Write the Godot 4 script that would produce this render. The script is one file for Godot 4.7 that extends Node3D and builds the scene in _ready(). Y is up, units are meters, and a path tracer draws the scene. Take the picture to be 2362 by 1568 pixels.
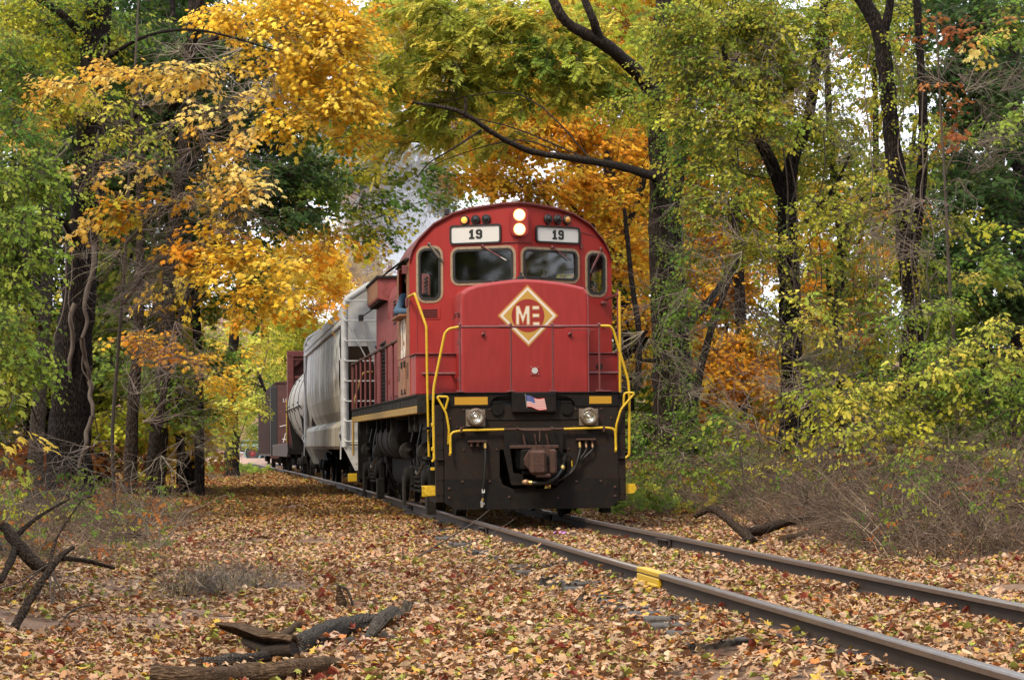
extends Node3D
# An autumn wood with a single railway track: a red diesel locomotive and its short goods train.
# World: y up, railhead at y = 0 beside the locomotive, camera at the origin looking down -z.

const EYE := 1.04
const FOCAL := 5383.2   # focal length in units of a 2361 wide picture
const TURN := 0.131690  # the track's angle to the view
const TRACK0 := Vector3(0.24359, 0.0, -31.0)

var rng := RandomNumberGenerator.new()
var M := {}
var used := {}
var view_basis := Basis()

func _ready() -> void:
	rng.seed = 1907
	set_camera()
	set_light()
	make_materials()
	build_setting()
	build_track()
	build_locomotive()
	build_people()
	build_cars()
	build_truck()
	build_smoke()
	build_woods()
	build_undergrowth()
	build_ground_things()
	build_litter()

# ---------------------------------------------------------------- camera, sky, light
func set_camera() -> void:
	var cam := Camera3D.new()
	cam.name = "camera"
	cam.fov = 16.5697
	cam.near = 0.5
	cam.far = 900.0
	cam.position = Vector3(0, EYE, 0)
	view_basis = Basis(Vector3.RIGHT, deg_to_rad(2.48086)) * Basis(Vector3.BACK, -0.008)
	cam.basis = view_basis
	add_child(cam)
	cam.current = true

func set_light() -> void:
	var sm := ProceduralSkyMaterial.new()
	sm.sky_top_color = Color(0.80, 0.83, 0.88)
	sm.sky_horizon_color = Color(0.93, 0.94, 0.97)
	sm.sky_curve = 0.25
	sm.ground_bottom_color = Color(0.36, 0.32, 0.27)
	sm.ground_horizon_color = Color(0.62, 0.60, 0.57)
	sm.sun_angle_max = 1.0
	sm.sky_energy_multiplier = 1.0
	var sky := Sky.new()
	sky.sky_material = sm
	var env := Environment.new()
	env.background_mode = Environment.BG_SKY
	env.sky = sky
	env.background_energy_multiplier = 1.0
	env.tonemap_mode = Environment.TONE_MAPPER_LINEAR
	env.tonemap_exposure = 3.0
	env.sdfgi_enabled = true
	env.ssao_enabled = true
	env.ssil_enabled = true
	env.volumetric_fog_enabled = true
	env.volumetric_fog_density = 0.0
	var we := WorldEnvironment.new()
	we.name = "air"
	we.environment = env
	add_child(we)
	var sun := DirectionalLight3D.new()
	sun.name = "sun"
	sun.light_color = Color(1.0, 0.94, 0.84)
	sun.light_energy = 0.5
	sun.light_angular_distance = 14.0
	sun.shadow_enabled = true
	# high behind the photographer's left shoulder
	sun.basis = Basis.looking_at(Vector3(0.34, -0.80, -0.50).normalized(), Vector3.UP)
	add_child(sun)

# ---------------------------------------------------------------- placing
# the point at a depth in metres along the view, for a place in the 2361 x 1568 picture
func at(px: float, py: float, depth: float) -> Vector3:
	var d := view_basis * Vector3((px - 1180.5) / FOCAL, (784.0 - py) / FOCAL, -1.0)
	return Vector3(0, EYE, 0) + d * (depth / -d.z)

# a point by the track: v metres behind the locomotive's front plate, u metres to the right of its centre line
func by_track(v: float, u: float, y: float = 0.0) -> Vector3:
	var b := Basis(Vector3.UP, TURN)
	var p := TRACK0 + b * Vector3(u, 0, -v)
	p.y = sag(v) + y
	return p

# how far the railhead drops with distance (a gentle down grade)
func sag(v: float) -> float:
	if v < 10.0:
		return 0.0
	return -0.52 * smoothstep(10.0, 190.0, v) - 0.0

func track_xform(v: float, length: float) -> Transform3D:
	var a := by_track(v, 0)
	var c := by_track(v + length, 0)
	var fwd := (a - c).normalized()
	var right := Vector3.UP.cross(fwd).normalized()
	return Transform3D(Basis(right, fwd.cross(right).normalized(), fwd), a)

func track_u(p: Vector3) -> float:
	var q := Basis(Vector3.UP, -TURN) * (p - TRACK0)
	return q.x

func track_v(p: Vector3) -> float:
	var q := Basis(Vector3.UP, -TURN) * (p - TRACK0)
	return -q.z

# ---------------------------------------------------------------- objects
func numbered(called: String) -> String:
	var n: int = used.get(called, 0)
	used[called] = n + 1
	return called if n == 0 else "%s_%03d" % [called, n]

func tag(o: Node3D, label: String, category: String, group := "") -> Node3D:
	o.set_meta("label", label)
	o.set_meta("category", category)
	if group != "":
		o.set_meta("group", group)
	return o

func thing(called: String, label: String, category: String, group := "") -> Node3D:
	var o := Node3D.new()
	o.name = numbered(called)
	add_child(o)
	tag(o, label, category, group)
	return o

func part(called: String, mesh: Mesh, m: Material, parent: Node) -> MeshInstance3D:
	var o := MeshInstance3D.new()
	o.name = numbered(called) if parent == self else called
	o.mesh = mesh
	if m != null:
		for i in mesh.get_surface_count():
			mesh.surface_set_material(i, m)
	parent.add_child(o, true)
	return o

func structure(called: String, mesh: Mesh, m: Material) -> MeshInstance3D:
	var o := part(called, mesh, m, self)
	o.set_meta("kind", "structure")
	return o

func many(called: String, mesh: Mesh, where: Array, tints: Array, parent: Node) -> MultiMeshInstance3D:
	var mm := MultiMesh.new()
	mm.transform_format = MultiMesh.TRANSFORM_3D
	mm.use_colors = true
	mm.mesh = mesh
	mm.instance_count = where.size()
	for i in where.size():
		mm.set_instance_transform(i, where[i])
		mm.set_instance_color(i, tints[i])
	var o := MultiMeshInstance3D.new()
	o.name = numbered(called) if parent == self else called
	o.multimesh = mm
	parent.add_child(o, true)
	return o

func rr(a: float, b: float) -> float:
	return rng.randf_range(a, b)

func rv(s: float) -> Vector3:
	return Vector3(rr(-s, s), rr(-s, s), rr(-s, s))

func inball() -> Vector3:
	for i in 20:
		var p := Vector3(rr(-1, 1), rr(-1, 1), rr(-1, 1))
		if p.length_squared() < 1.0:
			return p
	return Vector3.ZERO

# ---------------------------------------------------------------- mesh builder
# corners are given counter-clockwise seen from the front
class MB:
	var v := PackedVector3Array()
	var n := PackedVector3Array()
	var c := PackedColorArray()
	var t := PackedVector2Array()
	var col := Color.WHITE
	func vert(p: Vector3, nn: Vector3, uv := Vector2.ZERO) -> void:
		v.push_back(p)
		n.push_back(nn)
		c.push_back(col)
		t.push_back(uv)
	func tri(a: Vector3, b: Vector3, d: Vector3) -> void:
		var nn := (b - a).cross(d - a).normalized()
		vert(a, nn)
		vert(d, nn)
		vert(b, nn)
	func tri_uv(a: Vector3, b: Vector3, d: Vector3, ua: Vector2, ub: Vector2, ud: Vector2) -> void:
		var nn := (b - a).cross(d - a).normalized()
		vert(a, nn, ua)
		vert(d, nn, ud)
		vert(b, nn, ub)
	func quad(a: Vector3, b: Vector3, d: Vector3, e: Vector3) -> void:
		tri(a, b, d)
		tri(a, d, e)
	func quad_uv(a: Vector3, b: Vector3, d: Vector3, e: Vector3, r: Rect2) -> void:
		var p := r.position
		var s := r.size
		tri_uv(a, b, d, p + Vector2(0, s.y), p + s, p + Vector2(s.x, 0))
		tri_uv(a, d, e, p + Vector2(0, s.y), p + Vector2(s.x, 0), p)
	func tri_n(a: Vector3, b: Vector3, d: Vector3, na: Vector3, nb: Vector3, nd: Vector3) -> void:
		vert(a, na)
		vert(d, nd)
		vert(b, nb)
	# a box with chamfered edges
	func box(center: Vector3, size: Vector3, ch := 0.006, b := Basis()) -> void:
		var h := size * 0.5
		ch = minf(ch, minf(h.x, minf(h.y, h.z)) * 0.6)
		for ax in 3:
			for s in [-1.0, 1.0]:
				var u := (ax + 1) % 3
				var w := (ax + 2) % 3
				var q := []
				for k in [[-1, -1], [1, -1], [1, 1], [-1, 1]]:
					var p := Vector3.ZERO
					p[ax] = s * h[ax]
					p[u] = k[0] * (h[u] - ch)
					p[w] = k[1] * (h[w] - ch)
					q.push_back(center + b * p)
				if s > 0:
					quad(q[0], q[1], q[2], q[3])
				else:
					quad(q[3], q[2], q[1], q[0])
		if ch <= 0.0:
			return
		for ax in 3:
			var u := (ax + 1) % 3
			var w := (ax + 2) % 3
			for k in [[1, 1], [-1, 1], [-1, -1], [1, -1]]:
				var p1 := Vector3.ZERO
				var p2 := Vector3.ZERO
				p1[u] = k[0] * h[u]
				p1[w] = k[1] * (h[w] - ch)
				p2[u] = k[0] * (h[u] - ch)
				p2[w] = k[1] * h[w]
				var lo := Vector3.ZERO
				lo[ax] = -(h[ax] - ch)
				if k[0] * k[1] > 0:
					quad(center + b * (p1 + lo), center + b * (p2 + lo), center + b * (p2 - lo), center + b * (p1 - lo))
				else:
					quad(center + b * (p1 - lo), center + b * (p2 - lo), center + b * (p2 + lo), center + b * (p1 + lo))
		for sx in [-1, 1]:
			for sy in [-1, 1]:
				for sz in [-1, 1]:
					var a := center + b * Vector3(sx * h.x, sy * (h.y - ch), sz * (h.z - ch))
					var d := center + b * Vector3(sx * (h.x - ch), sy * h.y, sz * (h.z - ch))
					var e := center + b * Vector3(sx * (h.x - ch), sy * (h.y - ch), sz * h.z)
					if sx * sy * sz > 0:
						tri(a, d, e)
					else:
						tri(a, e, d)
	# a box between two corner points
	func span(a: Vector3, b: Vector3, ch := 0.006) -> void:
		box((a + b) * 0.5, (b - a).abs(), ch)
	# a tube along points; radius is a number or one per point
	func tube(pts: Array, radius, sides := 8, caps := true, squash := 1.0, rough := 0.0) -> void:
		var nz: FastNoiseLite = null
		if rough > 0.0:
			nz = FastNoiseLite.new()
			nz.seed = 17
			nz.frequency = 1.0
		var rings := []
		var norms := []
		var count := pts.size()
		var side := Vector3.ZERO
		for i in count:
			var a: Vector3 = pts[maxi(i - 1, 0)]
			var b: Vector3 = pts[mini(i + 1, count - 1)]
			var d := (b - a).normalized()
			if side == Vector3.ZERO:
				side = d.cross(Vector3.UP if absf(d.y) < 0.9 else Vector3.RIGHT).normalized()
			else:
				side = (side - d * side.dot(d)).normalized()
			var up := side.cross(d)
			var r: float = radius[i] if radius is Array else radius
			var ring := []
			var nr := []
			for k in sides:
				var ang := TAU * k / sides
				var o := side * cos(ang) + up * sin(ang) * squash
				ring.push_back(pts[i] + o * r)
				nr.push_back(o.normalized())
				if nz != null:
					var q := Vector3(cos(ang) * 2.2, i * 0.22, sin(ang) * 2.2) + (pts[0] as Vector3)
					var e := nz.get_noise_3dv(q) + 0.5 * nz.get_noise_3dv(q * 2.3)
					ring[k] += o * r * rough * e
					nr[k] = (o + side * nz.get_noise_3dv(q + Vector3(7, 0, 3)) * rough * 4.0 + up * nz.get_noise_3dv(q + Vector3(3, 5, 9)) * rough * 4.0).normalized()
			rings.push_back(ring)
			norms.push_back(nr)
		for i in count - 1:
			for k in sides:
				var j := (k + 1) % sides
				tri_n(rings[i][k], rings[i + 1][k], rings[i + 1][j], norms[i][k], norms[i + 1][k], norms[i + 1][j])
				tri_n(rings[i][k], rings[i + 1][j], rings[i][j], norms[i][k], norms[i + 1][j], norms[i][j])
		if caps:
			for k in range(1, sides - 1):
				tri(rings[0][0], rings[0][k], rings[0][k + 1])
				var e: Array = rings[count - 1]
				tri(e[0], e[k + 1], e[k])
	# a turned shape: profile of (radius, height along axis)
	func lathe(base: Vector3, axis: Vector3, profile: Array, sides := 20, smooth := true) -> void:
		axis = axis.normalized()
		var side := axis.cross(Vector3.UP if absf(axis.y) < 0.9 else Vector3.RIGHT).normalized()
		var up := axis.cross(side)
		for i in profile.size() - 1:
			var p: Vector2 = profile[i]
			var q: Vector2 = profile[i + 1]
			var d := (q - p).normalized()
			for k in sides:
				var a0 := TAU * k / sides
				var a1 := TAU * (k + 1) / sides
				var o0 := side * cos(a0) + up * sin(a0)
				var o1 := side * cos(a1) + up * sin(a1)
				var n0 := (o0 * d.y - axis * d.x).normalized()
				var n1 := (o1 * d.y - axis * d.x).normalized()
				if not smooth:
					n0 = (n0 + n1).normalized()
					n1 = n0
				var A := base + o0 * p.x + axis * p.y
				var B := base + o1 * p.x + axis * p.y
				var C := base + o1 * q.x + axis * q.y
				var D := base + o0 * q.x + axis * q.y
				if p.x > 1e-5:
					tri_n(A, B, C, n0, n1, n1)
				if q.x > 1e-5:
					tri_n(A, C, D, n0, n1, n0)
	func cyl(a: Vector3, b: Vector3, r: float, sides := 16, ch := 0.0) -> void:
		var l := (b - a).length()
		if ch > 0.0:
			lathe(a, b - a, [Vector2(0, 0), Vector2(r - ch, 0), Vector2(r, ch), Vector2(r, l - ch), Vector2(r - ch, l), Vector2(0, l)], sides)
		else:
			lathe(a, b - a, [Vector2(0, 0), Vector2(r, 0), Vector2(r, l), Vector2(0, l)], sides)
	func ball(center: Vector3, r: Vector3, seg := 10) -> void:
		for i in seg:
			for k in seg * 2:
				var q := []
				for e in [[i, k], [i, k + 1], [i + 1, k + 1], [i + 1, k]]:
					var th: float = PI * e[0] / seg
					var ph: float = PI * e[1] / seg
					q.push_back(Vector3(sin(th) * cos(ph), cos(th), sin(th) * sin(ph)))
				if i > 0:
					tri_n(center + q[0] * r, center + q[1] * r, center + q[2] * r, q[0], q[1], q[2])
				if i < seg - 1:
					tri_n(center + q[0] * r, center + q[2] * r, center + q[3] * r, q[0], q[2], q[3])
	# a plate: outline (and holes) in the xy plane of the transform, from z0 (back) to z1 (front)
	func plate(outline: PackedVector2Array, holes: Array, z0: float, z1: float, x := Transform3D()) -> void:
		var pieces := [outline]
		if holes.size():
			var lo := outline[0]
			var hi := outline[0]
			for p in outline:
				lo = lo.min(p)
				hi = hi.max(p)
			var cuts := [lo.x - 1.0]
			for h in holes:
				var m := 0.0
				for p in h:
					m += p.x
				cuts.push_back(m / h.size())
			cuts.push_back(hi.x + 1.0)
			cuts.sort()
			pieces = []
			for i in cuts.size() - 1:
				if cuts[i + 1] - cuts[i] < 1e-4:
					continue
				var strip := PackedVector2Array([Vector2(cuts[i], lo.y - 1), Vector2(cuts[i + 1], lo.y - 1), Vector2(cuts[i + 1], hi.y + 1), Vector2(cuts[i], hi.y + 1)])
				var left: Array = Geometry2D.intersect_polygons(outline, strip)
				for h in holes:
					var next := []
					for piece in left:
						for r in Geometry2D.clip_polygons(piece, h):
							next.push_back(r)
					left = next
				pieces.append_array(left)
		for piece in pieces:
			var idx := Geometry2D.triangulate_polygon(piece)
			for k in range(0, idx.size(), 3):
				var a: Vector2 = piece[idx[k]]
				var b: Vector2 = piece[idx[k + 1]]
				var d: Vector2 = piece[idx[k + 2]]
				if (b - a).cross(d - a) < 0:
					var s := b
					b = d
					d = s
				tri(x * Vector3(a.x, a.y, z1), x * Vector3(b.x, b.y, z1), x * Vector3(d.x, d.y, z1))
				tri(x * Vector3(a.x, a.y, z0), x * Vector3(d.x, d.y, z0), x * Vector3(b.x, b.y, z0))
		var loops := [outline]
		loops.append_array(holes)
		for li in loops.size():
			var loop: PackedVector2Array = loops[li]
			var cw := Geometry2D.is_polygon_clockwise(loop)   # y up: counter-clockwise reads as not clockwise
			var flip := cw if li == 0 else not cw
			for i in loop.size():
				var a := loop[i]
				var b := loop[(i + 1) % loop.size()]
				if flip:
					quad(x * Vector3(b.x, b.y, z0), x * Vector3(a.x, a.y, z0), x * Vector3(a.x, a.y, z1), x * Vector3(b.x, b.y, z1))
				else:
					quad(x * Vector3(a.x, a.y, z0), x * Vector3(b.x, b.y, z0), x * Vector3(b.x, b.y, z1), x * Vector3(a.x, a.y, z1))
	func mesh(into: ArrayMesh = null) -> ArrayMesh:
		var am := into if into != null else ArrayMesh.new()
		if v.is_empty():
			return am
		var arr := []
		arr.resize(Mesh.ARRAY_MAX)
		arr[Mesh.ARRAY_VERTEX] = v
		arr[Mesh.ARRAY_NORMAL] = n
		arr[Mesh.ARRAY_COLOR] = c
		arr[Mesh.ARRAY_TEX_UV] = t
		am.add_surface_from_arrays(Mesh.PRIMITIVE_TRIANGLES, arr)
		return am

func round_rect(x0: float, y0: float, x1: float, y1: float, r: float, steps := 5) -> PackedVector2Array:
	var o := PackedVector2Array()
	for k in [[x1 - r, y1 - r, 0.0], [x0 + r, y1 - r, 0.5], [x0 + r, y0 + r, 1.0], [x1 - r, y0 + r, 1.5]]:
		for i in steps + 1:
			var a: float = PI * (k[2] + 0.5 * i / steps)
			o.push_back(Vector2(k[0] + r * cos(a), k[1] + r * sin(a)))
	return o

func circle2(x: float, y: float, r: float, seg := 24) -> PackedVector2Array:
	var o := PackedVector2Array()
	for i in seg:
		o.push_back(Vector2(x + r * cos(TAU * i / seg), y + r * sin(TAU * i / seg)))
	return o

# rounds the corners of a pipe's path
func bend(pts: Array, r: float, steps := 4) -> Array:
	var out := [pts[0]]
	for i in range(1, pts.size() - 1):
		var p: Vector3 = pts[i]
		var a: Vector3 = pts[i - 1]
		var b: Vector3 = pts[i + 1]
		var q := minf(r, minf((a - p).length(), (b - p).length()) * 0.45)
		var s := p + (a - p).normalized() * q
		var e := p + (b - p).normalized() * q
		for k in steps + 1:
			var f := float(k) / steps
			out.push_back(s.lerp(p, f).lerp(p.lerp(e, f), f))
	out.push_back(pts[pts.size() - 1])
	return out

# a smooth curve through points
func smooth_path(pts: Array, each := 4) -> Array:
	var out := []
	for i in pts.size() - 1:
		var p0: Vector3 = pts[maxi(i - 1, 0)]
		var p1: Vector3 = pts[i]
		var p2: Vector3 = pts[i + 1]
		var p3: Vector3 = pts[mini(i + 2, pts.size() - 1)]
		for k in each:
			out.push_back(p1.cubic_interpolate(p2, p0, p3, float(k) / each))
	out.push_back(pts[pts.size() - 1])
	return out

# ---------------------------------------------------------------- materials
func lin(r: float, g: float, b: float) -> Color:
	return Color(r, g, b).linear_to_srgb()

func noise_tex(freq: float, ramp: Array, sd: int, size := 512, oct := 5, kind := FastNoiseLite.TYPE_SIMPLEX_SMOOTH) -> NoiseTexture2D:
	var nz := FastNoiseLite.new()
	nz.noise_type = kind
	nz.seed = sd
	nz.frequency = freq
	nz.fractal_octaves = oct
	nz.fractal_type = FastNoiseLite.FRACTAL_FBM
	var g := Gradient.new()
	var offs := PackedFloat32Array()
	var cols := PackedColorArray()
	for i in ramp.size():
		offs.push_back(ramp[i][0])
		cols.push_back(ramp[i][1])
	g.offsets = offs
	g.colors = cols
	var tx := NoiseTexture2D.new()
	tx.width = size
	tx.height = size
	tx.seamless = true
	tx.noise = nz
	tx.color_ramp = g
	return tx

func paint(called: String, base: Color, dirt: Color, amount: float, rough: float, scale := 0.6, sd := 1, bump := 0.0, metal := 0.0) -> StandardMaterial3D:
	var m := StandardMaterial3D.new()
	m.resource_name = called
	var mid := base.lerp(dirt, amount * 0.35)
	m.albedo_texture = noise_tex(0.012, [[0.0, base.lerp(dirt, amount)], [0.38, mid], [0.55, base], [0.8, base.lightened(0.02)], [1.0, mid]], sd)
	m.roughness = rough
	m.metallic = metal
	m.uv1_triplanar = true
	m.uv1_scale = Vector3.ONE * scale
	if bump > 0.0:
		m.heightmap_enabled = true
		m.heightmap_scale = bump
		m.heightmap_texture = noise_tex(0.03, [[0.0, Color.BLACK], [1.0, Color.WHITE]], sd + 50, 256)
	M[called] = m
	return m

func bark(called: String, dark: Color, mid: Color, light: Color, scale: Vector3, relief: float, sd: int) -> void:
	var m := StandardMaterial3D.new()
	m.resource_name = called
	m.albedo_texture = noise_tex(0.022, [[0.0, dark], [0.36, dark.lerp(mid, 0.4)], [0.5, mid], [0.68, light], [1.0, mid]], sd, 512, 6)
	m.roughness = 0.95
	m.metallic_specular = 0.2
	m.uv1_triplanar = true
	m.uv1_scale = scale
	m.heightmap_enabled = true
	m.heightmap_scale = relief
	m.heightmap_texture = noise_tex(0.022, [[0.0, Color.BLACK], [0.35, Color(0.15, 0.15, 0.15)], [0.6, Color(0.8, 0.8, 0.8)], [1.0, Color.WHITE]], sd, 512, 6)
	M[called] = m

func plain(called: String, c: Color, rough := 0.6, metal := 0.0) -> StandardMaterial3D:
	var m := StandardMaterial3D.new()
	m.resource_name = called
	m.albedo_color = c
	m.roughness = rough
	m.metallic = metal
	M[called] = m
	return m

func make_materials() -> void:
	paint("red", lin(0.2703, 0.0154, 0.0133), lin(0.1484, 0.0127, 0.0106), 0.24, 0.42, 0.55, 11)
	paint("red_side", lin(0.21, 0.038, 0.035), lin(0.11, 0.02, 0.016), 0.8, 0.6, 0.9, 12)
	paint("frame_black", lin(0.0099, 0.0088, 0.0084), lin(0.0217, 0.0138, 0.0099), 0.9, 0.62, 0.8, 13)
	paint("frame_brown", lin(0.0173, 0.0133, 0.0115), lin(0.0312, 0.0168, 0.0110), 0.9, 0.7, 0.9, 14)
	paint("under", lin(0.0078, 0.0072, 0.0065), lin(0.0169, 0.0137, 0.0104), 0.8, 0.8, 1.2, 15)
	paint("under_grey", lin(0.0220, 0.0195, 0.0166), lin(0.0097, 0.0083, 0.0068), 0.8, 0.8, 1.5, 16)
	paint("yellow", lin(0.56, 0.36, 0.008), lin(0.26, 0.15, 0.02), 0.6, 0.5, 4.0, 17)
	paint("yellow_worn", lin(0.32, 0.19, 0.03), lin(0.11, 0.07, 0.025), 0.8, 0.65, 1.2, 18)
	plain("stripe", lin(0.42, 0.215, 0.007), 0.55)
	paint("cab_side", lin(0.23, 0.10, 0.036), lin(0.13, 0.035, 0.02), 0.9, 0.6, 0.9, 19)
	paint("rust", lin(0.058, 0.023, 0.014), lin(0.025, 0.016, 0.013), 0.9, 0.82, 3.0, 20, 0.25)
	paint("rail_red", lin(0.14, 0.032, 0.032), lin(0.07, 0.02, 0.02), 0.6, 0.5, 3.0, 21)
	plain("tan", lin(0.27, 0.19, 0.12), 0.6)
	plain("rubber", lin(0.012, 0.012, 0.012), 0.55)
	plain("hose", lin(0.012, 0.012, 0.012), 0.42)
	plain("dark", lin(0.008, 0.008, 0.008), 0.85)
	plain("interior", lin(0.022, 0.024, 0.022), 0.8)
	plain("white_sign", lin(0.52, 0.52, 0.505), 0.45)
	plain("letter_black", lin(0.012, 0.012, 0.012), 0.5)
	plain("emblem_gold", lin(0.43, 0.24, 0.038), 0.5)
	plain("emblem_edge", lin(0.44, 0.18, 0.042), 0.5)
	plain("emblem_white", lin(0.60, 0.55, 0.47), 0.5)
	plain("emblem_red", lin(0.255, 0.0145, 0.0125), 0.45)
	plain("steel", lin(0.45, 0.44, 0.42), 0.35, 0.8)
	plain("brass", lin(0.62, 0.42, 0.14), 0.35, 0.85)
	plain("copper", lin(0.40, 0.24, 0.14), 0.5, 0.5)
	plain("lens_dark", lin(0.012, 0.013, 0.015), 0.12)
	plain("lamp_body", lin(0.17, 0.13, 0.10), 0.5, 0.3)
	var g := StandardMaterial3D.new()
	g.albedo_color = Color(0.03, 0.035, 0.035, 0.14)
	g.transparency = BaseMaterial3D.TRANSPARENCY_ALPHA
	g.roughness = 0.04
	M["glass"] = g
	var gl := StandardMaterial3D.new()
	gl.albedo_color = Color(0.5, 0.48, 0.42, 0.08)
	gl.transparency = BaseMaterial3D.TRANSPARENCY_ALPHA
	gl.roughness = 0.05
	M["lens_clear"] = gl
	var e := plain("lamp_white", Color(1, 0.97, 0.9), 0.3)
	e.emission_enabled = true
	e.emission = Color(1.0, 0.93, 0.78)
	e.emission_energy_multiplier = 1.4
	var ea := plain("lamp_amber", Color(0.9, 0.6, 0.25), 0.3)
	ea.emission_enabled = true
	ea.emission = Color(1.0, 0.66, 0.32)
	ea.emission_energy_multiplier = 0.33
	var er := plain("lamp_rim", Color(1, 0.85, 0.6), 0.3)
	er.emission_enabled = true
	er.emission = Color(1.0, 0.74, 0.40)
	er.emission_energy_multiplier = 0.42
	plain("lens_amber", lin(0.45, 0.22, 0.06), 0.2)
	plain("reflector", lin(0.8, 0.78, 0.72), 0.12, 0.95)
	# freight cars
	paint("hopper_white", lin(0.43, 0.43, 0.42), lin(0.27, 0.26, 0.235), 0.5, 0.6, 0.7, 31)
	paint("hopper_grey", lin(0.25, 0.25, 0.24), lin(0.14, 0.13, 0.11), 0.6, 0.7, 1.0, 32)
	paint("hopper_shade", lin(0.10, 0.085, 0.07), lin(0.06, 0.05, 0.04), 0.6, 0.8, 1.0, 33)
	paint("tank_grey", lin(0.2250, 0.2137, 0.1950), lin(0.1275, 0.1013, 0.0600), 0.8, 0.55, 0.5, 34)
	paint("car_red", lin(0.085, 0.013, 0.011), lin(0.045, 0.011, 0.009), 0.6, 0.6, 0.8, 35)
	paint("box_brown", lin(0.062, 0.018, 0.013), lin(0.03, 0.012, 0.01), 0.7, 0.7, 0.6, 36)
	paint("box_dark", lin(0.028, 0.010, 0.008), lin(0.018, 0.008, 0.007), 0.7, 0.7, 0.6, 37)
	plain("letter_white", lin(0.55, 0.50, 0.47), 0.7)
	plain("truck_dark", lin(0.03, 0.035, 0.04), 0.35)
	plain("truck_teal", lin(0.25, 0.36, 0.38), 0.3)
	plain("chrome", lin(0.7, 0.7, 0.7), 0.18, 1.0)
	plain("tyre", lin(0.06, 0.057, 0.055), 0.85)
	plain("rim_red", lin(0.36, 0.06, 0.07), 0.5)
	# track and ground
	paint("rail_web", lin(0.0288, 0.0172, 0.0120), lin(0.0160, 0.0104, 0.0080), 0.7, 0.75, 1.5, 41, 0.06)
	paint("rail_head", lin(0.16, 0.135, 0.13), lin(0.08, 0.062, 0.055), 0.5, 0.32, 1.5, 42, 0.0, 0.5)
	paint("tie_wood", lin(0.0770, 0.0688, 0.0633), lin(0.0275, 0.0231, 0.0209), 0.9, 0.9, 3.0, 43, 0.5)
	bark("log_wood", lin(0.022, 0.014, 0.009), lin(0.085, 0.053, 0.033), lin(0.17, 0.112, 0.072), Vector3(1.0, 7.0, 7.0), 1.5, 44)
	bark("log_bark", lin(0.0115, 0.0092, 0.0080), lin(0.0747, 0.0644, 0.0575), lin(0.1955, 0.1725, 0.1552), Vector3(5.0, 8.0, 8.0), 3.0, 45)
	paint("rot", lin(0.028, 0.017, 0.012), lin(0.012, 0.008, 0.006), 0.9, 0.95, 4.0, 46, 1.0)
	bark("bark_dark", lin(0.0070, 0.0056, 0.0049), lin(0.0210, 0.0161, 0.0140), lin(0.0476, 0.0378, 0.0336), Vector3(3.2, 0.7, 3.2), 5.0, 47)
	bark("bark_grey", lin(0.028, 0.023, 0.019), lin(0.062, 0.051, 0.042), lin(0.10, 0.084, 0.07), Vector3(2.5, 1.2, 2.5), 1.5, 48)
	bark("bark_brown", lin(0.0119, 0.0093, 0.0076), lin(0.0374, 0.0281, 0.0221), lin(0.0748, 0.0578, 0.0459), Vector3(3.2, 0.7, 3.2), 4.0, 49)
	for b in ["frame_black", "frame_brown", "under", "under_grey"]:
		M[b].metallic_specular = 0.25
	M["red"].uv1_scale = Vector3(1.3, 0.33, 1.3)
	bark("dead_wood", lin(0.010, 0.007, 0.005), lin(0.040, 0.027, 0.019), lin(0.085, 0.06, 0.043), Vector3(3.0, 3.0, 3.0), 2.5, 61)
	plain("twig", lin(0.06, 0.044, 0.033), 0.9)
	plain("stem_dry", lin(0.20, 0.145, 0.10), 0.9)
	plain("stem_pale", lin(0.33, 0.26, 0.19), 0.9)
	plain("vine", lin(0.10, 0.075, 0.058), 0.9)
	plain("purple", lin(0.52, 0.22, 0.62), 0.3)
	paint("gravel", lin(0.30, 0.29, 0.28), lin(0.14, 0.13, 0.12), 0.9, 0.9, 3.0, 51, 1.0)
	paint("road", lin(0.50, 0.34, 0.27), lin(0.40, 0.30, 0.26), 0.8, 0.9, 0.4, 52)
	paint("soil", lin(0.17, 0.095, 0.055), lin(0.09, 0.055, 0.035), 0.9, 0.95, 1.1, 53, 2.0)
	var lf := StandardMaterial3D.new()
	lf.resource_name = "leaf"
	lf.vertex_color_use_as_albedo = true
	lf.roughness = 0.8
	lf.metallic_specular = 0.3
	lf.backlight_enabled = true
	lf.backlight = Color(0.95, 0.95, 0.95)
	M["leaf"] = lf
	var lg := StandardMaterial3D.new()
	lg.resource_name = "fallen_leaf"
	lg.vertex_color_use_as_albedo = true
	lg.roughness = 0.85
	lg.metallic_specular = 0.3
	lg.backlight_enabled = true
	lg.backlight = Color(0.3, 0.3, 0.3)
	M["fallen_leaf"] = lg
	var dry := StandardMaterial3D.new()
	dry.resource_name = "dry_stem"
	dry.vertex_color_use_as_albedo = true
	dry.roughness = 0.9
	M["dry_stem"] = dry

# ---------------------------------------------------------------- ground, track, far slopes
var dune := FastNoiseLite.new()

func ground_y(x: float, z: float) -> float:
	var p := Vector3(x, 0, z)
	var u := track_u(p)
	var v := track_v(p)
	var y := sag(v) - 0.205
	if absf(u) < 0.72:
		y += 0.035
	# the shoulder falls away past the sleeper ends on the near left
	y -= 0.075 * smoothstep(1.12, 1.42, -u) * smoothstep(4.0, -3.0, v)
	# low banks to both sides
	y += 0.45 * smoothstep(4.2, 9.5, -u) + 0.55 * smoothstep(2.2, 6.5, u) + 0.9 * smoothstep(8.0, 30.0, absf(u))
	y += 0.05 * dune.get_noise_2d(x * 6.0, z * 6.0) * smoothstep(1.3, 3.0, absf(u)) + 0.14 * dune.get_noise_2d(x * 1.2, z * 1.2) * smoothstep(3.0, 6.0, absf(u))
	return y

func on_ground(x: float, z: float, up := 0.0) -> Vector3:
	return Vector3(x, ground_y(x, z) + up, z)

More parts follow.
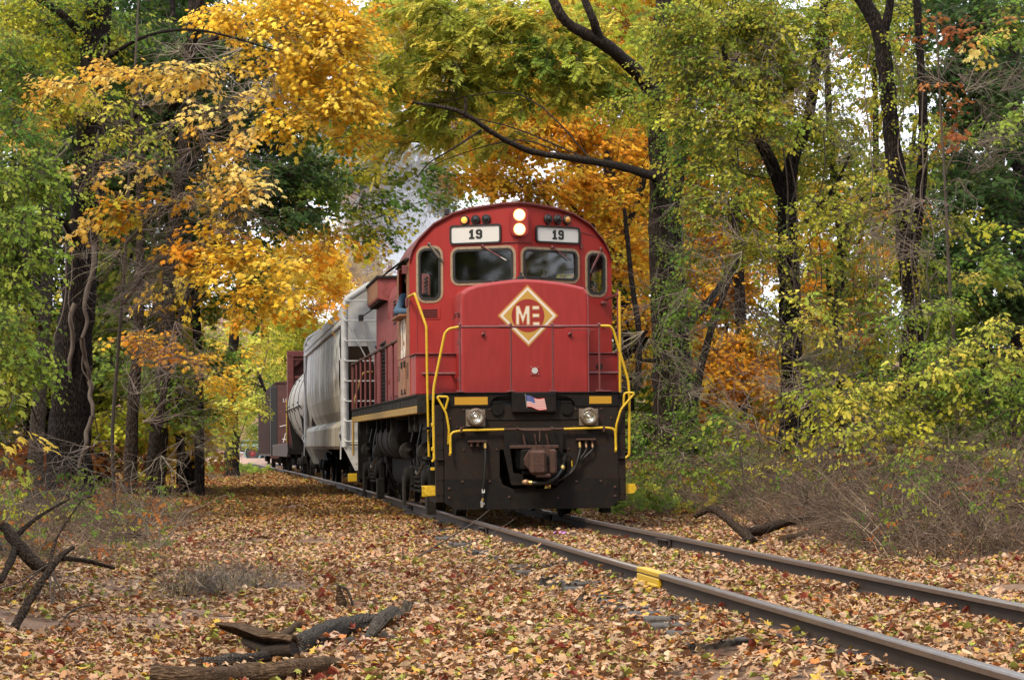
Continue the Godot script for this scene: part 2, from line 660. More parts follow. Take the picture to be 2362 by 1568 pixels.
# the ground point seen at a place in the picture
func ground_at(px: float, py: float) -> Vector3:
	var d := view_basis * Vector3((px - 1180.5) / FOCAL, (784.0 - py) / FOCAL, -1.0)
	var t := 5.0
	for i in 4000:
		var p := Vector3(0, EYE, 0) + d * t
		if p.y < ground_y(p.x, p.z):
			return Vector3(p.x, ground_y(p.x, p.z), p.z)
		t += 0.05
	return Vector3(0, EYE, 0) + d * t

func build_setting() -> void:
	dune.seed = 5
	dune.frequency = 0.25
	dune.fractal_octaves = 3
	var mb := MB.new()
	var zs := []
	var z := 14.0
	while z > -420.0:
		zs.push_back(z)
		z -= 0.5 if z > -45.0 else (1.2 if z > -110.0 else 12.0)
	zs.push_back(-700.0)
	var xs := []
	var x := -300.0
	while x < 300.0:
		xs.push_back(x)
		x += 0.45 if absf(x) < 14.0 else (2.0 if absf(x) < 30.0 else 20.0)
	xs.push_back(300.0)
	var st := SurfaceTool.new()
	st.begin(Mesh.PRIMITIVE_TRIANGLES)
	st.set_smooth_group(0)
	for zz in zs:
		for xx in xs:
			st.add_vertex(on_ground(xx, zz))
	var w := xs.size()
	for i in zs.size() - 1:
		for k in w - 1:
			var a := i * w + k
			for q in [a, a + w, a + 1, a + 1, a + w, a + w + 1]:
				st.add_index(q)
	st.generate_normals()
	structure("ground", st.commit(), M["soil"])
	# the crossing road far down the line
	mb = MB.new()
	var c := at(600.0, 1050.0, 192.0)
	var n := 24
	for i in n:
		var x0 := -70.0 + 120.0 * i / n
		var x1 := -70.0 + 120.0 * (i + 1) / n
		var y0 := maxf(ground_y(x0, c.z + 4.5), maxf(ground_y(x0, c.z - 6.0), c.y - 0.25)) + 0.02
		var y1 := maxf(ground_y(x1, c.z + 4.5), maxf(ground_y(x1, c.z - 6.0), c.y - 0.25)) + 0.02
		mb.quad(Vector3(x0, y0, c.z + 4.5), Vector3(x1, y1, c.z + 4.5), Vector3(x1, y1, c.z - 6.0), Vector3(x0, y0, c.z - 6.0))
		mb.quad(Vector3(x0, y0 - 0.5, c.z + 4.6), Vector3(x1, y1 - 0.5, c.z + 4.6), Vector3(x1, y1, c.z + 4.5), Vector3(x0, y0, c.z + 4.5))
	structure("road", mb.mesh(), M["road"])
	# wooded slopes that close the view
	hill("hill", Vector3(-70, 0, -330), 190.0, 24.0, 3)
	hill("hill", Vector3(110, 0, -340), 200.0, 20.0, 4)
	# a bare gravel patch by the line
	mb = MB.new()
	var g := ground_at(640.0, 1108.0)
	for i in 28:
		var a0 := TAU * i / 28
		var a1 := TAU * (i + 1) / 28
		var r0 := 1.0 + 0.25 * sin(a0 * 3.0 + 1.0) + 0.12 * sin(a0 * 7.0)
		var r1 := 1.0 + 0.25 * sin(a1 * 3.0 + 1.0) + 0.12 * sin(a1 * 7.0)
		var p := on_ground(g.x, g.z, 0.05)
		var q := on_ground(g.x + cos(a0) * r0 * 1.7, g.z - sin(a0) * r0 * 6.0, 0.012)
		var s := on_ground(g.x + cos(a1) * r1 * 1.7, g.z - sin(a1) * r1 * 6.0, 0.012)
		mb.tri(p, q, s)
	structure("gravel_path", mb.mesh(), M["gravel"])

func hill(called: String, c: Vector3, wide: float, high: float, sd: int) -> void:
	var nz := FastNoiseLite.new()
	nz.seed = sd
	nz.frequency = 0.02
	var mb := MB.new()
	var n := 30
	for i in n:
		for k in 8:
			var q := []
			for e in [[i, k], [i + 1, k], [i + 1, k + 1], [i, k + 1]]:
				var u: float = float(e[0]) / n * 2.0 - 1.0
				var w: float = float(e[1]) / 8.0
				var x := c.x + u * wide
				var y: float = -2.0 + (high * (1.0 - u * u) + 5.0 * nz.get_noise_2d(x, w * 40.0)) * sin(w * PI * 0.5)
				q.push_back(Vector3(x, y, c.z - w * 60.0))
			mb.quad(q[0], q[1], q[2], q[3])
	structure(called, mb.mesh(), M["soil"])

# ---------------------------------------------------------------- track
func rail_points(u: float) -> Array:
	var pts := []
	var v := -32.0
	while v < 240.0:
		pts.push_back(by_track(v, u))
		v += 2.0 if v < 20.0 else 6.0
	return pts

func sweep(pts: Array, outline: Array, smooth := false) -> ArrayMesh:
	var mb := MB.new()
	var right := (Basis(Vector3.UP, TURN) * Vector3.RIGHT)
	var n := outline.size()
	for i in pts.size() - 1:
		for k in n:
			var a: Vector2 = outline[k]
			var b: Vector2 = outline[(k + 1) % n]
			var p0: Vector3 = pts[i]
			var p1: Vector3 = pts[i + 1]
			mb.quad(p0 + right * a.x + Vector3.UP * a.y, p0 + right * b.x + Vector3.UP * b.y, p1 + right * b.x + Vector3.UP * b.y, p1 + right * a.x + Vector3.UP * a.y)
	return mb.mesh()

func build_track() -> void:
	var head := [Vector2(-0.034, -0.04), Vector2(-0.036, -0.012), Vector2(-0.030, -0.003), Vector2(-0.018, 0.0), Vector2(0.018, 0.0), Vector2(0.030, -0.003), Vector2(0.036, -0.012), Vector2(0.034, -0.04)]
	var web := [Vector2(-0.034, -0.042), Vector2(-0.009, -0.052), Vector2(-0.008, -0.13), Vector2(-0.02, -0.15), Vector2(-0.07, -0.163), Vector2(-0.07, -0.175), Vector2(0.07, -0.175), Vector2(0.07, -0.163), Vector2(0.02, -0.15), Vector2(0.008, -0.13), Vector2(0.009, -0.052), Vector2(0.034, -0.042)]
	web.reverse()
	var names := ["brown steel rail on the left, nearest the photographer", "brown steel rail on the right, on the brush side"]
	for si in 2:
		var u := -0.7525 if si == 0 else 0.7525
		var o := thing("rail", names[si], "rail", "rails of the single track")
		var pts := rail_points(u)
		part("rail_web", sweep(pts, web), M["rail_web"], o)
		part("rail_head", sweep(pts, head), M["rail_head"], o)
		# joint bars with their bolts
		var joints := [-1.15, 9.5, 21.0] if si == 0 else [-5.35, 3.5]
		for v in joints:
			var mb := MB.new()
			var out := -1.0
			var b := Basis(Vector3.UP, TURN)
			for s in [-1.0, 1.0]:
				mb.box(by_track(v, u + s * 0.028, -0.095), Vector3(0.03, 0.075, 0.62), 0.008, b)
				for k in 4:
					mb.box(by_track(v - 0.22 + k * 0.147, u + s * 0.052, -0.09), Vector3(0.03, 0.032, 0.032), 0.006, b)
			mb.box(by_track(v, u + out * 0.05, -0.055), Vector3(0.05, 0.014, 0.6), 0.003, b)
			part("joint_bar", mb.mesh(), M["rail_web"], o)
	# the yellow painted joint on the near rail
	var y := thing("yellow_rail_joint", "yellow painted joint clamped around the left rail in the foreground", "rail joint")
	var v0 := -12.25
	var mb2 := MB.new()
	var b2 := Basis(Vector3.UP, TURN)
	mb2.box(by_track(v0, -0.7525, -0.017), Vector3(0.077, 0.042, 0.92), 0.008, b2)
	part("painted_head", mb2.mesh(), M["yellow"], y)
	mb2 = MB.new()
	for s in [-1.0, 1.0]:
		mb2.box(by_track(v0, -0.7525 + s * 0.022, -0.075), Vector3(0.035, 0.06, 0.9), 0.008, b2)
		mb2.box(by_track(v0, -0.7525 + s * 0.034, -0.115), Vector3(0.04, 0.045, 0.9), 0.008, b2)
		mb2.box(by_track(v0, -0.7525 + s * 0.055, -0.152), Vector3(0.06, 0.03, 0.9), 0.006, b2)
	part("joint_bar", mb2.mesh(), M["yellow"], y)
	mb2 = MB.new()
	for k in 4:
		mb2 = MB.new()
		mb2.box(by_track(v0 - 0.33 + k * 0.22, -0.7525 - 0.075, -0.135), Vector3(0.045, 0.04, 0.05), 0.008, b2)
		part("bolt", mb2.mesh(), M["yellow"], y)
	# sleepers
	var k2 := 0
	var v2 := -16.5
	var first: MeshInstance3D = null
	var tm := MB.new()
	tm.box(Vector3.ZERO, Vector3(2.62, 0.17, 0.21), 0.012)
	var tie_mesh := tm.mesh()
	while v2 < 4.0:
		var o := part("wooden_sleeper", tie_mesh, M["tie_wood"], self)
		tag(o, "weathered wooden sleeper with its end showing through the leaves beside the left rail", "sleeper", "sleepers under the rails")
		o.basis = Basis(Vector3.UP, TURN + rr(-0.02, 0.02)) * Basis(Vector3.BACK, rr(-0.012, 0.006))
		o.position = by_track(v2, rr(-0.07, 0.03), -0.175 - 0.085 + rr(-0.012, 0.008))
		v2 += 0.56 + rr(-0.04, 0.04)
		k2 += 1

# ---------------------------------------------------------------- the locomotive
# own axes: x to the right in the picture, y up from the railhead, z forward; the front plate stands at z = 0
const APEX := 1.17
const CORNER := 1.9
const HALF := 1.44
var loco: Node3D

func face(side: float, lift := 0.0) -> Transform3D:
	# a cab front half: x runs along the slanted wall to the right, z out of it
	var along := Vector3(HALF, 0, (CORNER - APEX) * (1.0 if side < 0 else -1.0)).normalized()
	var out := along.cross(Vector3.UP)
	return Transform3D(Basis(along, Vector3.UP, out), Vector3(0, 0, -APEX) + out * lift)

func digits(mb: MB, x: float, y: float, h: float, x_form: Transform3D, z0: float, z1: float) -> void:
	# the slab figures 1 and 9, centred on x, y
	var s := h / 10.0
	var one := PackedVector2Array()
	for p in [[-6.6, -5], [-0.7, -5], [-0.7, -2.9], [-2.2, -2.9], [-2.2, 5], [-4.3, 5], [-6.4, 3.2], [-6.4, 1.2], [-5.0, 1.2], [-5.0, -2.9], [-6.6, -2.9]]:
		one.push_back(Vector2(x + p[0] * s, y + p[1] * s))
	mb.plate(one, [], z0, z1, x_form)
	var nine := PackedVector2Array()
	for p in [[2.4, -5], [6.0, -5], [7.9, -3.4], [7.9, 3.4], [6.0, 5], [2.7, 5], [0.8, 3.4], [0.8, 0.8], [2.6, -0.9], [5.2, -0.9], [5.2, -2.5], [4.8, -2.9], [3.9, -2.9], [3.3, -1.9], [0.8, -1.9], [0.8, -3.6]]:
		nine.push_back(Vector2(x + p[0] * s, y + p[1] * s))
	var hole := PackedVector2Array()
	for p in [[3.5, 1.2], [5.2, 1.2], [5.2, 2.4], [4.8, 2.8], [3.8, 2.8], [3.4, 2.4]]:
		hole.push_back(Vector2(x + p[0] * s, y + p[1] * s))
	mb.plate(nine, [hole], z0, z1, x_form)

func L(called: String, mb: MB, m: String, parent: Node = null) -> MeshInstance3D:
	return part(called, mb.mesh(), M[m], loco if parent == null else parent)

func build_locomotive() -> void:
	loco = thing("diesel_locomotive", "red diesel locomotive numbered 19 with lit headlights, leading the train", "locomotive")
	loco.transform = Transform3D(Basis(Vector3.UP, TURN), TRACK0)
	loco_frame()
	loco_front()
	loco_nose()
	loco_cab()
	loco_hood()
	loco_rails()
	loco_running_gear()

func bolt(mb: MB, p: Vector3, r := 0.018, d := Vector3.BACK) -> void:
	mb.lathe(p, d, [Vector2(r, -0.004), Vector2(r, 0.008), Vector2(r * 0.6, 0.014), Vector2(0, 0.015)], 6, false)

func loco_frame() -> void:
	# side sills with their yellow edge, deck and end beams
	for s in [-1.0, 1.0]:
		var mb := MB.new()
		mb.span(Vector3(s * 1.30, 1.535, -15.1), Vector3(s * 1.43, 1.665, -0.95), 0.008)
		mb.span(Vector3(s * 1.27, 1.66, -15.1), Vector3(s * 1.45, 1.685, -0.95), 0.004)
		mb.span(Vector3(s * 1.25, 1.43, -0.95), Vector3(s * 1.432, 1.667, -0.925), 0.004)
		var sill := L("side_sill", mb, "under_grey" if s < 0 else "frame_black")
		mb = MB.new()
		mb.span(Vector3(s * 1.30, 1.43, -15.1), Vector3(s * 1.43, 1.533, -0.952), 0.006)
		L("sill_stripe", mb, "yellow_worn", sill)
		mb = MB.new()
		for k in 9:
			mb.span(Vector3(s * 1.43, 1.56, -2.2 - k * 1.45), Vector3(s * 1.436, 1.64, -2.19 - k * 1.45), 0.0)
			bolt(mb, Vector3(s * 1.431, 1.60, -1.6 - k * 1.45), 0.014, Vector3(s, 0, 0))
		L("sill_weld", mb, "dark", sill).set_meta("kind", "stuff")
	var d := MB.new()
	d.span(Vector3(-1.28, 1.60, -16.0), Vector3(1.28, 1.68, -0.02), 0.004)
	d.span(Vector3(-0.9, 1.2, -15.8), Vector3(0.9, 1.6, -0.3), 0.01)
	L("deck", d, "frame_black")
	# the rear end
	var r := MB.new()
	r.span(Vector3(-1.25, 0.3, -16.1), Vector3(1.25, 1.68, -15.98), 0.01)
	L("rear_end_plate", r, "frame_black")
	for s in [-1.0, 1.0]:
		for yy in [0.42, 0.82, 1.22]:
			var st := MB.new()
			st.span(Vector3(s * 0.95 - (0.0 if s > 0 else 0.42), yy - 0.02, -0.86), Vector3(s * 0.95 + (0.42 if s > 0 else 0.0), yy + 0.02, -0.28), 0.006)
			L("step", st, "under")
		var st2 := MB.new()
		st2.span(Vector3(s * 0.93 - 0.02, 0.3, -0.95), Vector3(s * 0.93 + 0.02, 1.6, -0.03), 0.004)
		L("step_well", st2, "under")
		# the yellow tips of the lowest steps
		var tip := MB.new()
		var o := PackedVector2Array()
		for p in [[0.0, 0.33], [0.0, 0.46], [0.12, 0.46], [0.15, 0.445], [0.175, 0.41], [0.175, 0.38], [0.15, 0.345], [0.12, 0.33]]:
			o.push_back(Vector2(s * (1.27 + p[0] * 0.9), p[1]))
		if s < 0:
			o.reverse()
		tip.plate(o, [], -0.10, -0.07)
		tip.span(Vector3(s * 1.27, 0.435, -0.5), Vector3(s * 1.42, 0.455, -0.10), 0.004)
		if s < 0:
			tip.span(Vector3(-1.43, 0.31, -0.34), Vector3(-1.27, 0.455, -0.31), 0.004)
		L("step_tip", tip, "yellow")
		var t2 := MB.new()
		t2.span(Vector3(s * 1.275, 0.66, -0.2), Vector3(s * 1.325, 0.70, -0.12), 0.005)
		L("step_tip", t2, "yellow")
		# yellow rear step by the last post
		var t3 := MB.new()
		t3.span(Vector3(s * 1.28, 0.26, -15.95), Vector3(s * 1.46, 0.42, -15.9), 0.006)
		L("rear_step_tip", t3, "yellow")

func loco_front() -> void:
	# the front plate with its coupler opening
	var mb := MB.new()
	var o := PackedVector2Array([Vector2(-1.16, 0.24), Vector2(-1.02, 0.145), Vector2(1.05, 0.145), Vector2(1.17, 0.24), Vector2(1.17, 1.50), Vector2(-1.16, 1.50)])
	var hole := PackedVector2Array([Vector2(-0.425, 0.57), Vector2(-0.39, 0.47), Vector2(-0.26, 0.41), Vector2(0.32, 0.41), Vector2(0.44, 0.50), Vector2(0.48, 0.60), Vector2(0.48, 0.93), Vector2(-0.425, 0.93)])
	mb.plate(o, [hole], -0.05, 0.0)
	var plate_ := L("front_plate", mb, "frame_brown")
	mb = MB.new()   # lower doubler, a darker steel sheet
	o = PackedVector2Array([Vector2(-1.163, 0.235), Vector2(-1.02, 0.142), Vector2(1.05, 0.142), Vector2(1.173, 0.235), Vector2(1.173, 0.535), Vector2(0.55, 0.545), Vector2(0.46, 0.545), Vector2(0.43, 0.44), Vector2(0.32, 0.375), Vector2(-0.26, 0.375), Vector2(-0.42, 0.44), Vector2(-0.45, 0.54)])
	var o2 := PackedVector2Array()
	for p in o:
		o2.push_back(p)
	o2.push_back(Vector2(-1.163, 0.545))
	mb.plate(o2, [], 0.002, 0.016)
	L("lower_sheet", mb, "frame_black", plate_)
	mb = MB.new()
	for p in [[-1.1, 0.30], [-1.1, 0.42], [-0.92, 0.51], [-0.56, 0.51], [-0.3, 0.30], [0.35, 0.28], [0.6, 0.5], [0.93, 0.5], [1.12, 0.30], [1.12, 0.42]]:
		bolt(mb, Vector3(p[0], p[1], 0.016), 0.02)
	for p in [[-0.9, 0.93], [-0.46, 0.93], [0.5, 0.93], [-0.9, 1.46], [-0.55, 1.46], [-0.62, 1.23], [-0.9, 1.23], [0.58, 1.23], [0.6, 1.46], [0.95, 1.46], [-1.08, 1.34], [1.08, 1.34], [-0.99, 1.23]]:
		bolt(mb, Vector3(p[0], p[1], 0.0), 0.014)
	L("bolt", mb, "rust", plate_).set_meta("kind", "stuff")
	# corner posts
	for s in [-1.0, 1.0]:
		mb = MB.new()
		mb.span(Vector3(s * 1.16 + (0.004 if s > 0 else -0.004), 0.235, -0.10), Vector3(s * 1.275, 1.52, -0.012), 0.008)
		mb.span(Vector3(s * 1.262, 0.235, -0.9), Vector3(s * 1.275, 0.46, -0.1), 0.004)
		for k in 6:
			for e in [1.19, 1.245]:
				bolt(mb, Vector3(s * e, 0.34 + k * 0.2, -0.012), 0.011)
		mb.span(Vector3(s * 1.17, 0.79, -0.012), Vector3(s * 1.26, 0.82, 0.03), 0.008)
		L("corner_post", mb, "frame_brown")
	# the end beam with two arched pockets
	mb = MB.new()
	o = PackedVector2Array([Vector2(-1.165, 1.50), Vector2(-0.56, 1.50), Vector2(-0.54, 1.56), Vector2(-0.50, 1.61), Vector2(-0.44, 1.632), Vector2(-0.30, 1.64), Vector2(-0.28, 1.64), Vector2(-0.28, 1.672), Vector2(0.35, 1.672), Vector2(0.35, 1.64), Vector2(0.47, 1.632), Vector2(0.54, 1.60), Vector2(0.585, 1.55), Vector2(0.60, 1.50), Vector2(1.175, 1.50), Vector2(1.175, 1.672), Vector2(-1.165, 1.672)])
	mb.plate(o, [], -0.05, 0.012)
	mb.span(Vector3(-1.18, 1.672, -0.95), Vector3(1.19, 1.69, 0.03), 0.004)
	var beam := L("end_beam", mb, "frame_black")
	mb = MB.new()
	mb.span(Vector3(-0.56, 1.40, -0.06), Vector3(0.62, 1.64, -0.052), 0.0)
	L("pocket_back", mb, "dark", beam)
	for q in [[-1.02, -0.58, 1.525, 1.628], [0.785, 1.085, 1.53, 1.63]]:
		mb = MB.new()
		mb.span(Vector3(q[0], q[2], 0.012), Vector3(q[1], q[3], 0.0155), 0.0)
		L("yellow_stripe", mb, "stripe", beam)
	mb = MB.new()
	mb.span(Vector3(-0.262, 1.42, 0.0), Vector3(0.332, 1.683, 0.075), 0.008)
	for s in [-0.262, 0.332]:
		for yy in [1.45, 1.50, 1.62]:
			mb.span(Vector3(s - 0.008, yy, 0.03), Vector3(s + 0.008, yy + 0.02, 0.06), 0.002)
	for k in [[-0.22, 1.45], [-0.22, 1.65], [0.29, 1.45], [0.29, 1.65]]:
		bolt(mb, Vector3(k[0], k[1], 0.075), 0.008)
	var boxx := L("socket_box", mb, "frame_black", beam)
	# the flag on the box
	flag()
	# hanging covers in the pockets
	for q in [-0.452, 0.478]:
		mb = MB.new()
		mb.plate(round_rect(q - 0.08, 1.385, q + 0.08, 1.555, 0.075), [], -0.02, 0.028)
		mb.span(Vector3(q - 0.07, 1.54, -0.02), Vector3(q + 0.07, 1.562, 0.034), 0.004)
		L("jumper_cover", mb, "under")
	# ditch lights
	for q in [[-0.742, 1.362], [0.775, 1.362]]:
		var c := Vector3(q[0], q[1], 0.0)
		mb = MB.new()
		mb.span(c + Vector3(-0.13, -0.125, 0), c + Vector3(0.13, 0.10, 0.016), 0.004)
		mb.lathe(c + Vector3(0, 0, 0.016), Vector3.BACK, [Vector2(0.105, 0), Vector2(0.118, 0.02), Vector2(0.118, 0.06), Vector2(0.108, 0.085), Vector2(0.088, 0.09), Vector2(0.082, 0.07)], 28)
		for s in [-1, 1]:
			mb.span(c + Vector3(s * 0.108 - 0.02, -0.015, 0.03), c + Vector3(s * 0.108 + 0.02, 0.018, 0.075), 0.006)
		for k in 6:
			bolt(mb, c + Vector3(0.1 * cos(k * 1.047 + 0.3), 0.1 * sin(k * 1.047 + 0.3), 0.10), 0.008)
		var dl := L("ditch_light", mb, "lamp_body")
		mb = MB.new()
		mb.lathe(c, Vector3.BACK, [Vector2(0, 0.03), Vector2(0.03, 0.035), Vector2(0.06, 0.055), Vector2(0.082, 0.09)], 24)
		mb.lathe(c, Vector3.BACK, [Vector2(0.016, 0.03), Vector2(0.016, 0.07), Vector2(0, 0.08)], 12)
		L("reflector", mb, "reflector", dl)
		mb = MB.new()
		mb.lathe(c, Vector3.BACK, [Vector2(0.083, 0.088), Vector2(0.06, 0.105), Vector2(0.03, 0.112), Vector2(0, 0.114)], 24)
		L("lens", mb, "lens_clear", dl)
	mb = MB.new()
	mb.tube([Vector3(-0.62, 1.335, 0.01), Vector3(-0.3, 1.33, 0.012), Vector3(0.3, 1.33, 0.012), Vector3(0.66, 1.335, 0.01)], 0.006, 6)
	L("conduit", mb, "under_grey")
	# uncoupling lever: yellow rods each side, bare in the middle
	mb = MB.new()
	mb.tube(bend([Vector3(-1.10, 0.87, 0.12), Vector3(-1.085, 0.89, 0.07), Vector3(-1.085, 1.16, 0.06), Vector3(-0.93, 1.185, 0.06), Vector3(-0.37, 1.195, 0.06)], 0.07), 0.017, 8)
	L("uncoupling_rod", mb, "yellow")
	mb = MB.new()
	mb.tube(bend([Vector3(1.115, 0.90, 0.12), Vector3(1.13, 0.92, 0.07), Vector3(1.125, 1.19, 0.06), Vector3(1.0, 1.21, 0.06), Vector3(0.43, 1.195, 0.06)], 0.07), 0.017, 8)
	L("uncoupling_rod", mb, "yellow")
	mb = MB.new()
	mb.tube([Vector3(-0.37, 1.195, 0.06), Vector3(-0.2, 1.195, 0.06), Vector3(0.43, 1.195, 0.06)], 0.0165, 8)
	mb.tube(bend([Vector3(-0.2, 1.215, 0.07), Vector3(-0.15, 1.185, 0.16), Vector3(0.0, 1.18, 0.2), Vector3(0.22, 1.18, 0.2), Vector3(0.29, 1.2, 0.12), Vector3(0.26, 1.22, 0.06)], 0.05), 0.012, 8)
	mb.tube([Vector3(0.085, 1.18, 0.2), Vector3(0.085, 1.1, 0.22), Vector3(0.075, 1.03, 0.24)], 0.008, 6)
	for q in [-0.94, 0.97]:
		mb.span(Vector3(q - 0.015, 1.15, 0.0), Vector3(q + 0.015, 1.235, 0.085), 0.006)
	L("uncoupling_rod", mb, "rust").set_meta("kind", "stuff")
	# bent grab irons on the corner posts
	mb = MB.new()
	mb.tube(bend([Vector3(-1.105, 1.01, 0.01), Vector3(-1.10, 1.2, 0.05), Vector3(-1.135, 1.41, 0.05), Vector3(-1.25, 1.62, 0.05), Vector3(-1.235, 1.635, 0.05), Vector3(-1.12, 1.63, 0.05), Vector3(-1.11, 1.60, 0.05), Vector3(-1.145, 1.47, 0.03)], 0.04), 0.0155, 8)
	L("grab_iron", mb, "yellow")
	mb = MB.new()
	mb.tube(bend([Vector3(1.14, 1.04, 0.01), Vector3(1.14, 1.24, 0.05), Vector3(1.205, 1.45, 0.05), Vector3(1.385, 1.655, 0.05), Vector3(1.37, 1.672, 0.05), Vector3(1.265, 1.668, 0.05), Vector3(1.25, 1.64, 0.05), Vector3(1.245, 1.50, 0.03)], 0.04), 0.0155, 8)
	L("grab_iron", mb, "yellow")
	# coupler pocket: dark shield, ribs, shelf, and the knuckle
	mb = MB.new()
	o = PackedVector2Array([Vector2(-0.375, 1.14), Vector2(0.42, 1.145), Vector2(0.415, 0.92), Vector2(0.35, 0.47), Vector2(0.16, 0.47), Vector2(0.16, 0.60), Vector2(0.30, 0.62), Vector2(0.33, 0.93), Vector2(-0.29, 0.93), Vector2(-0.25, 0.62), Vector2(-0.12, 0.60), Vector2(-0.12, 0.47), Vector2(-0.28, 0.47), Vector2(-0.37, 0.90)])
	mb.plate(o, [], 0.03, 0.06)
	mb.span(Vector3(-0.27, 0.455, 0.0), Vector3(0.35, 0.48, 0.08), 0.006)
	mb.span(Vector3(-0.13, 0.60, 0.02), Vector3(0.17, 0.65, 0.14), 0.01)
	var ck := L("coupler_carrier", mb, "frame_black")
	mb = MB.new()
	for q in [[-0.135, -0.105], [0.02, 0.045], [0.175, 0.205]]:
		mb.plate(PackedVector2Array([Vector2(q[0], 1.13), Vector2(q[1], 0.99), Vector2(q[1] + 0.02, 0.99), Vector2(q[0] + 0.022, 1.13)]), [], 0.06, 0.12)
	mb.span(Vector3(-0.30, 0.94, 0.06), Vector3(0.345, 0.985, 0.16), 0.008)
	L("coupler_rib", mb, "rust", ck).set_meta("kind", "stuff")
	mb = MB.new()
	mb.span(Vector3(-0.16, 0.66, -0.4), Vector3(0.22, 0.93, 0.2), 0.02)
	L("coupler_shank", mb, "under", ck)
	mb = MB.new()
	o = PackedVector2Array([Vector2(-0.135, 0.80), Vector2(-0.10, 0.86), Vector2(-0.06, 0.92), Vector2(0.02, 0.95), Vector2(0.2, 0.945), Vector2(0.27, 0.90), Vector2(0.28, 0.72), Vector2(0.25, 0.62), Vector2(0.14, 0.565), Vector2(0.0, 0.59), Vector2(-0.07, 0.66), Vector2(-0.12, 0.72)])
	mb.plate(o, [], 0.16, 0.34)
	var kn := L("coupler", mb, "rust")
	mb = MB.new()
	mb.span(Vector3(-0.075, 0.60, 0.33), Vector3(0.14, 0.92, 0.47), 0.035)
	mb.span(Vector3(0.0, 0.56, 0.36), Vector3(0.2, 0.61, 0.44), 0.015)
	L("knuckle", mb, "rust", kn)
	mb = MB.new()
	mb.span(Vector3(0.143, 0.72, 0.30), Vector3(0.185, 0.85, 0.345), 0.004)
	L("knuckle_gap", mb, "dark", kn)
	mb = MB.new()
	mb.span(Vector3(0.19, 0.60, 0.3), Vector3(0.285, 0.935, 0.42), 0.03)
	L("guard_arm", mb, "rust", kn)
	# pipe manifolds
	for q in [[-0.85, -0.60, 1.04], [0.60, 0.86, 1.055]]:
		mb = MB.new()
		mb.span(Vector3(q[0], q[2] - 0.012, 0.0), Vector3(q[1], q[2] + 0.012, 0.075), 0.004)
		for k in 3:
			var xx: float = q[0] + 0.045 + k * 0.085
			mb.cyl(Vector3(xx, q[2] - 0.012, 0.04), Vector3(xx, q[2] - 0.07, 0.04), 0.02, 10, 0.004)
		L("hose_manifold", mb, "rust")
	# hoses
	mb = MB.new()
	mb.tube(smooth_path([Vector3(-0.625, 1.0, 0.04), Vector3(-0.62, 0.93, 0.055), Vector3(-0.625, 0.75, 0.075), Vector3(-0.645, 0.52, 0.07), Vector3(-0.655, 0.36, 0.05), Vector3(-0.66, 0.27, 0.045)]), 0.017, 8)
	var ah := L("air_hose", mb, "hose")
	mb = MB.new()
	mb.cyl(Vector3(-0.622, 1.02, 0.04), Vector3(-0.62, 0.945, 0.052), 0.021, 10, 0.004)
	mb.cyl(Vector3(-0.657, 0.29, 0.046), Vector3(-0.66, 0.255, 0.045), 0.019, 10, 0.003)
	L("hose_collar", mb, "brass", ah).set_meta("kind", "stuff")
	mb = MB.new()
	mb.span(Vector3(-0.69, 0.165, 0.03), Vector3(-0.648, 0.255, 0.06), 0.014)
	mb.span(Vector3(-0.668, 0.2, 0.03), Vector3(-0.63, 0.23, 0.05), 0.008)
	L("hose_coupling", mb, "steel", ah)
	mb = MB.new()
	mb.span(Vector3(-0.672, 0.36, 0.064), Vector3(-0.634, 0.412, 0.068), 0.0)
	L("hose_tag", mb, "white_sign", ah)
	mb = MB.new()   # the thick brake hose across the opening
	mb.tube(smooth_path([Vector3(-0.03, 0.49, 0.2), Vector3(0.1, 0.485, 0.25), Vector3(0.2, 0.51, 0.28), Vector3(0.29, 0.56, 0.27), Vector3(0.37, 0.65, 0.22), Vector3(0.40, 0.71, 0.18)]), 0.028, 10)
	var bh := L("brake_hose", mb, "hose")
	mb = MB.new()
	mb.cyl(Vector3(-0.06, 0.493, 0.19), Vector3(-0.015, 0.49, 0.205), 0.031, 12, 0.004)
	mb.cyl(Vector3(0.375, 0.66, 0.215), Vector3(0.395, 0.70, 0.187), 0.033, 12, 0.004)
	L("hose_collar", mb, "brass", bh).set_meta("kind", "stuff")
	mb = MB.new()
	mb.ball(Vector3(-0.10, 0.50, 0.18), Vector3(0.055, 0.035, 0.03), 7)
	mb.span(Vector3(-0.14, 0.49, 0.16), Vector3(-0.06, 0.53, 0.2), 0.015)
	L("hose_coupling", mb, "copper", bh)
	mb = MB.new()
	mb.cyl(Vector3(0.395, 0.70, 0.187), Vector3(0.43, 0.79, 0.12), 0.022, 12)
	mb.cyl(Vector3(0.415, 0.76, 0.14), Vector3(0.45, 0.84, 0.07), 0.034, 12, 0.006)
	mb.tube([Vector3(0.43, 0.86, 0.09), Vector3(0.46, 0.845, 0.1), Vector3(0.51, 0.83, 0.1), Vector3(0.53, 0.78, 0.09)], 0.009, 6)
	mb.span(Vector3(0.39, 0.855, 0.06), Vector3(0.47, 0.875, 0.1), 0.004)
	L("angle_cock", mb, "under", bh)
	mb = MB.new()
	mb.tube([Vector3(0.53, 0.78, 0.09), Vector3(0.533, 0.70, 0.085)], 0.008, 6)
	L("cock_handle", mb, "yellow", bh)
	var ends := [0.645, 0.73, 0.815]
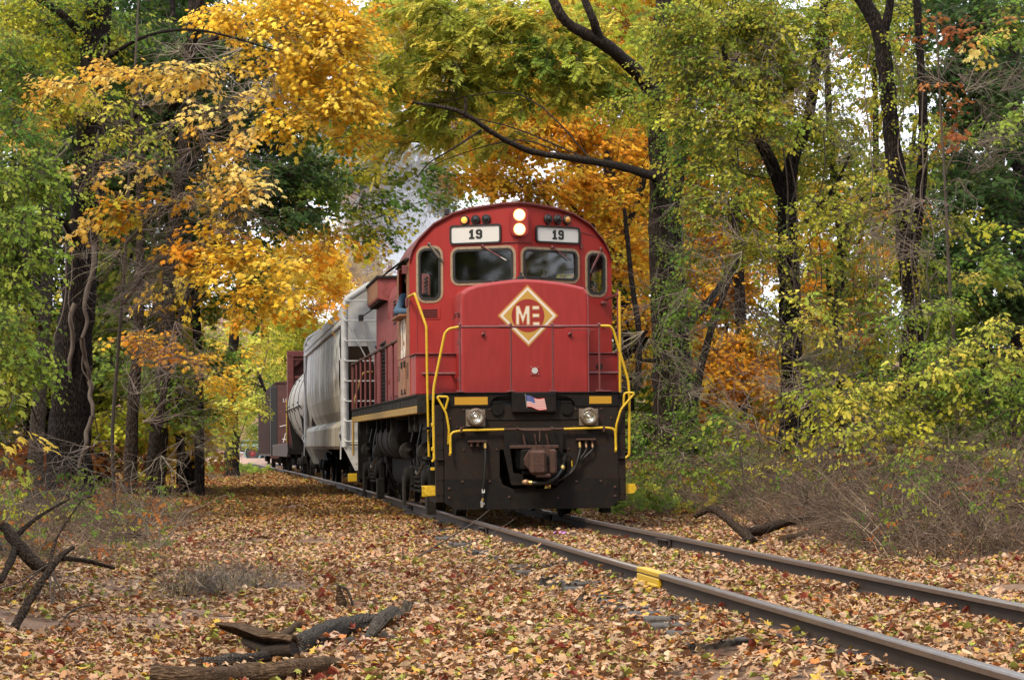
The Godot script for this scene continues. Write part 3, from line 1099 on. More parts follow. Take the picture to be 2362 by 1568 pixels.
	for k in 3:
		mb = MB.new()
		var x0: float = ends[k]
		mb.tube(smooth_path([Vector3(x0, 1.0, 0.04), Vector3(x0 + 0.005, 0.93, 0.06), Vector3(x0 - 0.03 - 0.05 * k, 0.80, 0.085 - 0.015 * k), Vector3(0.56 - 0.02 * k, 0.66, 0.085 - 0.02 * k), Vector3(0.44, 0.56, 0.07 - 0.02 * k), Vector3(0.33, 0.50, 0.03 - 0.02 * k)]), 0.017 if k == 0 else 0.010, 8)
		var h3 := L("control_hose", mb, "hose")
		mb = MB.new()
		mb.cyl(Vector3(x0, 1.02, 0.04), Vector3(x0 + 0.003, 0.945, 0.055), 0.021 if k == 0 else 0.015, 10, 0.004)
		L("hose_collar", mb, "brass" if k == 0 else "copper", h3)

func flag() -> void:
	var im := Image.create(190, 130, false, Image.FORMAT_RGB8)
	im.fill(Color(0.80, 0.78, 0.76))
	for k in 13:
		if k % 2 == 0:
			im.fill_rect(Rect2i(0, k * 10, 190, 10), Color(0.70, 0.22, 0.22))
	im.fill_rect(Rect2i(0, 0, 84, 70), Color(0.17, 0.23, 0.48))
	for r in 9:
		for k in (6 if r % 2 == 0 else 5):
			var x := 5 + k * 14 + (0 if r % 2 == 0 else 7)
			im.fill_rect(Rect2i(x, 4 + r * 7, 3, 3), Color(0.85, 0.85, 0.88))
	var m := StandardMaterial3D.new()
	m.resource_name = "flag_print"
	m.albedo_texture = ImageTexture.create_from_image(im)
	m.roughness = 0.5
	var mb := MB.new()
	var seg := 14
	for i in seg:
		for j in 4:
			var q := []
			for e in [[i, j], [i + 1, j], [i + 1, j + 1], [i, j + 1]]:
				var u := float(e[0]) / seg
				var w := float(e[1]) / 4
				q.push_back(Vector3(-0.075 + u * 0.245 + (1.0 - w) * 0.012 + (1.0 - w) * u * 0.02, 1.485 + w * 0.155 - 0.045 * u + 0.012 * sin(u * 7.0 + 0.5), 0.081 + 0.002 * sin(u * 9.0)))
			mb.quad_uv(q[0], q[1], q[2], q[3], Rect2(float(i) / seg, 1.0 - (j + 1) / 4.0, 1.0 / seg, 0.25))
	var fl := part("flag", mb.mesh(), m, loco)
	mb = MB.new()
	mb.tube([Vector3(-0.066, 1.475, 0.083), Vector3(-0.087, 1.668, 0.083)], 0.0055, 6)
	L("flag_pole", mb, "steel", fl)

func loco_nose() -> void:
	var top := [[-0.873, 1.69], [0.877, 1.69], [0.877, 2.95], [0.865, 3.05], [0.81, 3.115], [0.66, 3.155], [0.45, 3.19], [0.2, 3.217], [0.0, 3.227], [-0.2, 3.217], [-0.45, 3.186], [-0.68, 3.148], [-0.80, 3.105], [-0.862, 3.045], [-0.873, 2.95]]
	var o := PackedVector2Array()
	for p in top:
		o.push_back(Vector2(p[0], p[1]))
	var mb := MB.new()
	# rounded front edge: rings from the wall forward
	var rings := []
	for e in [[-1.85, 1.0], [-0.535, 1.0], [-0.50, 0.992], [-0.478, 0.974], [-0.47, 0.95]]:
		var ring := []
		for p in o:
			ring.push_back(Vector3(0.002 + (p.x - 0.002) * e[1], 2.4 + (p.y - 2.4) * e[1] if p.y > 1.8 else p.y, e[0]))
		rings.push_back(ring)
	for i in rings.size() - 1:
		for k in o.size():
			var j := (k + 1) % o.size()
			if k == 0:
				continue
			mb.quad(rings[i][k], rings[i][j], rings[i + 1][j], rings[i + 1][k])
	var fp := PackedVector2Array()
	for p in rings[4]:
		fp.push_back(Vector2(p.x, p.y))
	mb.plate(fp, [], -0.52, -0.47)
	var nose := L("nose", mb, "red")
	mb = MB.new()
	for q in [-0.205, 0.37]:
		mb.span(Vector3(q - 0.004, 1.70, -0.472), Vector3(q + 0.004, 2.48, -0.466), 0.0)
	L("seam", mb, "rail_red", nose).set_meta("kind", "stuff")
	# little round vent on its square plate
	mb = MB.new()
	mb.plate(round_rect(0.06, 1.925, 0.185, 2.05, 0.01), [], -0.472, -0.462)
	L("vent_plate", mb, "red", nose)
	mb = MB.new()
	mb.plate(circle2(0.122, 1.988, 0.042), [], -0.463, -0.455)
	for k in [[0.072, 1.937], [0.173, 1.937], [0.072, 2.038], [0.173, 2.038]]:
		bolt(mb, Vector3(k[0], k[1], -0.462), 0.006)
	L("vent_disc", mb, "hopper_white", nose)
	# latches, hinges on the nose's left side; small eyes under the rail
	mb = MB.new()
	for yy in [1.85, 2.35, 2.55, 2.72]:
		mb.span(Vector3(-0.90, yy, -0.75), Vector3(-0.872, yy + 0.06, -0.64), 0.006)
	mb.tube([Vector3(-0.90, 2.78, -0.62), Vector3(-0.94, 2.76, -0.66), Vector3(-0.93, 2.72, -0.7), Vector3(-0.96, 2.70, -0.76)], 0.01, 6)
	for q in [-0.575, 0.605]:
		mb.tube([Vector3(q, 2.53, -0.30), Vector3(q, 2.49, -0.30), Vector3(q + 0.01, 2.46, -0.31)], 0.008, 6)
		mb.lathe(Vector3(q, 2.475, -0.47), Vector3.BACK, [Vector2(0.026, 0), Vector2(0.026, 0.03), Vector2(0.014, 0.04)], 10)
	mb.tube([Vector3(0.60, 2.535, -0.40), Vector3(0.94, 2.535, -0.40)], 0.006, 6)
	mb.tube([Vector3(0.86, 2.535, -0.40), Vector3(0.87, 2.47, -0.40)], 0.008, 6)
	L("latch", mb, "rail_red", nose).set_meta("kind", "stuff")
	# the round black ventilator between nose and windows
	mb = MB.new()
	mb.lathe(Vector3(0.01, 3.205, -0.95), Vector3.UP, [Vector2(0.19, 0), Vector2(0.2, 0.02), Vector2(0.15, 0.045), Vector2(0.05, 0.05), Vector2(0.05, 0.085), Vector2(0.02, 0.10), Vector2(0.018, 0.14), Vector2(0, 0.145)], 20)
	L("roof_ventilator", mb, "rubber", nose)
	mb = MB.new()
	mb.tube(bend([Vector3(-0.40, 3.19, -0.9), Vector3(-0.37, 3.24, -0.92), Vector3(-0.30, 3.25, -0.92), Vector3(-0.27, 3.2, -0.9)], 0.03), 0.012, 6)
	L("lifting_eye", mb, "rubber", nose)
	emblem()
	# boxes each side of the nose, with tread bars
	for s in [-1.0, 1.0]:
		mb = MB.new()
		mb.span(Vector3(s * 0.86, 1.685, -1.95), Vector3(s * 1.43, 2.235, -1.12), 0.012)
		var bx := L("side_box", mb, "red")
		mb = MB.new()
		mb.span(Vector3(s * 0.875, 2.237, -1.95), Vector3(s * 1.455, 2.25, -1.09), 0.004)
		L("box_lid", mb, "rail_red", bx)
		mb = MB.new()
		mb.tube([Vector3(s * 0.90, 1.965, -0.98), Vector3(s * 1.36, 1.965, -0.98)], 0.02, 8, true, 1.2)
		mb.span(Vector3(s * 0.92, 1.95, -1.12), Vector3(s * 0.95, 1.98, -0.98), 0.004)
		mb.span(Vector3(s * 1.30, 1.95, -1.12), Vector3(s * 1.33, 1.98, -0.98), 0.004)
		L("tread_bar", mb, "rail_red", bx)
		if s > 0:
			mb = MB.new()
			mb.lathe(Vector3(1.12, 2.06, -1.12), Vector3.BACK, [Vector2(0.05, 0), Vector2(0.05, 0.006), Vector2(0.03, 0.012), Vector2(0, 0.012)], 14)
			L("inspection_cap", mb, "rust", bx)

func emblem() -> void:
	var c := Vector2(0.036, 2.731)
	var k := 0.413 / 510.0   # metres per unit of the drawn emblem
	var z := -0.47
	var dia := func(r: float) -> PackedVector2Array:
		return PackedVector2Array([c + Vector2(0.006, -r * 1.015), c + Vector2(r, 0), c + Vector2(-0.006 * 0.5, r * 1.01), c + Vector2(-r, 0)])
	var mb := MB.new()
	mb.plate(dia.call(0.415), [], z, z + 0.003)
	var em := L("emblem", mb, "emblem_edge")
	mb = MB.new()
	mb.plate(dia.call(0.383), [], z + 0.003, z + 0.005)
	L("emblem_band", mb, "emblem_white", em)
	mb = MB.new()
	mb.plate(dia.call(0.338), [], z + 0.005, z + 0.007)
	L("emblem_field", mb, "emblem_gold", em)
	mb = MB.new()
	mb.plate(circle2(c.x, c.y, 0.224, 48), [], z + 0.007, z + 0.009)
	L("emblem_disc", mb, "emblem_red", em)
	for pass_ in 2:
		mb = MB.new()
		var g := 0.0 if pass_ == 0 else 15.0 * k
		var z0 := z + 0.009 + 0.002 * pass_
		# the letter M: outline in emblem units, shrunk for the white inside
		var px := func(a: float, b: float) -> Vector2: return c + Vector2((a - 603.0) * k, (950.0 - b) * k)
		var mm := PackedVector2Array([px.call(395, 1110), px.call(395, 783), px.call(462, 783), px.call(516, 935), px.call(565, 783), px.call(637, 783), px.call(637, 1110), px.call(574, 1110), px.call(574, 935), px.call(516, 1105), px.call(460, 935), px.call(460, 1110)])
		if pass_ == 1:
			var sh := Geometry2D.offset_polygon(mm, -g, Geometry2D.JOIN_MITER)
			for q in sh:
				mb.plate(q, [], z0, z0 + 0.002)
		else:
			mb.plate(mm, [], z0, z0 + 0.002)
		for bar in [[672, 783, 799, 855], [674, 914, 800, 984], [680, 1052, 804, 1122]]:
			var a: Vector2 = px.call(bar[0], bar[3])
			var b: Vector2 = px.call(bar[2], bar[1])
			mb.plate(PackedVector2Array([Vector2(a.x + g, a.y + g), Vector2(b.x - g, a.y + g), Vector2(b.x - g, b.y - g), Vector2(a.x + g, b.y - g)]), [], z0, z0 + 0.002)
		L("emblem_letter", mb, "emblem_edge" if pass_ == 0 else "emblem_white", em)

const ROOF := [[-1.44, 3.59], [-1.40, 3.735], [-1.31, 3.885], [-1.12, 4.085], [-0.86, 4.225], [-0.63, 4.283], [-0.2, 4.333], [0.0, 4.336], [0.2, 4.333], [0.63, 4.283], [0.86, 4.225], [1.12, 4.085], [1.31, 3.885], [1.40, 3.735], [1.44, 3.59]]

func front_z(x: float) -> float:
	return -APEX - (CORNER - APEX) * absf(x) / HALF

func loco_cab() -> void:
	var k := 1.1211   # length along the slanted wall for each metre across
	var cab: MeshInstance3D
	# the two slanted front walls with window openings
	var holes := [[round_rect(-1.338 * k, 2.992, -0.997 * k, 3.77, 0.13), round_rect(-0.877 * k, 3.221, -0.035 * k, 3.736, 0.11)], [round_rect(0.053 * k, 3.254, 0.925 * k, 3.72, 0.11), round_rect(1.037 * k, 3.077, 1.354 * k, 3.707, 0.12)]]
	var mb := MB.new()
	for si in 2:
		var s := -1.0 if si == 0 else 1.0
		var o := PackedVector2Array()
		if s < 0:
			o.append_array([Vector2(-HALF * k, 1.685), Vector2(0, 1.685)])
			for i in range(7, -1, -1):
				o.push_back(Vector2(ROOF[i][0] * k, ROOF[i][1]))
		else:
			o.append_array([Vector2(0, 1.685), Vector2(HALF * k, 1.685)])
			for i in range(14, 6, -1):
				o.push_back(Vector2(ROOF[i][0] * k, ROOF[i][1]))
		mb.plate(o, holes[si], -0.05, 0.0, face(s))
	# side walls with their window openings
	for s in [-1.0, 1.0]:
		var x := Transform3D(Basis(Vector3(0, 0, 1), Vector3.UP, Vector3(-1, 0, 0)), Vector3(-HALF, 0, 0)) if s < 0 else Transform3D(Basis(Vector3(0, 0, -1), Vector3.UP, Vector3(1, 0, 0)), Vector3(HALF, 0, 0))
		var a := -3.95 if s < 0 else CORNER
		var b := -CORNER if s < 0 else 3.95
		var w := round_rect(-3.65, 2.86, -2.35, 3.56, 0.04, 2) if s < 0 else round_rect(2.3, 2.88, 3.65, 3.52, 0.06, 3)
		mb.plate(PackedVector2Array([Vector2(a, 2.24), Vector2(b, 2.24), Vector2(b, 3.60), Vector2(a, 3.60)]), [w], -0.04, 0.0, x)
	cab = L("cab", mb, "red")
	# weathered ochre skin on the cab's sides, below and around the window
	for s in [-1.0, 1.0]:
		var x := Transform3D(Basis(Vector3(0, 0, 1), Vector3.UP, Vector3(-1, 0, 0)), Vector3(-HALF, 0, 0)) if s < 0 else Transform3D(Basis(Vector3(0, 0, -1), Vector3.UP, Vector3(1, 0, 0)), Vector3(HALF, 0, 0))
		var a := -3.95 if s < 0 else CORNER + 0.03
		var b := -CORNER - 0.03 if s < 0 else 3.95
		var w := round_rect(-3.65, 2.86, -2.35, 3.56, 0.04, 2) if s < 0 else round_rect(2.3, 2.88, 3.65, 3.52, 0.06, 3)
		mb = MB.new()
		mb.plate(PackedVector2Array([Vector2(a, 2.26), Vector2(b, 2.26), Vector2(b, 3.58), Vector2(a, 3.58)]), [w], 0.001, 0.006, x)
		var sk := L("cab_side", mb, "cab_side", cab)
		mb = MB.new()   # the lower cab: locker with doors
		mb.span(Vector3(s * 1.30, 1.685, -3.95), Vector3(s * 1.438, 2.245, -1.955), 0.008)
		var lk := L("locker", mb, "cab_side")
		mb = MB.new()
		for q in [-3.0, -3.5]:
			mb.span(Vector3(s * 1.438, 1.74, q), Vector3(s * 1.452, 2.16, q + 0.46), 0.006)
		L("locker_door", mb, "cab_side", lk)
		mb = MB.new()
		for q in [-2.26, -3.75]:
			for j in 7:
				mb.box(Vector3(s * 1.444, 1.95 + j * 0.033, q), Vector3(0.02, 0.012, 0.12), 0.002)
		for q in [-2.6, -3.1]:
			mb.span(Vector3(s * 1.45, 1.72, q), Vector3(s * 1.468, 1.80, q + 0.05), 0.006)
			mb.span(Vector3(s * 1.45, 2.1, q), Vector3(s * 1.475, 2.2, q + 0.06), 0.006)
		L("louver", mb, "dark", lk).set_meta("kind", "stuff")
		mb = MB.new()
		digits(mb, 0, 0, 0.55, x * Transform3D(Basis(), Vector3(-2.95 if s < 0 else 2.95, 2.53, 0)), 0.006, 0.009)
		L("number", mb, "emblem_white", sk)
	# the roof, its front edge following the wall
	mb = MB.new()
	var rb := 3.98
	for i in ROOF.size() - 1:
		var p := ROOF[i + 1] as Array
		var q := ROOF[i] as Array
		var up := 0.012
		var f0 := front_z(p[0]) + 0.03
		var f1 := front_z(q[0]) + 0.03
		var a := Vector3(p[0], p[1] + up, f0)
		var b := Vector3(q[0], q[1] + up, f1)
		var c := Vector3(q[0], q[1] + up, -rb)
		var d := Vector3(p[0], p[1] + up, -rb)
		mb.quad(a, d, c, b)
		var dn := Vector3(0, -0.05, 0)
		mb.quad(b + dn, c + dn, d + dn, a + dn)
		mb.quad(a, b, b + dn * 0.5, a + dn * 0.5)
		mb.quad(d, d + dn, c + dn, c)
	var roof := L("cab_roof", mb, "rail_red")
	mb = MB.new()   # gutters over the side windows and a tilted sun shade on the left
	for s in [-1.0, 1.0]:
		mb.span(Vector3(s * 1.44, 3.60, -3.95), Vector3(s * 1.475, 3.625, -1.95), 0.004)
	mb.box(Vector3(-1.58, 3.56, -2.95), Vector3(0.32, 0.016, 1.3), 0.004, Basis(Vector3.BACK, 0.62))
	L("sun_shade", mb, "dark", roof).set_meta("kind", "stuff")
	mb = MB.new()   # back wall, floor and lining
	var bo := PackedVector2Array([Vector2(-1.40, 1.70), Vector2(1.40, 1.70)])
	for i in range(14, -1, -1):
		bo.push_back(Vector2(ROOF[i][0] * 0.97, ROOF[i][1] - 0.03))
	mb.plate(bo, [round_rect(0.95, 2.9, 1.3, 3.55, 0.06, 3), round_rect(-1.3, 2.9, -0.95, 3.55, 0.06, 3)], -3.96, -3.92)
	mb.span(Vector3(-1.39, 2.10, -3.92), Vector3(1.39, 2.2, -1.9), 0.0)
	mb.span(Vector3(-0.86, 2.2, -1.95), Vector3(0.86, 2.75, -1.75), 0.01)
	mb.span(Vector3(-1.1, 2.2, -3.1), Vector3(-0.3, 2.95, -2.3), 0.02)
	L("interior", mb, "interior", cab)
	# windows
	var kinds := [[-1.0, holes[0][0]], [-1.0, holes[0][1]], [1.0, holes[1][0]], [1.0, holes[1][1]]]
	for w in kinds:
		var x := face(w[0])
		var hole: PackedVector2Array = w[1]
		mb = MB.new()
		var outer: PackedVector2Array = Geometry2D.offset_polygon(hole, 0.012)[0]
		var inner: PackedVector2Array = Geometry2D.offset_polygon(hole, -0.026)[0]
		mb.plate(outer, [inner], -0.012, 0.008, x)
		var win := L("cab_window", mb, "tan")
		mb = MB.new()
		var inner2: PackedVector2Array = Geometry2D.offset_polygon(hole, -0.056)[0]
		mb.plate(Geometry2D.offset_polygon(hole, -0.024)[0], [inner2], -0.03, 0.016, x)
		L("gasket", mb, "rubber", win)
		mb = MB.new()
		mb.plate(Geometry2D.offset_polygon(hole, -0.05)[0], [], -0.014, -0.010, x)
		L("pane", mb, "glass", win)
		mb = MB.new()
		var rim: PackedVector2Array = Geometry2D.offset_polygon(hole, -0.008)[0]
		for i in rim.size():
			if (rim[i] - rim[(i + 1) % rim.size()]).length() > 0.1 or i % 3 == 0:
				var a := rim[i]
				var b := rim[(i + 1) % rim.size()]
				var cnt := maxi(1, int((b - a).length() / 0.11))
				for j in cnt:
					var p := a.lerp(b, float(j) / cnt)
					mb.lathe(x * Vector3(p.x, p.y, 0.006), x.basis.z, [Vector2(0.009, 0), Vector2(0.007, 0.006), Vector2(0, 0.007)], 6)
		L("rivet", mb, "lamp_body", win).set_meta("kind", "stuff")
	# number boards
	for nb in [[-1.0, -0.89, -0.212, 3.782, 4.052], [1.0, 0.262, 0.937, 3.795, 4.035]]:
		var x := face(nb[0])
		mb = MB.new()
		mb.plate(round_rect(nb[1] * k, nb[3], nb[2] * k, nb[4], 0.045), [round_rect(nb[1] * k + 0.024, nb[3] + 0.022, nb[2] * k - 0.024, nb[4] - 0.022, 0.03)], 0.0, 0.03, x)
		var board := L("number_board", mb, "rubber")
		mb = MB.new()
		mb.plate(round_rect(nb[1] * k + 0.02, nb[3] + 0.018, nb[2] * k - 0.02, nb[4] - 0.018, 0.03), [], 0.002, 0.016, x)
		L("board_face", mb, "white_sign", board)
		mb = MB.new()
		digits(mb, (nb[1] + nb[2]) * 0.5 * k - 0.004, (nb[3] + nb[4]) * 0.5, 0.135, x, 0.016, 0.019)
		L("number", mb, "letter_black", board)
	# marker lights
	for ml in [[-1.0, -0.691, 4.118, 1], [-1.0, -0.547, 4.118, 0], [-1.0, -0.406, 4.121, 0], [1.0, 0.453, 4.127, 0], [1.0, 0.597, 4.131, 0], [1.0, 0.742, 4.131, 2]]:
		var x := face(ml[0])
		var c: Vector3 = x * Vector3(ml[1] * k, ml[2], 0)
		mb = MB.new()
		mb.lathe(c, x.basis.z, [Vector2(0.066, 0), Vector2(0.066, 0.03), Vector2(0.058, 0.04), Vector2(0.047, 0.04), Vector2(0.047, 0.02)], 22)
		mb.lathe(c + Vector3(0, -0.066, 0), x.basis.z, [Vector2(0.014, 0), Vector2(0.014, 0.03), Vector2(0, 0.03)], 8)
		var mk := L("marker_light", mb, "rubber")
		mb = MB.new()
		mb.lathe(c, x.basis.z, [Vector2(0.047, 0.02), Vector2(0.044, 0.045), Vector2(0.028, 0.06), Vector2(0, 0.066)], 18)
		L("lens", mb, ["lens_dark", "lamp_amber", "lens_amber"][ml[3]], mk)
		if ml[3] == 1:
			lamp("marker_glow", loco.transform * (c + x.basis.z * 0.12), Color(1.0, 0.66, 0.25), 0.0015, 0.045)
	# the twin headlight
	mb = MB.new()
	var hx := Transform3D(Basis(), Vector3(0.022, 0, -APEX))
	mb.plate(round_rect(-0.128, 3.862, 0.128, 4.262, 0.08, 6), [circle2(0, 4.161, 0.088, 28), circle2(0, 3.964, 0.088, 28)], -0.09, 0.035, hx)
	mb.plate(round_rect(-0.115, 3.875, 0.115, 4.249, 0.07, 6), [circle2(0, 4.161, 0.088, 28), circle2(0, 3.964, 0.088, 28)], 0.035, 0.046, hx)
	var hl := L("headlight", mb, "red")
	for yy in [4.161, 3.964]:
		mb = MB.new()
		mb.lathe(Vector3(0.022, yy, -APEX), Vector3.BACK, [Vector2(0.066, 0.042), Vector2(0.03, 0.052), Vector2(0, 0.054)], 26)
		L("lamp_lens", mb, "lamp_white", hl)
		mb = MB.new()
		mb.lathe(Vector3(0.022, yy, -APEX), Vector3.BACK, [Vector2(0.088, 0.0), Vector2(0.084, 0.03), Vector2(0.066, 0.042)], 26)
		L("lamp_rim", mb, "lamp_rim", hl)
		spot("headlight_beam", loco.transform * Vector3(0.022, yy, -APEX + 0.075), loco.transform.basis * Vector3(0, -0.02, 1), Color(1.0, 0.93, 0.78), 1.5, 0.08)
	mb = MB.new()   # drip strip under the headlight, panel edges, door seam and hinges
	for s in [-1.0, 1.0]:
		var x := face(s)
		mb.plate(PackedVector2Array([Vector2(minf(0, s * 0.24), 3.783), Vector2(maxf(0, s * 0.24), 3.783), Vector2(maxf(0, s * 0.24), 3.795), Vector2(minf(0, s * 0.24), 3.795)]), [], 0.001, 0.02, x)
	var xr := face(1.0)
	mb.plate(PackedVector2Array([Vector2(1.075, 2.45), Vector2(1.083, 2.45), Vector2(1.083, 3.98), Vector2(1.075, 3.98)]), [], 0.001, 0.007, xr)
	mb.plate(PackedVector2Array([Vector2(1.083, 3.972), Vector2(1.44, 3.90), Vector2(1.44, 3.908), Vector2(1.083, 3.98)]), [], 0.001, 0.007, xr)
	for yy in [2.6, 3.15, 3.74]:
		mb.plate(PackedVector2Array([Vector2(1.06, yy), Vector2(1.10, yy), Vector2(1.10, yy + 0.07), Vector2(1.06, yy + 0.07)]), [], 0.002, 0.022, xr)
	mb.plate(PackedVector2Array([Vector2(-1.505, 2.26), Vector2(-1.499, 2.26), Vector2(-1.499, 2.95), Vector2(-1.505, 2.95)]), [], 0.001, 0.006, face(-1.0))
	mb.box(xr * Vector3(1.45, 2.98, 0.03), Vector3(0.09, 0.05, 0.06), 0.012, xr.basis)
	mb.lathe(xr * Vector3(1.47, 2.64, 0.0), xr.basis.z, [Vector2(0.02, 0), Vector2(0.02, 0.02), Vector2(0, 0.02)], 10)
	L("door_trim", mb, "rail_red", cab).set_meta("kind", "stuff")
	# louvred vent, left
	mb = MB.new()
	var xl := face(-1.0)
	mb.plate(round_rect(-1.29 * k, 2.753, -1.03 * k, 2.915, 0.01), [], 0.001, 0.010, xl)
	var vent := L("vent_panel", mb, "red")
	for j in 4:
		mb = MB.new()
		mb.box(xl * Vector3(-1.165 * k, 2.788 + j * 0.031, 0.014), Vector3(0.225, 0.013, 0.014), 0.003, xl.basis)
		L("louver", mb, "dark", vent)
	# wipers
	for w in [[-1.0, -1.165, 3.80, -0.985, 3.54, 1], [-1.0, -0.456, 3.745, -0.14, 3.535, 0], [1.0, 0.51, 3.735, 0.79, 3.56, 0], [1.0, 1.262, 3.745, 1.075, 3.39, 1]]:
		var x := face(w[0])
		mb = MB.new()
		var a := Vector3(w[1] * k, w[2], 0.03)
		var b := Vector3(w[3] * k, w[4], 0.03)
		mb.tube([x * a, x * a.lerp(b, 0.72), x * b], [0.009, 0.008, 0.005], 6)
		if w[5]:
			mb.tube([x * (a + Vector3(0.025, -0.01, 0)), x * (b + Vector3(0.02, 0.01, 0))], 0.005, 6)
		mb.lathe(x * Vector3(a.x, a.y, 0.0), x.basis.z, [Vector2(0.025, 0), Vector2(0.025, 0.03), Vector2(0.01, 0.045)], 10)
		var wp := L("wiper", mb, "rail_red" if w[5] == 0 or w[0] > 0 else "lamp_body")
		mb = MB.new()
		mb.tube([x * a.lerp(b, 0.7), x * b], 0.0075, 6)
		L("wiper_blade", mb, "steel" if w[0] < 0 and w[5] == 0 else "rubber", wp)
	# beacon, horns, roof bits
	mb = MB.new()
	mb.lathe(Vector3(0.02, 4.34, -1.6), Vector3.UP, [Vector2(0.05, 0), Vector2(0.055, 0.03), Vector2(0.045, 0.08), Vector2(0, 0.1)], 14)
	L("beacon", mb, "hopper_grey")
	mb = MB.new()
	for h in [[1.22, 4.10, -2.3, 0.06], [1.30, 3.98, -2.5, 0.085], [1.05, 4.17, -2.6, 0.06]]:
		mb.lathe(Vector3(h[0], h[1], h[2]), Vector3(0.25, 0, 1), [Vector2(0.02, -0.4), Vector2(0.025, -0.15), Vector2(h[3] * 0.6, -0.04), Vector2(h[3], 0.02), Vector2(h[3] * 0.8, 0.0), Vector2(0.01, -0.15)], 16)
	mb.tube([Vector3(1.1, 4.07, -2.7), Vector3(1.30, 3.96, -2.8)], 0.03, 8)
	L("horn", mb, "rubber")
	mb = MB.new()
	mb.span(Vector3(-0.93, 4.235, -2.1), Vector3(-0.86, 4.33, -1.95), 0.012)
	L("roof_bracket", mb, "rubber")
	mb = MB.new()   # mirror and arm rest by the left window
	mb.span(Vector3(-1.56, 2.82, -3.6), Vector3(-1.44, 2.86, -2.4), 0.012)
	L("arm_rest", mb, "cab_side")
	mb = MB.new()
	mb.span(Vector3(-1.54, 3.40, -1.99), Vector3(-1.46, 3.52, -1.97), 0.006)
	mb.tube([Vector3(-1.45, 3.5, -2.0), Vector3(-1.5, 3.47, -1.985)], 0.008, 6)
	L("mirror", mb, "rail_red")
	mb = MB.new()
	mb.span(Vector3(-1.50, 2.93, -1.93), Vector3(-1.46, 3.06, -1.88), 0.01)
	L("post_bracket", mb, "rail_red")

func lamp(called: String, where: Vector3, c: Color, energy: float, size: float) -> void:
	var l := OmniLight3D.new()
	l.name = numbered(called)
	l.position = where
	l.light_color = c
	l.light_energy = energy
	l.light_size = size
	l.omni_range = 30.0
	l.omni_attenuation = 2.0
	l.shadow_enabled = true
	add_child(l)

func spot(called: String, where: Vector3, towards: Vector3, c: Color, energy: float, size: float) -> void:
	var l := SpotLight3D.new()
	l.name = numbered(called)
	l.light_color = c
	l.light_energy = energy
	l.light_size = size
	l.spot_range = 60.0
	l.spot_attenuation = 2.0
	l.spot_angle = 28.0
	l.shadow_enabled = true
	add_child(l)
	l.look_at_from_position(where, where + towards, Vector3.UP)

func loco_hood() -> void:
	var mb := MB.new()
	var o := PackedVector2Array([Vector2(-0.91, 1.68), Vector2(0.91, 1.68), Vector2(0.91, 3.66), Vector2(0.85, 3.86), Vector2(0.68, 4.0), Vector2(0.3, 4.07), Vector2(-0.3, 4.07), Vector2(-0.68, 4.0), Vector2(-0.85, 3.86), Vector2(-0.91, 3.66)])
	mb.plate(o, [], -15.45, -3.97)
	var hood := L("long_hood", mb, "red_side")
	for s in [-1.0, 1.0]:
		for i in 8:
			mb = MB.new()
			mb.span(Vector3(s * 0.908, 1.85, -5.2 - i * 0.98), Vector3(s * 0.93, 3.58, -4.32 - i * 0.98), 0.008)
			for yy in [2.1, 3.3]:
				mb.span(Vector3(s * 0.928, yy, -5.17 - i * 0.98), Vector3(s * 0.955, yy + 0.10, -5.08 - i * 0.98), 0.005)
			L("hood_door", mb, "red_side", hood)
		mb = MB.new()
		for i in 3:
			for j in 8:
				mb.box(Vector3(s * 0.93, 3.15 + j * 0.055, -4.75 - i * 2.94), Vector3(0.04, 0.02, 0.5), 0.004)
		L("hood_louver", mb, "dark", hood).set_meta("kind", "stuff")
		# intake grille with slats near the rear
		mb = MB.new()
		mb.span(Vector3(s * 0.90, 1.80, -14.2), Vector3(s * 0.925, 2.95, -13.05), 0.004)
		var gr := L("intake_grille", mb, "dark")
		for j in 16:
			mb = MB.new()
			mb.box(Vector3(s * 0.94, 1.85 + j * 0.07, -13.62), Vector3(0.035, 0.018, 1.1), 0.004)
			L("slat", mb, "under_grey", gr)
		mb = MB.new()   # radiator overhang
		var ov := PackedVector2Array([Vector2(0.90 * s, 3.66), Vector2(1.1 * s, 3.70), Vector2(1.1 * s, 4.07), Vector2(0.6 * s, 4.07)])
		if s < 0:
			ov.reverse()
		mb.plate(ov, [], -15.2, -12.45)
		var rad := L("radiator_overhang", mb, "red_side")
		mb = MB.new()
		mb.span(Vector3(s * 0.45, 4.07, -15.25), Vector3(s * 1.13, 4.125, -12.41), 0.006)
		L("radiator_top", mb, "under_grey", rad)
		mb = MB.new()
		mb.span(Vector3(s * 1.101, 3.73, -15.18), Vector3(s * 1.108, 4.05, -12.47), 0.0)
		L("radiator_side", mb, "cab_side", rad)
		mb = MB.new()
		for j in 7:
			mb.span(Vector3(s * 0.93, 3.635, -12.7 - j * 0.36), Vector3(s * 1.09, 3.662, -12.52 - j * 0.36), 0.004)
		L("shutter", mb, "under_grey", rad).set_meta("kind", "stuff")
	mb = MB.new()
	mb.span(Vector3(-0.35, 4.12, -9.4), Vector3(0.35, 4.3, -8.4), 0.03)
	L("exhaust_stack", mb, "under")
	mb = MB.new()
	mb.span(Vector3(-1.27, 3.44, -15.45), Vector3(-1.17, 3.56, -15.35), 0.012)
	mb.tube([Vector3(-1.2, 3.52, -15.38), Vector3(-1.0, 3.66, -15.1)], 0.012, 6)
	L("rear_lamp_bracket", mb, "rubber")

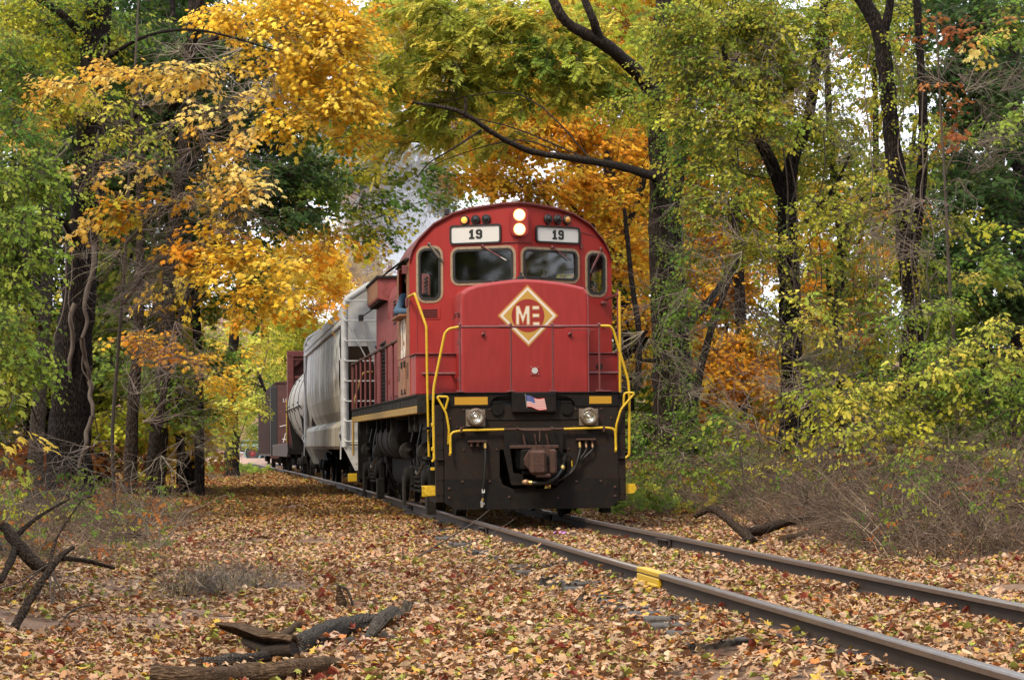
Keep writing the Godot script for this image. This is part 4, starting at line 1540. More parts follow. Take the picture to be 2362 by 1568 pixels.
func loco_rails() -> void:
	# front handrail, four stanchions
	var mb := MB.new()
	mb.tube([Vector3(-0.955, 2.555, 0.02), Vector3(-0.3, 2.557, 0.02), Vector3(0.3, 2.56, 0.02), Vector3(0.94, 2.566, 0.02)], 0.017, 8)
	for q in [[-0.42, -0.27], [0.30, 0.46]]:
		mb.tube([Vector3(q[0], 2.558, 0.02), Vector3(q[1], 2.559, 0.02)], 0.024, 8)
	L("front_handrail", mb, "rail_red")
	for q in [-0.945, -0.265, 0.297, 0.925]:
		mb = MB.new()
		mb.tube([Vector3(q, 1.69, 0.02), Vector3(q, 2.60, 0.02)], 0.013, 8)
		mb.ball(Vector3(q, 2.585, 0.02), Vector3(0.022, 0.025, 0.022), 6)
		mb.span(Vector3(q - 0.05, 1.69, -0.02), Vector3(q + 0.05 + (0.1 if q > 0.5 else 0.0), 1.705, 0.05), 0.004)
		bolt(mb, Vector3(q - 0.03, 1.705, 0.0), 0.012, Vector3.UP)
		bolt(mb, Vector3(q + 0.03, 1.705, 0.0), 0.012, Vector3.UP)
		L("stanchion", mb, "rail_red")
	# yellow grab posts at the front steps
	mb = MB.new()
	mb.tube(bend([Vector3(-0.96, 2.555, 0.02), Vector3(-1.09, 2.53, 0.02), Vector3(-1.145, 2.47, 0.01), Vector3(-1.295, 1.75, -0.02), Vector3(-1.302, 1.5, -0.02), Vector3(-1.295, 0.80, -0.02), Vector3(-1.32, 0.78, -0.03)], 0.08), 0.0175, 8)
	for yy in [1.24, 0.92]:
		mb.span(Vector3(-1.33, yy, -0.04), Vector3(-1.295, yy + 0.05, 0.0), 0.006)
	L("step_handrail", mb, "yellow")
	mb = MB.new()
	mb.tube(bend([Vector3(0.945, 2.567, 0.02), Vector3(1.08, 2.565, 0.02), Vector3(1.125, 2.50, 0.01), Vector3(1.325, 1.83, -0.02), Vector3(1.335, 1.6, -0.02), Vector3(1.325, 0.84, -0.02), Vector3(1.27, 0.80, -0.03)], 0.08), 0.0175, 8)
	L("step_handrail", mb, "yellow")
	mb = MB.new()
	mb.tube(bend([Vector3(-1.46, 3.07, -1.86), Vector3(-1.45, 3.06, -1.0), Vector3(-1.30, 2.60, -0.9), Vector3(-1.295, 2.0, -0.9), Vector3(-1.275, 0.80, -0.9)], 0.03), 0.0185, 8)
	L("step_handrail", mb, "yellow")
	mb = MB.new()
	mb.tube([Vector3(1.37, 3.09, -0.9), Vector3(1.372, 2.4, -0.9), Vector3(1.365, 1.66, -0.9)], 0.0185, 8)
	L("step_handrail", mb, "yellow")
	mb = MB.new()
	mb.tube([Vector3(1.35, 3.12, -0.91), Vector3(1.35, 2.0, -0.92)], 0.016, 8)
	mb.span(Vector3(1.33, 3.02, -1.9), Vector3(1.36, 3.06, -0.88), 0.006)
	L("handrail_backing", mb, "rail_red")
	# walkway railings along both sides
	for s in [-1.0, 1.0]:
		var pts := []
		for i in 10:
			var z := -4.35 - i * 1.24
			mb = MB.new()
			mb.tube([Vector3(s * 1.385, 1.68, z), Vector3(s * 1.385, 2.57, z)], 0.02, 8)
			L("walkway_stanchion", mb, "rail_red")
			pts.push_back(Vector3(s * 1.385, 2.58, z))
		mb = MB.new()
		mb.tube(pts, 0.02, 8)
		for p in pts:
			mb.ball(p, Vector3(0.035, 0.035, 0.06), 6)
		L("walkway_handrail", mb, "rust")
		mb = MB.new()
		mb.tube([Vector3(s * 1.36, 2.50, -15.8), Vector3(s * 1.36, 0.78, -15.8)], 0.022, 8)
		L("rear_step_handrail", mb, "yellow_worn")
		mb = MB.new()
		mb.tube(bend([Vector3(s * 0.95, 2.45, -16.0), Vector3(s * 1.15, 2.44, -16.0), Vector3(s * 1.32, 1.9, -15.9), Vector3(s * 1.34, 1.7, -15.85)], 0.08), 0.02, 8)
		L("rear_step_handrail", mb, "yellow_worn")

func loco_running_gear() -> void:
	for c in [-3.42, -12.63]:
		var mb := MB.new()
		var side := PackedVector2Array([Vector2(-2.0, 0.60), Vector2(-1.9, 0.80), Vector2(-1.0, 0.86), Vector2(-0.5, 0.70), Vector2(0.5, 0.70), Vector2(1.0, 0.86), Vector2(1.9, 0.80), Vector2(2.0, 0.60), Vector2(1.72, 0.42), Vector2(1.15, 0.42), Vector2(0.7, 0.36), Vector2(0.5, 0.26), Vector2(-0.5, 0.26), Vector2(-0.7, 0.36), Vector2(-1.15, 0.42), Vector2(-1.72, 0.42)])
		side.reverse()
		for s in [-1.0, 1.0]:
			var x := Transform3D(Basis(Vector3(0, 0, -s), Vector3.UP, Vector3(s, 0, 0)), Vector3(s * 1.0, 0, c))
			mb.plate(side, [], -0.06, 0.08, x)
			for q in [-1.42, 1.42]:
				mb.span(Vector3(s * 1.08, 0.36, c + q - 0.2), Vector3(s * 1.2, 0.68, c + q + 0.2), 0.03)
				mb.lathe(Vector3(s * 1.2, 0.52, c + q), Vector3(s, 0, 0), [Vector2(0.14, 0), Vector2(0.14, 0.05), Vector2(0.1, 0.08), Vector2(0, 0.08)], 16)
				mb.span(Vector3(s * 1.02, 0.12, c + q - 0.3), Vector3(s * 1.1, 0.9, c + q - 0.25), 0.004)
			for q in [-0.3, 0.3]:
				for j in 6:
					mb.lathe(Vector3(s * 1.12, 0.30 + j * 0.065, c + q), Vector3.UP, [Vector2(0.10, 0), Vector2(0.12, 0.02), Vector2(0.10, 0.045)], 12)
			mb.span(Vector3(s * 0.9, 0.86, c - 0.5), Vector3(s * 1.1, 1.2, c + 0.5), 0.02)
		mb.span(Vector3(-0.95, 0.4, c - 0.4), Vector3(0.95, 0.75, c + 0.4), 0.02)
		var tr := L("truck_frame", mb, "under")
		for q in [-1.42, 1.42]:
			mb = MB.new()
			wheelset(mb, Vector3(0, 0.51, c + q), 0.51)
			L("wheelset", mb, "under_grey", tr)
		for s in [-1.0, 1.0]:
			for q in ([1.12, -1.95] if c > -5.0 else [1.7, -1.6]):
				mb = MB.new()
				mb.lathe(Vector3(s * 1.16, 0.90, c + q), Vector3(0, 0, 1), [Vector2(0, -0.3), Vector2(0.13, -0.28), Vector2(0.14, -0.02), Vector2(0.125, 0.0), Vector2(0.05, 0.012), Vector2(0.03, 0.05), Vector2(0, 0.05)], 22)
				mb.tube([Vector3(s * 1.16, 0.90, c + q), Vector3(s * 1.16, 0.93, c + q + 0.45)], 0.02, 6)
				L("brake_cylinder", mb, "under_grey", tr)
			mb = MB.new()   # pedestal plates
			mb.span(Vector3(s * 1.15, 0.04, c + 1.95), Vector3(s * 1.28, 0.40, c + 2.2), 0.006)
			mb.span(Vector3(s * 1.18, 0.06, c - 2.5), Vector3(s * 1.22, 0.5, c - 2.25), 0.006)
			L("rail_guard", mb, "under_grey", tr)
			mb = MB.new()   # sand pipes and brake rigging
			for q in [-2.1, -0.9, 0.9, 2.1]:
				mb.tube(smooth_path([Vector3(s * 1.05, 1.3, c + q), Vector3(s * 1.12, 0.8, c + q * 1.02), Vector3(s * 0.95, 0.3, c + q * 0.98), Vector3(s * 0.8, 0.08, c + q * 0.95)]), 0.02, 6)
			mb.tube(smooth_path([Vector3(s * 1.24, 0.62, c + 0.2), Vector3(s * 1.26, 0.58, c + 0.7), Vector3(s * 1.22, 0.75, c + 1.2)]), 0.022, 6)
			L("sand_pipe", mb, "hose", tr).set_meta("kind", "stuff")
	# tanks between the trucks
	for s in [-1.0, 1.0]:
		var mb := MB.new()
		mb.lathe(Vector3(s * 1.02, 1.08, -10.2), Vector3(0, 0, 1), [Vector2(0, 0), Vector2(0.2, 0.03), Vector2(0.31, 0.13), Vector2(0.31, 3.1), Vector2(0.2, 3.2), Vector2(0, 3.23)], 24)
		var tk := L("air_tank", mb, "under_grey")
		mb = MB.new()
		for q in [-9.7, -8.7, -7.5]:
			mb.lathe(Vector3(s * 1.02, 1.08, q), Vector3(0, 0, 1), [Vector2(0.312, 0), Vector2(0.322, 0), Vector2(0.322, 0.05), Vector2(0.312, 0.05)], 24)
			mb.span(Vector3(s * 1.25, 1.2, q), Vector3(s * 1.34, 1.46, q + 0.05), 0.004)
		L("tank_strap", mb, "under", tk)
		mb = MB.new()
		for q in [-2.2, -3.1, -6.4, -12.0, -14.0]:
			mb.span(Vector3(s * 1.30, 1.18, q), Vector3(s * 1.36, 1.43, q + 0.05), 0.004)
		L("hanger", mb, "under_grey")
	var ft := MB.new()
	ft.plate(round_rect(-1.0, 0.28, 1.0, 1.05, 0.2), [], -10.6, -6.2)
	L("fuel_tank", ft, "under")
	var cp := MB.new()
	cp.span(Vector3(-0.18, 0.7, -16.5), Vector3(0.18, 0.98, -16.0), 0.04)
	L("rear_coupler", cp, "rust")

func wheelset(mb: MB, c: Vector3, r: float) -> void:
	for s in [-1.0, 1.0]:
		mb.lathe(c + Vector3(s * 0.68, 0, 0), Vector3(s, 0, 0), [Vector2(0.05, 0), Vector2(r + 0.028, 0), Vector2(r + 0.028, 0.025), Vector2(r, 0.04), Vector2(r - 0.006, 0.135), Vector2(r - 0.07, 0.14), Vector2(r - 0.10, 0.08), Vector2(0.15, 0.06), Vector2(0.12, 0.14), Vector2(0, 0.14)], 28)
	mb.cyl(c + Vector3(-0.75, 0, 0), c + Vector3(0.75, 0, 0), 0.085, 12)

# ---------------------------------------------------------------- people
# a body as one surface: tapered bones [from, to, radius, radius, colour] joined smoothly, meshed by surface nets
func body(bones: Array, cell: float, blend: float, into: MB, x := Transform3D()) -> void:
	var lo := Vector3.INF
	var hi := -Vector3.INF
	for b in bones:
		var r: float = maxf(b[2], b[3])
		for p in [b[0], b[1]]:
			lo = lo.min(p - Vector3.ONE * r)
			hi = hi.max(p + Vector3.ONE * r)
	lo -= Vector3.ONE * (blend + cell * 3.0)
	hi += Vector3.ONE * (blend + cell * 3.0)
	var nx := int((hi.x - lo.x) / cell) + 2
	var ny := int((hi.y - lo.y) / cell) + 2
	var nz := int((hi.z - lo.z) / cell) + 2
	var f := PackedFloat32Array()
	f.resize(nx * ny * nz)
	f.fill(1.0)
	var near := PackedInt32Array()
	near.resize(nx * ny * nz)
	var best := PackedFloat32Array()
	best.resize(nx * ny * nz)
	best.fill(9.0)
	for bi in bones.size():
		var b: Array = bones[bi]
		var A: Vector3 = b[0]
		var D: Vector3 = b[1] - A
		var r0: float = b[2]
		var r1: float = b[3]
		var dd := maxf(D.length_squared(), 1e-9)
		var m := maxf(r0, r1) + blend + cell * 2.0
		var l := ((A.min(A + D) - Vector3.ONE * m - lo) / cell).floor()
		var h := ((A.max(A + D) + Vector3.ONE * m - lo) / cell).ceil()
		for k in range(maxi(0, int(l.z)), mini(nz, int(h.z) + 1)):
			for j in range(maxi(0, int(l.y)), mini(ny, int(h.y) + 1)):
				for i in range(maxi(0, int(l.x)), mini(nx, int(h.x) + 1)):
					var p := lo + Vector3(i, j, k) * cell - A
					var t := clampf(p.dot(D) / dd, 0.0, 1.0)
					var d := (p - D * t).length() - lerpf(r0, r1, t)
					var at_ := i + nx * (j + ny * k)
					if d < best[at_]:
						best[at_] = d
						near[at_] = bi
					var e := f[at_]
					var w := maxf(blend - absf(e - d), 0.0) / blend
					f[at_] = minf(e, d) - w * w * blend * 0.25
	var vid := {}
	var pos := PackedVector3Array()
	var cols := PackedColorArray()
	var step := [1, nx, nx * ny]
	for k in nz - 1:
		for j in ny - 1:
			for i in nx - 1:
				var at_ := i + nx * (j + ny * k)
				var s := Vector3.ZERO
				var c := 0
				for e in [[0, 0, 0, 0], [0, 1, 0, 0], [0, 0, 1, 0], [0, 1, 1, 0], [1, 0, 0, 0], [1, 1, 0, 0], [1, 0, 0, 1], [1, 1, 0, 1], [2, 0, 0, 0], [2, 1, 0, 0], [2, 0, 1, 0], [2, 1, 1, 0]]:
					var ax: int = e[0]
					var o := Vector3i(e[1], 0, 0)
					if ax == 0:
						o = Vector3i(0, e[1], e[2])
					elif ax == 1:
						o = Vector3i(e[1], 0, e[3])
					else:
						o = Vector3i(e[1], e[2], 0)
					var q := at_ + o.x + nx * (o.y + ny * o.z)
					var fa := f[q]
					var fb: float = f[q + step[ax]]
					if (fa < 0.0) != (fb < 0.0):
						var u := fa / (fa - fb)
						var p := Vector3(o)
						p[ax] += u
						s += p
						c += 1
				if c > 0:
					vid[at_] = pos.size()
					pos.push_back(lo + (Vector3(i, j, k) + s / c) * cell)
					cols.push_back(bones[near[at_]][4])
	var tris := PackedInt32Array()
	for at_ in vid:
		for ax in 3:
			var u: int = step[(ax + 1) % 3]
			var w: int = step[(ax + 2) % 3]
			var fa := f[at_]
			var fb: float = f[at_ + step[ax]]
			if (fa < 0.0) == (fb < 0.0) or not (vid.has(at_ - u) and vid.has(at_ - w) and vid.has(at_ - u - w)):
				continue
			var q := [vid[at_], vid[at_ - u], vid[at_ - u - w], vid[at_ - w]]
			if fa < 0.0:
				tris.append_array([q[0], q[1], q[2], q[0], q[2], q[3]])
			else:
				tris.append_array([q[0], q[2], q[1], q[0], q[3], q[2]])
	var ns := PackedVector3Array()
	ns.resize(pos.size())
	for k in range(0, tris.size(), 3):
		var a := pos[tris[k]]
		var g := (pos[tris[k + 1]] - a).cross(pos[tris[k + 2]] - a)
		for e in 3:
			ns[tris[k + e]] += g
	for k in range(0, tris.size(), 3):
		for e in [0, 2, 1]:
			into.col = cols[tris[k + e]]
			into.vert(x * pos[tris[k + e]], x.basis * ns[tris[k + e]].normalized())
	into.col = Color.WHITE

func head(mb: MB, x: Transform3D, skin: Color, glasses: bool) -> void:
	# chin at the origin's front, face along +z, about 0.23 high
	var dk := skin * 0.8
	body([
		[Vector3(0, 0.14, -0.015), Vector3(0, 0.155, -0.03), 0.082, 0.084, skin], [Vector3(0, 0.03, 0.045), Vector3(0, 0.10, 0.03), 0.036, 0.06, skin],
		[Vector3(0, 0.105, 0.088), Vector3(0, 0.075, 0.105), 0.008, 0.014, skin], [Vector3(-0.03, 0.125, 0.068), Vector3(0.03, 0.125, 0.068), 0.014, 0.014, skin],
		[Vector3(-0.085, 0.09, -0.015), Vector3(-0.09, 0.125, -0.02), 0.012, 0.016, dk], [Vector3(0.085, 0.09, -0.015), Vector3(0.09, 0.125, -0.02), 0.012, 0.016, dk],
		[Vector3(-0.018, 0.042, 0.076), Vector3(0.018, 0.042, 0.076), 0.008, 0.008, Color(skin.r * 0.7, skin.g * 0.45, skin.b * 0.45)],
		[Vector3(0, -0.10, -0.04), Vector3(0, 0.03, -0.02), 0.055, 0.052, skin]], 0.007, 0.02, mb, x)
	mb.col = Color(0.01, 0.01, 0.012)
	for s in [-1.0, 1.0]:
		var e := Vector3(s * 0.033, 0.108, 0.083)
		if glasses:
			var m2 := MB.new()
			m2.ball(e, Vector3(0.028, 0.02, 0.01), 6)
			m2.tube([e, Vector3(s * 0.08, 0.115, 0.0)], 0.004, 5)
			for i in m2.v.size():
				mb.vert(x * m2.v[i], x.basis * m2.n[i])
		else:
			var m3 := MB.new()
			m3.ball(e + Vector3(0, 0, -0.003), Vector3(0.011, 0.007, 0.007), 5)
			for i in m3.v.size():
				mb.vert(x * m3.v[i], x.basis * m3.n[i])
	mb.col = Color.WHITE

func hair_mesh(x: Transform3D, c: Color, peak: bool) -> ArrayMesh:
	var mb := MB.new()
	var parts := [[Vector3(0, 0.165, -0.035), Vector3(0, 0.18, -0.03), 0.088, 0.082, c], [Vector3(0, 0.10, -0.06), Vector3(0, 0.15, -0.05), 0.075, 0.088, c]]
	if peak:
		parts.push_back([Vector3(-0.04, 0.165, 0.09), Vector3(0.04, 0.165, 0.09), 0.012, 0.012, c])
		parts.push_back([Vector3(0, 0.17, 0.05), Vector3(0, 0.165, 0.11), 0.02, 0.010, c])
	body(parts, 0.009, 0.03, mb, x)
	return mb.mesh()

# palm, four unequal curled fingers and a thumb from the palm's side; fingers point along +z, palm down
func hand(mb: MB, x: Transform3D, skin: Color) -> void:
	var b := [[Vector3(-0.02, 0, 0.0), Vector3(-0.026, 0, 0.075), 0.018, 0.014, skin], [Vector3(0.02, 0, 0.0), Vector3(0.026, 0, 0.07), 0.018, 0.013, skin], [Vector3(0, 0, -0.05), Vector3(0, 0, 0.06), 0.024, 0.014, skin]]
	var lens := [0.075, 0.085, 0.078, 0.06]
	for k in 4:
		var xx := -0.03 + 0.02 * k
		var l: float = lens[k]
		var a := Vector3(xx, 0.002, 0.075)
		var c := a + Vector3(xx * 0.12, -0.012, l * 0.45)
		var d := c + Vector3(0, -0.02, l * 0.27)
		var e := d + Vector3(0, -0.02, l * 0.12)
		b.append_array([[a, c, 0.0095, 0.009, skin], [c, d, 0.009, 0.008, skin], [d, e, 0.008, 0.007, skin]])
	b.append_array([[Vector3(-0.022, -0.006, 0.01), Vector3(-0.052, -0.012, 0.042), 0.014, 0.011, skin], [Vector3(-0.052, -0.012, 0.042), Vector3(-0.056, -0.022, 0.075), 0.0105, 0.008, skin]])
	body(b, 0.004, 0.006, mb, x)

func person(label: String, group: String, base: Vector3, bones: Array, head_x: Transform3D, hands: Array, skin: Color, hair: Color, glasses: bool, peak: bool) -> void:
	var o := thing("person", label, "person", group)
	o.transform = loco.transform * Transform3D(Basis(), base)
	var mb := MB.new()
	body(bones, 0.014, 0.04, mb)
	head(mb, head_x, skin, glasses)
	for h in hands:
		hand(mb, h, skin)
	part("body", mb.mesh(), M["cloth"], o)
	part("cap" if peak else "hair", hair_mesh(head_x, hair, peak), M["cloth"], o)

func build_people() -> void:
	var cloth := StandardMaterial3D.new()
	cloth.vertex_color_use_as_albedo = true
	cloth.roughness = 0.85
	M["cloth"] = cloth
	var skin := Color(0.42, 0.22, 0.15)
	var blue := Color(0.05, 0.095, 0.16)
	var jeans := Color(0.03, 0.045, 0.09)
	# the engineer, seated at the left window with his arm on the rest
	var c := Vector3(-1.18, 2.62, -3.0)   # his hips
	person("person in a blue shirt leaning an arm out of the cab's open left window", "crew in the locomotive cab", c, [
		[Vector3(0, 0, 0), Vector3(-0.04, 0.22, -0.02), 0.15, 0.15, blue], [Vector3(-0.04, 0.22, -0.02), Vector3(-0.1, 0.46, -0.02), 0.15, 0.13, blue],
		[Vector3(0.06, 0.50, -0.04), Vector3(-0.24, 0.50, 0.0), 0.065, 0.07, blue], [Vector3(-0.1, 0.5, -0.02), Vector3(-0.12, 0.60, 0.0), 0.07, 0.055, skin],
		[Vector3(-0.25, 0.50, 0.0), Vector3(-0.35, 0.30, 0.16), 0.066, 0.055, blue], [Vector3(-0.35, 0.30, 0.16), Vector3(-0.22, 0.29, 0.40), 0.052, 0.042, blue],
		[Vector3(0.08, 0.50, -0.04), Vector3(0.14, 0.24, 0.05), 0.062, 0.052, blue], [Vector3(0.14, 0.24, 0.05), Vector3(0.04, 0.20, 0.28), 0.05, 0.04, blue],
		[Vector3(-0.09, -0.02, 0), Vector3(-0.10, 0.0, 0.44), 0.10, 0.075, jeans], [Vector3(0.09, -0.02, 0), Vector3(0.10, 0.0, 0.44), 0.10, 0.075, jeans],
		[Vector3(-0.10, 0.0, 0.44), Vector3(-0.10, -0.36, 0.46), 0.072, 0.055, jeans], [Vector3(0.10, 0.0, 0.44), Vector3(0.10, -0.36, 0.46), 0.072, 0.055, jeans]],
		Transform3D(Basis(Vector3.UP, 0.1), Vector3(-0.13, 0.64, 0.03)), [Transform3D(Basis(Vector3.UP, 0.6), Vector3(-0.18, 0.285, 0.46)), Transform3D(Basis(Vector3.UP, -0.3), Vector3(0.03, 0.19, 0.33))], skin, Color(0.06, 0.035, 0.02), false, false)
	# a passenger low behind the right side window
	c = Vector3(1.215, 2.54, -2.6)
	var shirt := Color(0.12, 0.12, 0.13)
	person("person in dark glasses looking out through the narrow right cab window", "crew in the locomotive cab", c, [
		[Vector3(0, 0, 0), Vector3(0, 0.2, 0), 0.13, 0.13, shirt], [Vector3(0, 0.2, 0), Vector3(0, 0.38, 0), 0.13, 0.11, shirt],
		[Vector3(-0.14, 0.41, 0), Vector3(0.14, 0.41, 0), 0.06, 0.06, shirt], [Vector3(0, 0.42, 0), Vector3(0, 0.52, 0.01), 0.06, 0.05, skin],
		[Vector3(-0.16, 0.41, 0), Vector3(-0.2, 0.16, 0.08), 0.055, 0.047, shirt], [Vector3(-0.2, 0.16, 0.08), Vector3(-0.1, 0.12, 0.28), 0.045, 0.036, skin],
		[Vector3(0.16, 0.41, 0), Vector3(0.19, 0.16, 0.08), 0.055, 0.047, shirt], [Vector3(0.19, 0.16, 0.08), Vector3(0.1, 0.12, 0.28), 0.045, 0.036, skin],
		[Vector3(-0.08, 0, 0), Vector3(-0.09, 0.0, 0.40), 0.09, 0.07, jeans], [Vector3(0.08, 0, 0), Vector3(0.09, 0.0, 0.40), 0.09, 0.07, jeans],
		[Vector3(-0.09, 0, 0.40), Vector3(-0.09, -0.2, 0.42), 0.07, 0.055, jeans], [Vector3(0.09, 0, 0.40), Vector3(0.09, -0.2, 0.42), 0.07, 0.055, jeans]],
		Transform3D(Basis(Vector3.UP, -0.35), Vector3(0.03, 0.55, 0.03)), [Transform3D(Basis(Vector3.UP, 0.4), Vector3(-0.08, 0.115, 0.33)), Transform3D(Basis(Vector3.UP, -0.4), Vector3(0.08, 0.115, 0.33))], skin, Color(0.05, 0.04, 0.035), true, true)
	# someone standing behind the middle window
	c = Vector3(0.30, 2.22, -2.75)
	var coat := Color(0.02, 0.022, 0.025)
	person("person in a dark jacket standing behind the right half of the windscreen", "crew in the locomotive cab", c, [
		[Vector3(0, 0.55, 0), Vector3(0, 0.8, 0), 0.15, 0.15, coat], [Vector3(0, 0.8, 0), Vector3(0, 1.02, 0), 0.15, 0.13, coat],
		[Vector3(-0.17, 1.07, 0), Vector3(0.17, 1.07, 0), 0.065, 0.065, coat], [Vector3(0, 1.08, 0), Vector3(0, 1.18, 0.01), 0.06, 0.05, skin],
		[Vector3(-0.19, 1.07, 0), Vector3(-0.25, 0.8, 0.06), 0.06, 0.05, coat], [Vector3(-0.25, 0.8, 0.06), Vector3(-0.12, 0.75, 0.28), 0.048, 0.04, coat],
		[Vector3(0.19, 1.07, 0), Vector3(0.28, 0.85, 0.12), 0.06, 0.05, coat], [Vector3(0.28, 0.85, 0.12), Vector3(0.28, 1.1, 0.2), 0.048, 0.04, coat],
		[Vector3(-0.09, 0.52, 0), Vector3(-0.10, 0.1, 0.02), 0.10, 0.07, jeans], [Vector3(0.09, 0.52, 0), Vector3(0.10, 0.1, 0.02), 0.10, 0.07, jeans]],
		Transform3D(Basis(Vector3.UP, 0.2), Vector3(-0.01, 1.22, 0.04)), [Transform3D(Basis(Vector3.UP, 0.4), Vector3(-0.10, 0.745, 0.33)), Transform3D(Basis(Vector3.RIGHT, -1.4), Vector3(0.28, 1.15, 0.21))], skin, Color(0.02, 0.018, 0.016), false, false)

# ---------------------------------------------------------------- the goods cars
func bogie(car: Node3D, z: float) -> void:
	var mb := MB.new()
	var side := PackedVector2Array([Vector2(-1.1, 0.42), Vector2(-1.1, 0.62), Vector2(-0.7, 0.66), Vector2(-0.35, 0.80), Vector2(0.35, 0.80), Vector2(0.7, 0.66), Vector2(1.1, 0.62), Vector2(1.1, 0.42), Vector2(0.62, 0.42), Vector2(0.36, 0.20), Vector2(-0.36, 0.20), Vector2(-0.62, 0.42)])
	var hole := PackedVector2Array([Vector2(-0.25, 0.30), Vector2(0.25, 0.30), Vector2(0.25, 0.66), Vector2(-0.25, 0.66)])
	for s in [-1.0, 1.0]:
		var x := Transform3D(Basis(Vector3(0, 0, -s), Vector3.UP, Vector3(s, 0, 0)), Vector3(s * 0.98, 0, z))
		mb.plate(side, [hole], -0.05, 0.06, x)
		for q in [-0.88, 0.88]:
			mb.lathe(Vector3(s * 1.0, 0.46, z + q), Vector3(s, 0, 0), [Vector2(0.15, 0), Vector2(0.15, 0.12), Vector2(0.09, 0.17), Vector2(0, 0.17)], 14)
		for q in [-0.15, 0.0, 0.15]:
			for j in 5:
				mb.lathe(Vector3(s * 0.99, 0.31 + j * 0.065, z + q), Vector3.UP, [Vector2(0.05, 0), Vector2(0.068, 0.018), Vector2(0.05, 0.04)], 8)
	mb.span(Vector3(-1.05, 0.5, z - 0.2), Vector3(1.05, 0.75, z + 0.2), 0.02)
	mb.span(Vector3(-0.3, 0.7, z - 0.3), Vector3(0.3, 1.0, z + 0.3), 0.02)
	var tr := part("truck_frame", mb.mesh(), M["under"], car)
	for q in [-0.88, 0.88]:
		mb = MB.new()
		wheelset(mb, Vector3(0, 0.42, z + q), 0.42)
		part("wheelset", mb.mesh(), M["under_grey"], tr)

func coupler_end(car: Node3D, z: float, dir: float) -> void:
	var mb := MB.new()
	mb.span(Vector3(-0.12, 0.68, z - 0.3), Vector3(0.12, 0.92, z + 0.3), 0.03)
	mb.span(Vector3(-0.17, 0.62, z + dir * 0.28 - 0.12), Vector3(0.17, 0.98, z + dir * 0.28 + 0.12), 0.04)
	mb.tube(smooth_path([Vector3(0.3, 0.8, z), Vector3(0.32, 0.5, z + dir * 0.2), Vector3(0.15, 0.38, z + dir * 0.4)]), 0.025, 6)
	part("coupler", mb.mesh(), M["rust"], car)

# the side of the covered hopper: pale paint with rust and mud running down it
func streak_tex() -> ImageTexture:
	var w := 512
	var h := 256
	var im := Image.create(w, h, false, Image.FORMAT_RGB8)
	var n1 := FastNoiseLite.new()
	n1.seed = 71
	n1.frequency = 0.02
	var n2 := FastNoiseLite.new()
	n2.seed = 72
	n2.frequency = 0.08
	var n3 := FastNoiseLite.new()
	n3.seed = 73
	n3.frequency = 0.05
	n3.fractal_octaves = 4
	for x in w:
		var reach := 0.46 + 0.25 * n1.get_noise_2d(x, 5) + 0.18 * n2.get_noise_2d(x * 1.5, 9)   # how high the mud stain climbs
		var streak := n2.get_noise_2d(x * 2.0, 30.0) * 0.5 + 0.5
		var soot := clampf(n1.get_noise_2d(x * 1.6, 80.0) * 2.6 + 0.15, 0.0, 1.0) + (0.7 if x < 110 else 0.0)
		for y in h:
			var up := 1.0 - float(y) / h
			var c := Color(0.62, 0.615, 0.595).lerp(Color(0.52, 0.515, 0.48), n3.get_noise_2d(x, y) * 0.5 + 0.5)
			var mud := smoothstep(reach + 0.08, reach - 0.10, up) * clampf(0.2 + 2.4 * (streak - 0.25), 0.25, 1.3) * (0.9 + 0.6 * n2.get_noise_2d(x * 4.0, y * 0.1 + 60.0))
			c = c.lerp(Color(0.165, 0.112, 0.026), clampf(mud, 0.0, 1.0) * 0.95)
			var dark := smoothstep(0.42, 0.62, n2.get_noise_2d(x * 3.6, y * 0.16) * 0.5 + 0.5) * soot * smoothstep(0.2, 0.5, up)
			c = c.lerp(Color(0.03, 0.028, 0.027), clampf(dark, 0.0, 0.8))
			im.set_pixel(x, y, c.linear_to_srgb())
	return ImageTexture.create_from_image(im)

func build_cars() -> void:
	covered_hopper()
	tank_car()
	bulkhead_flat()
	boxcar()

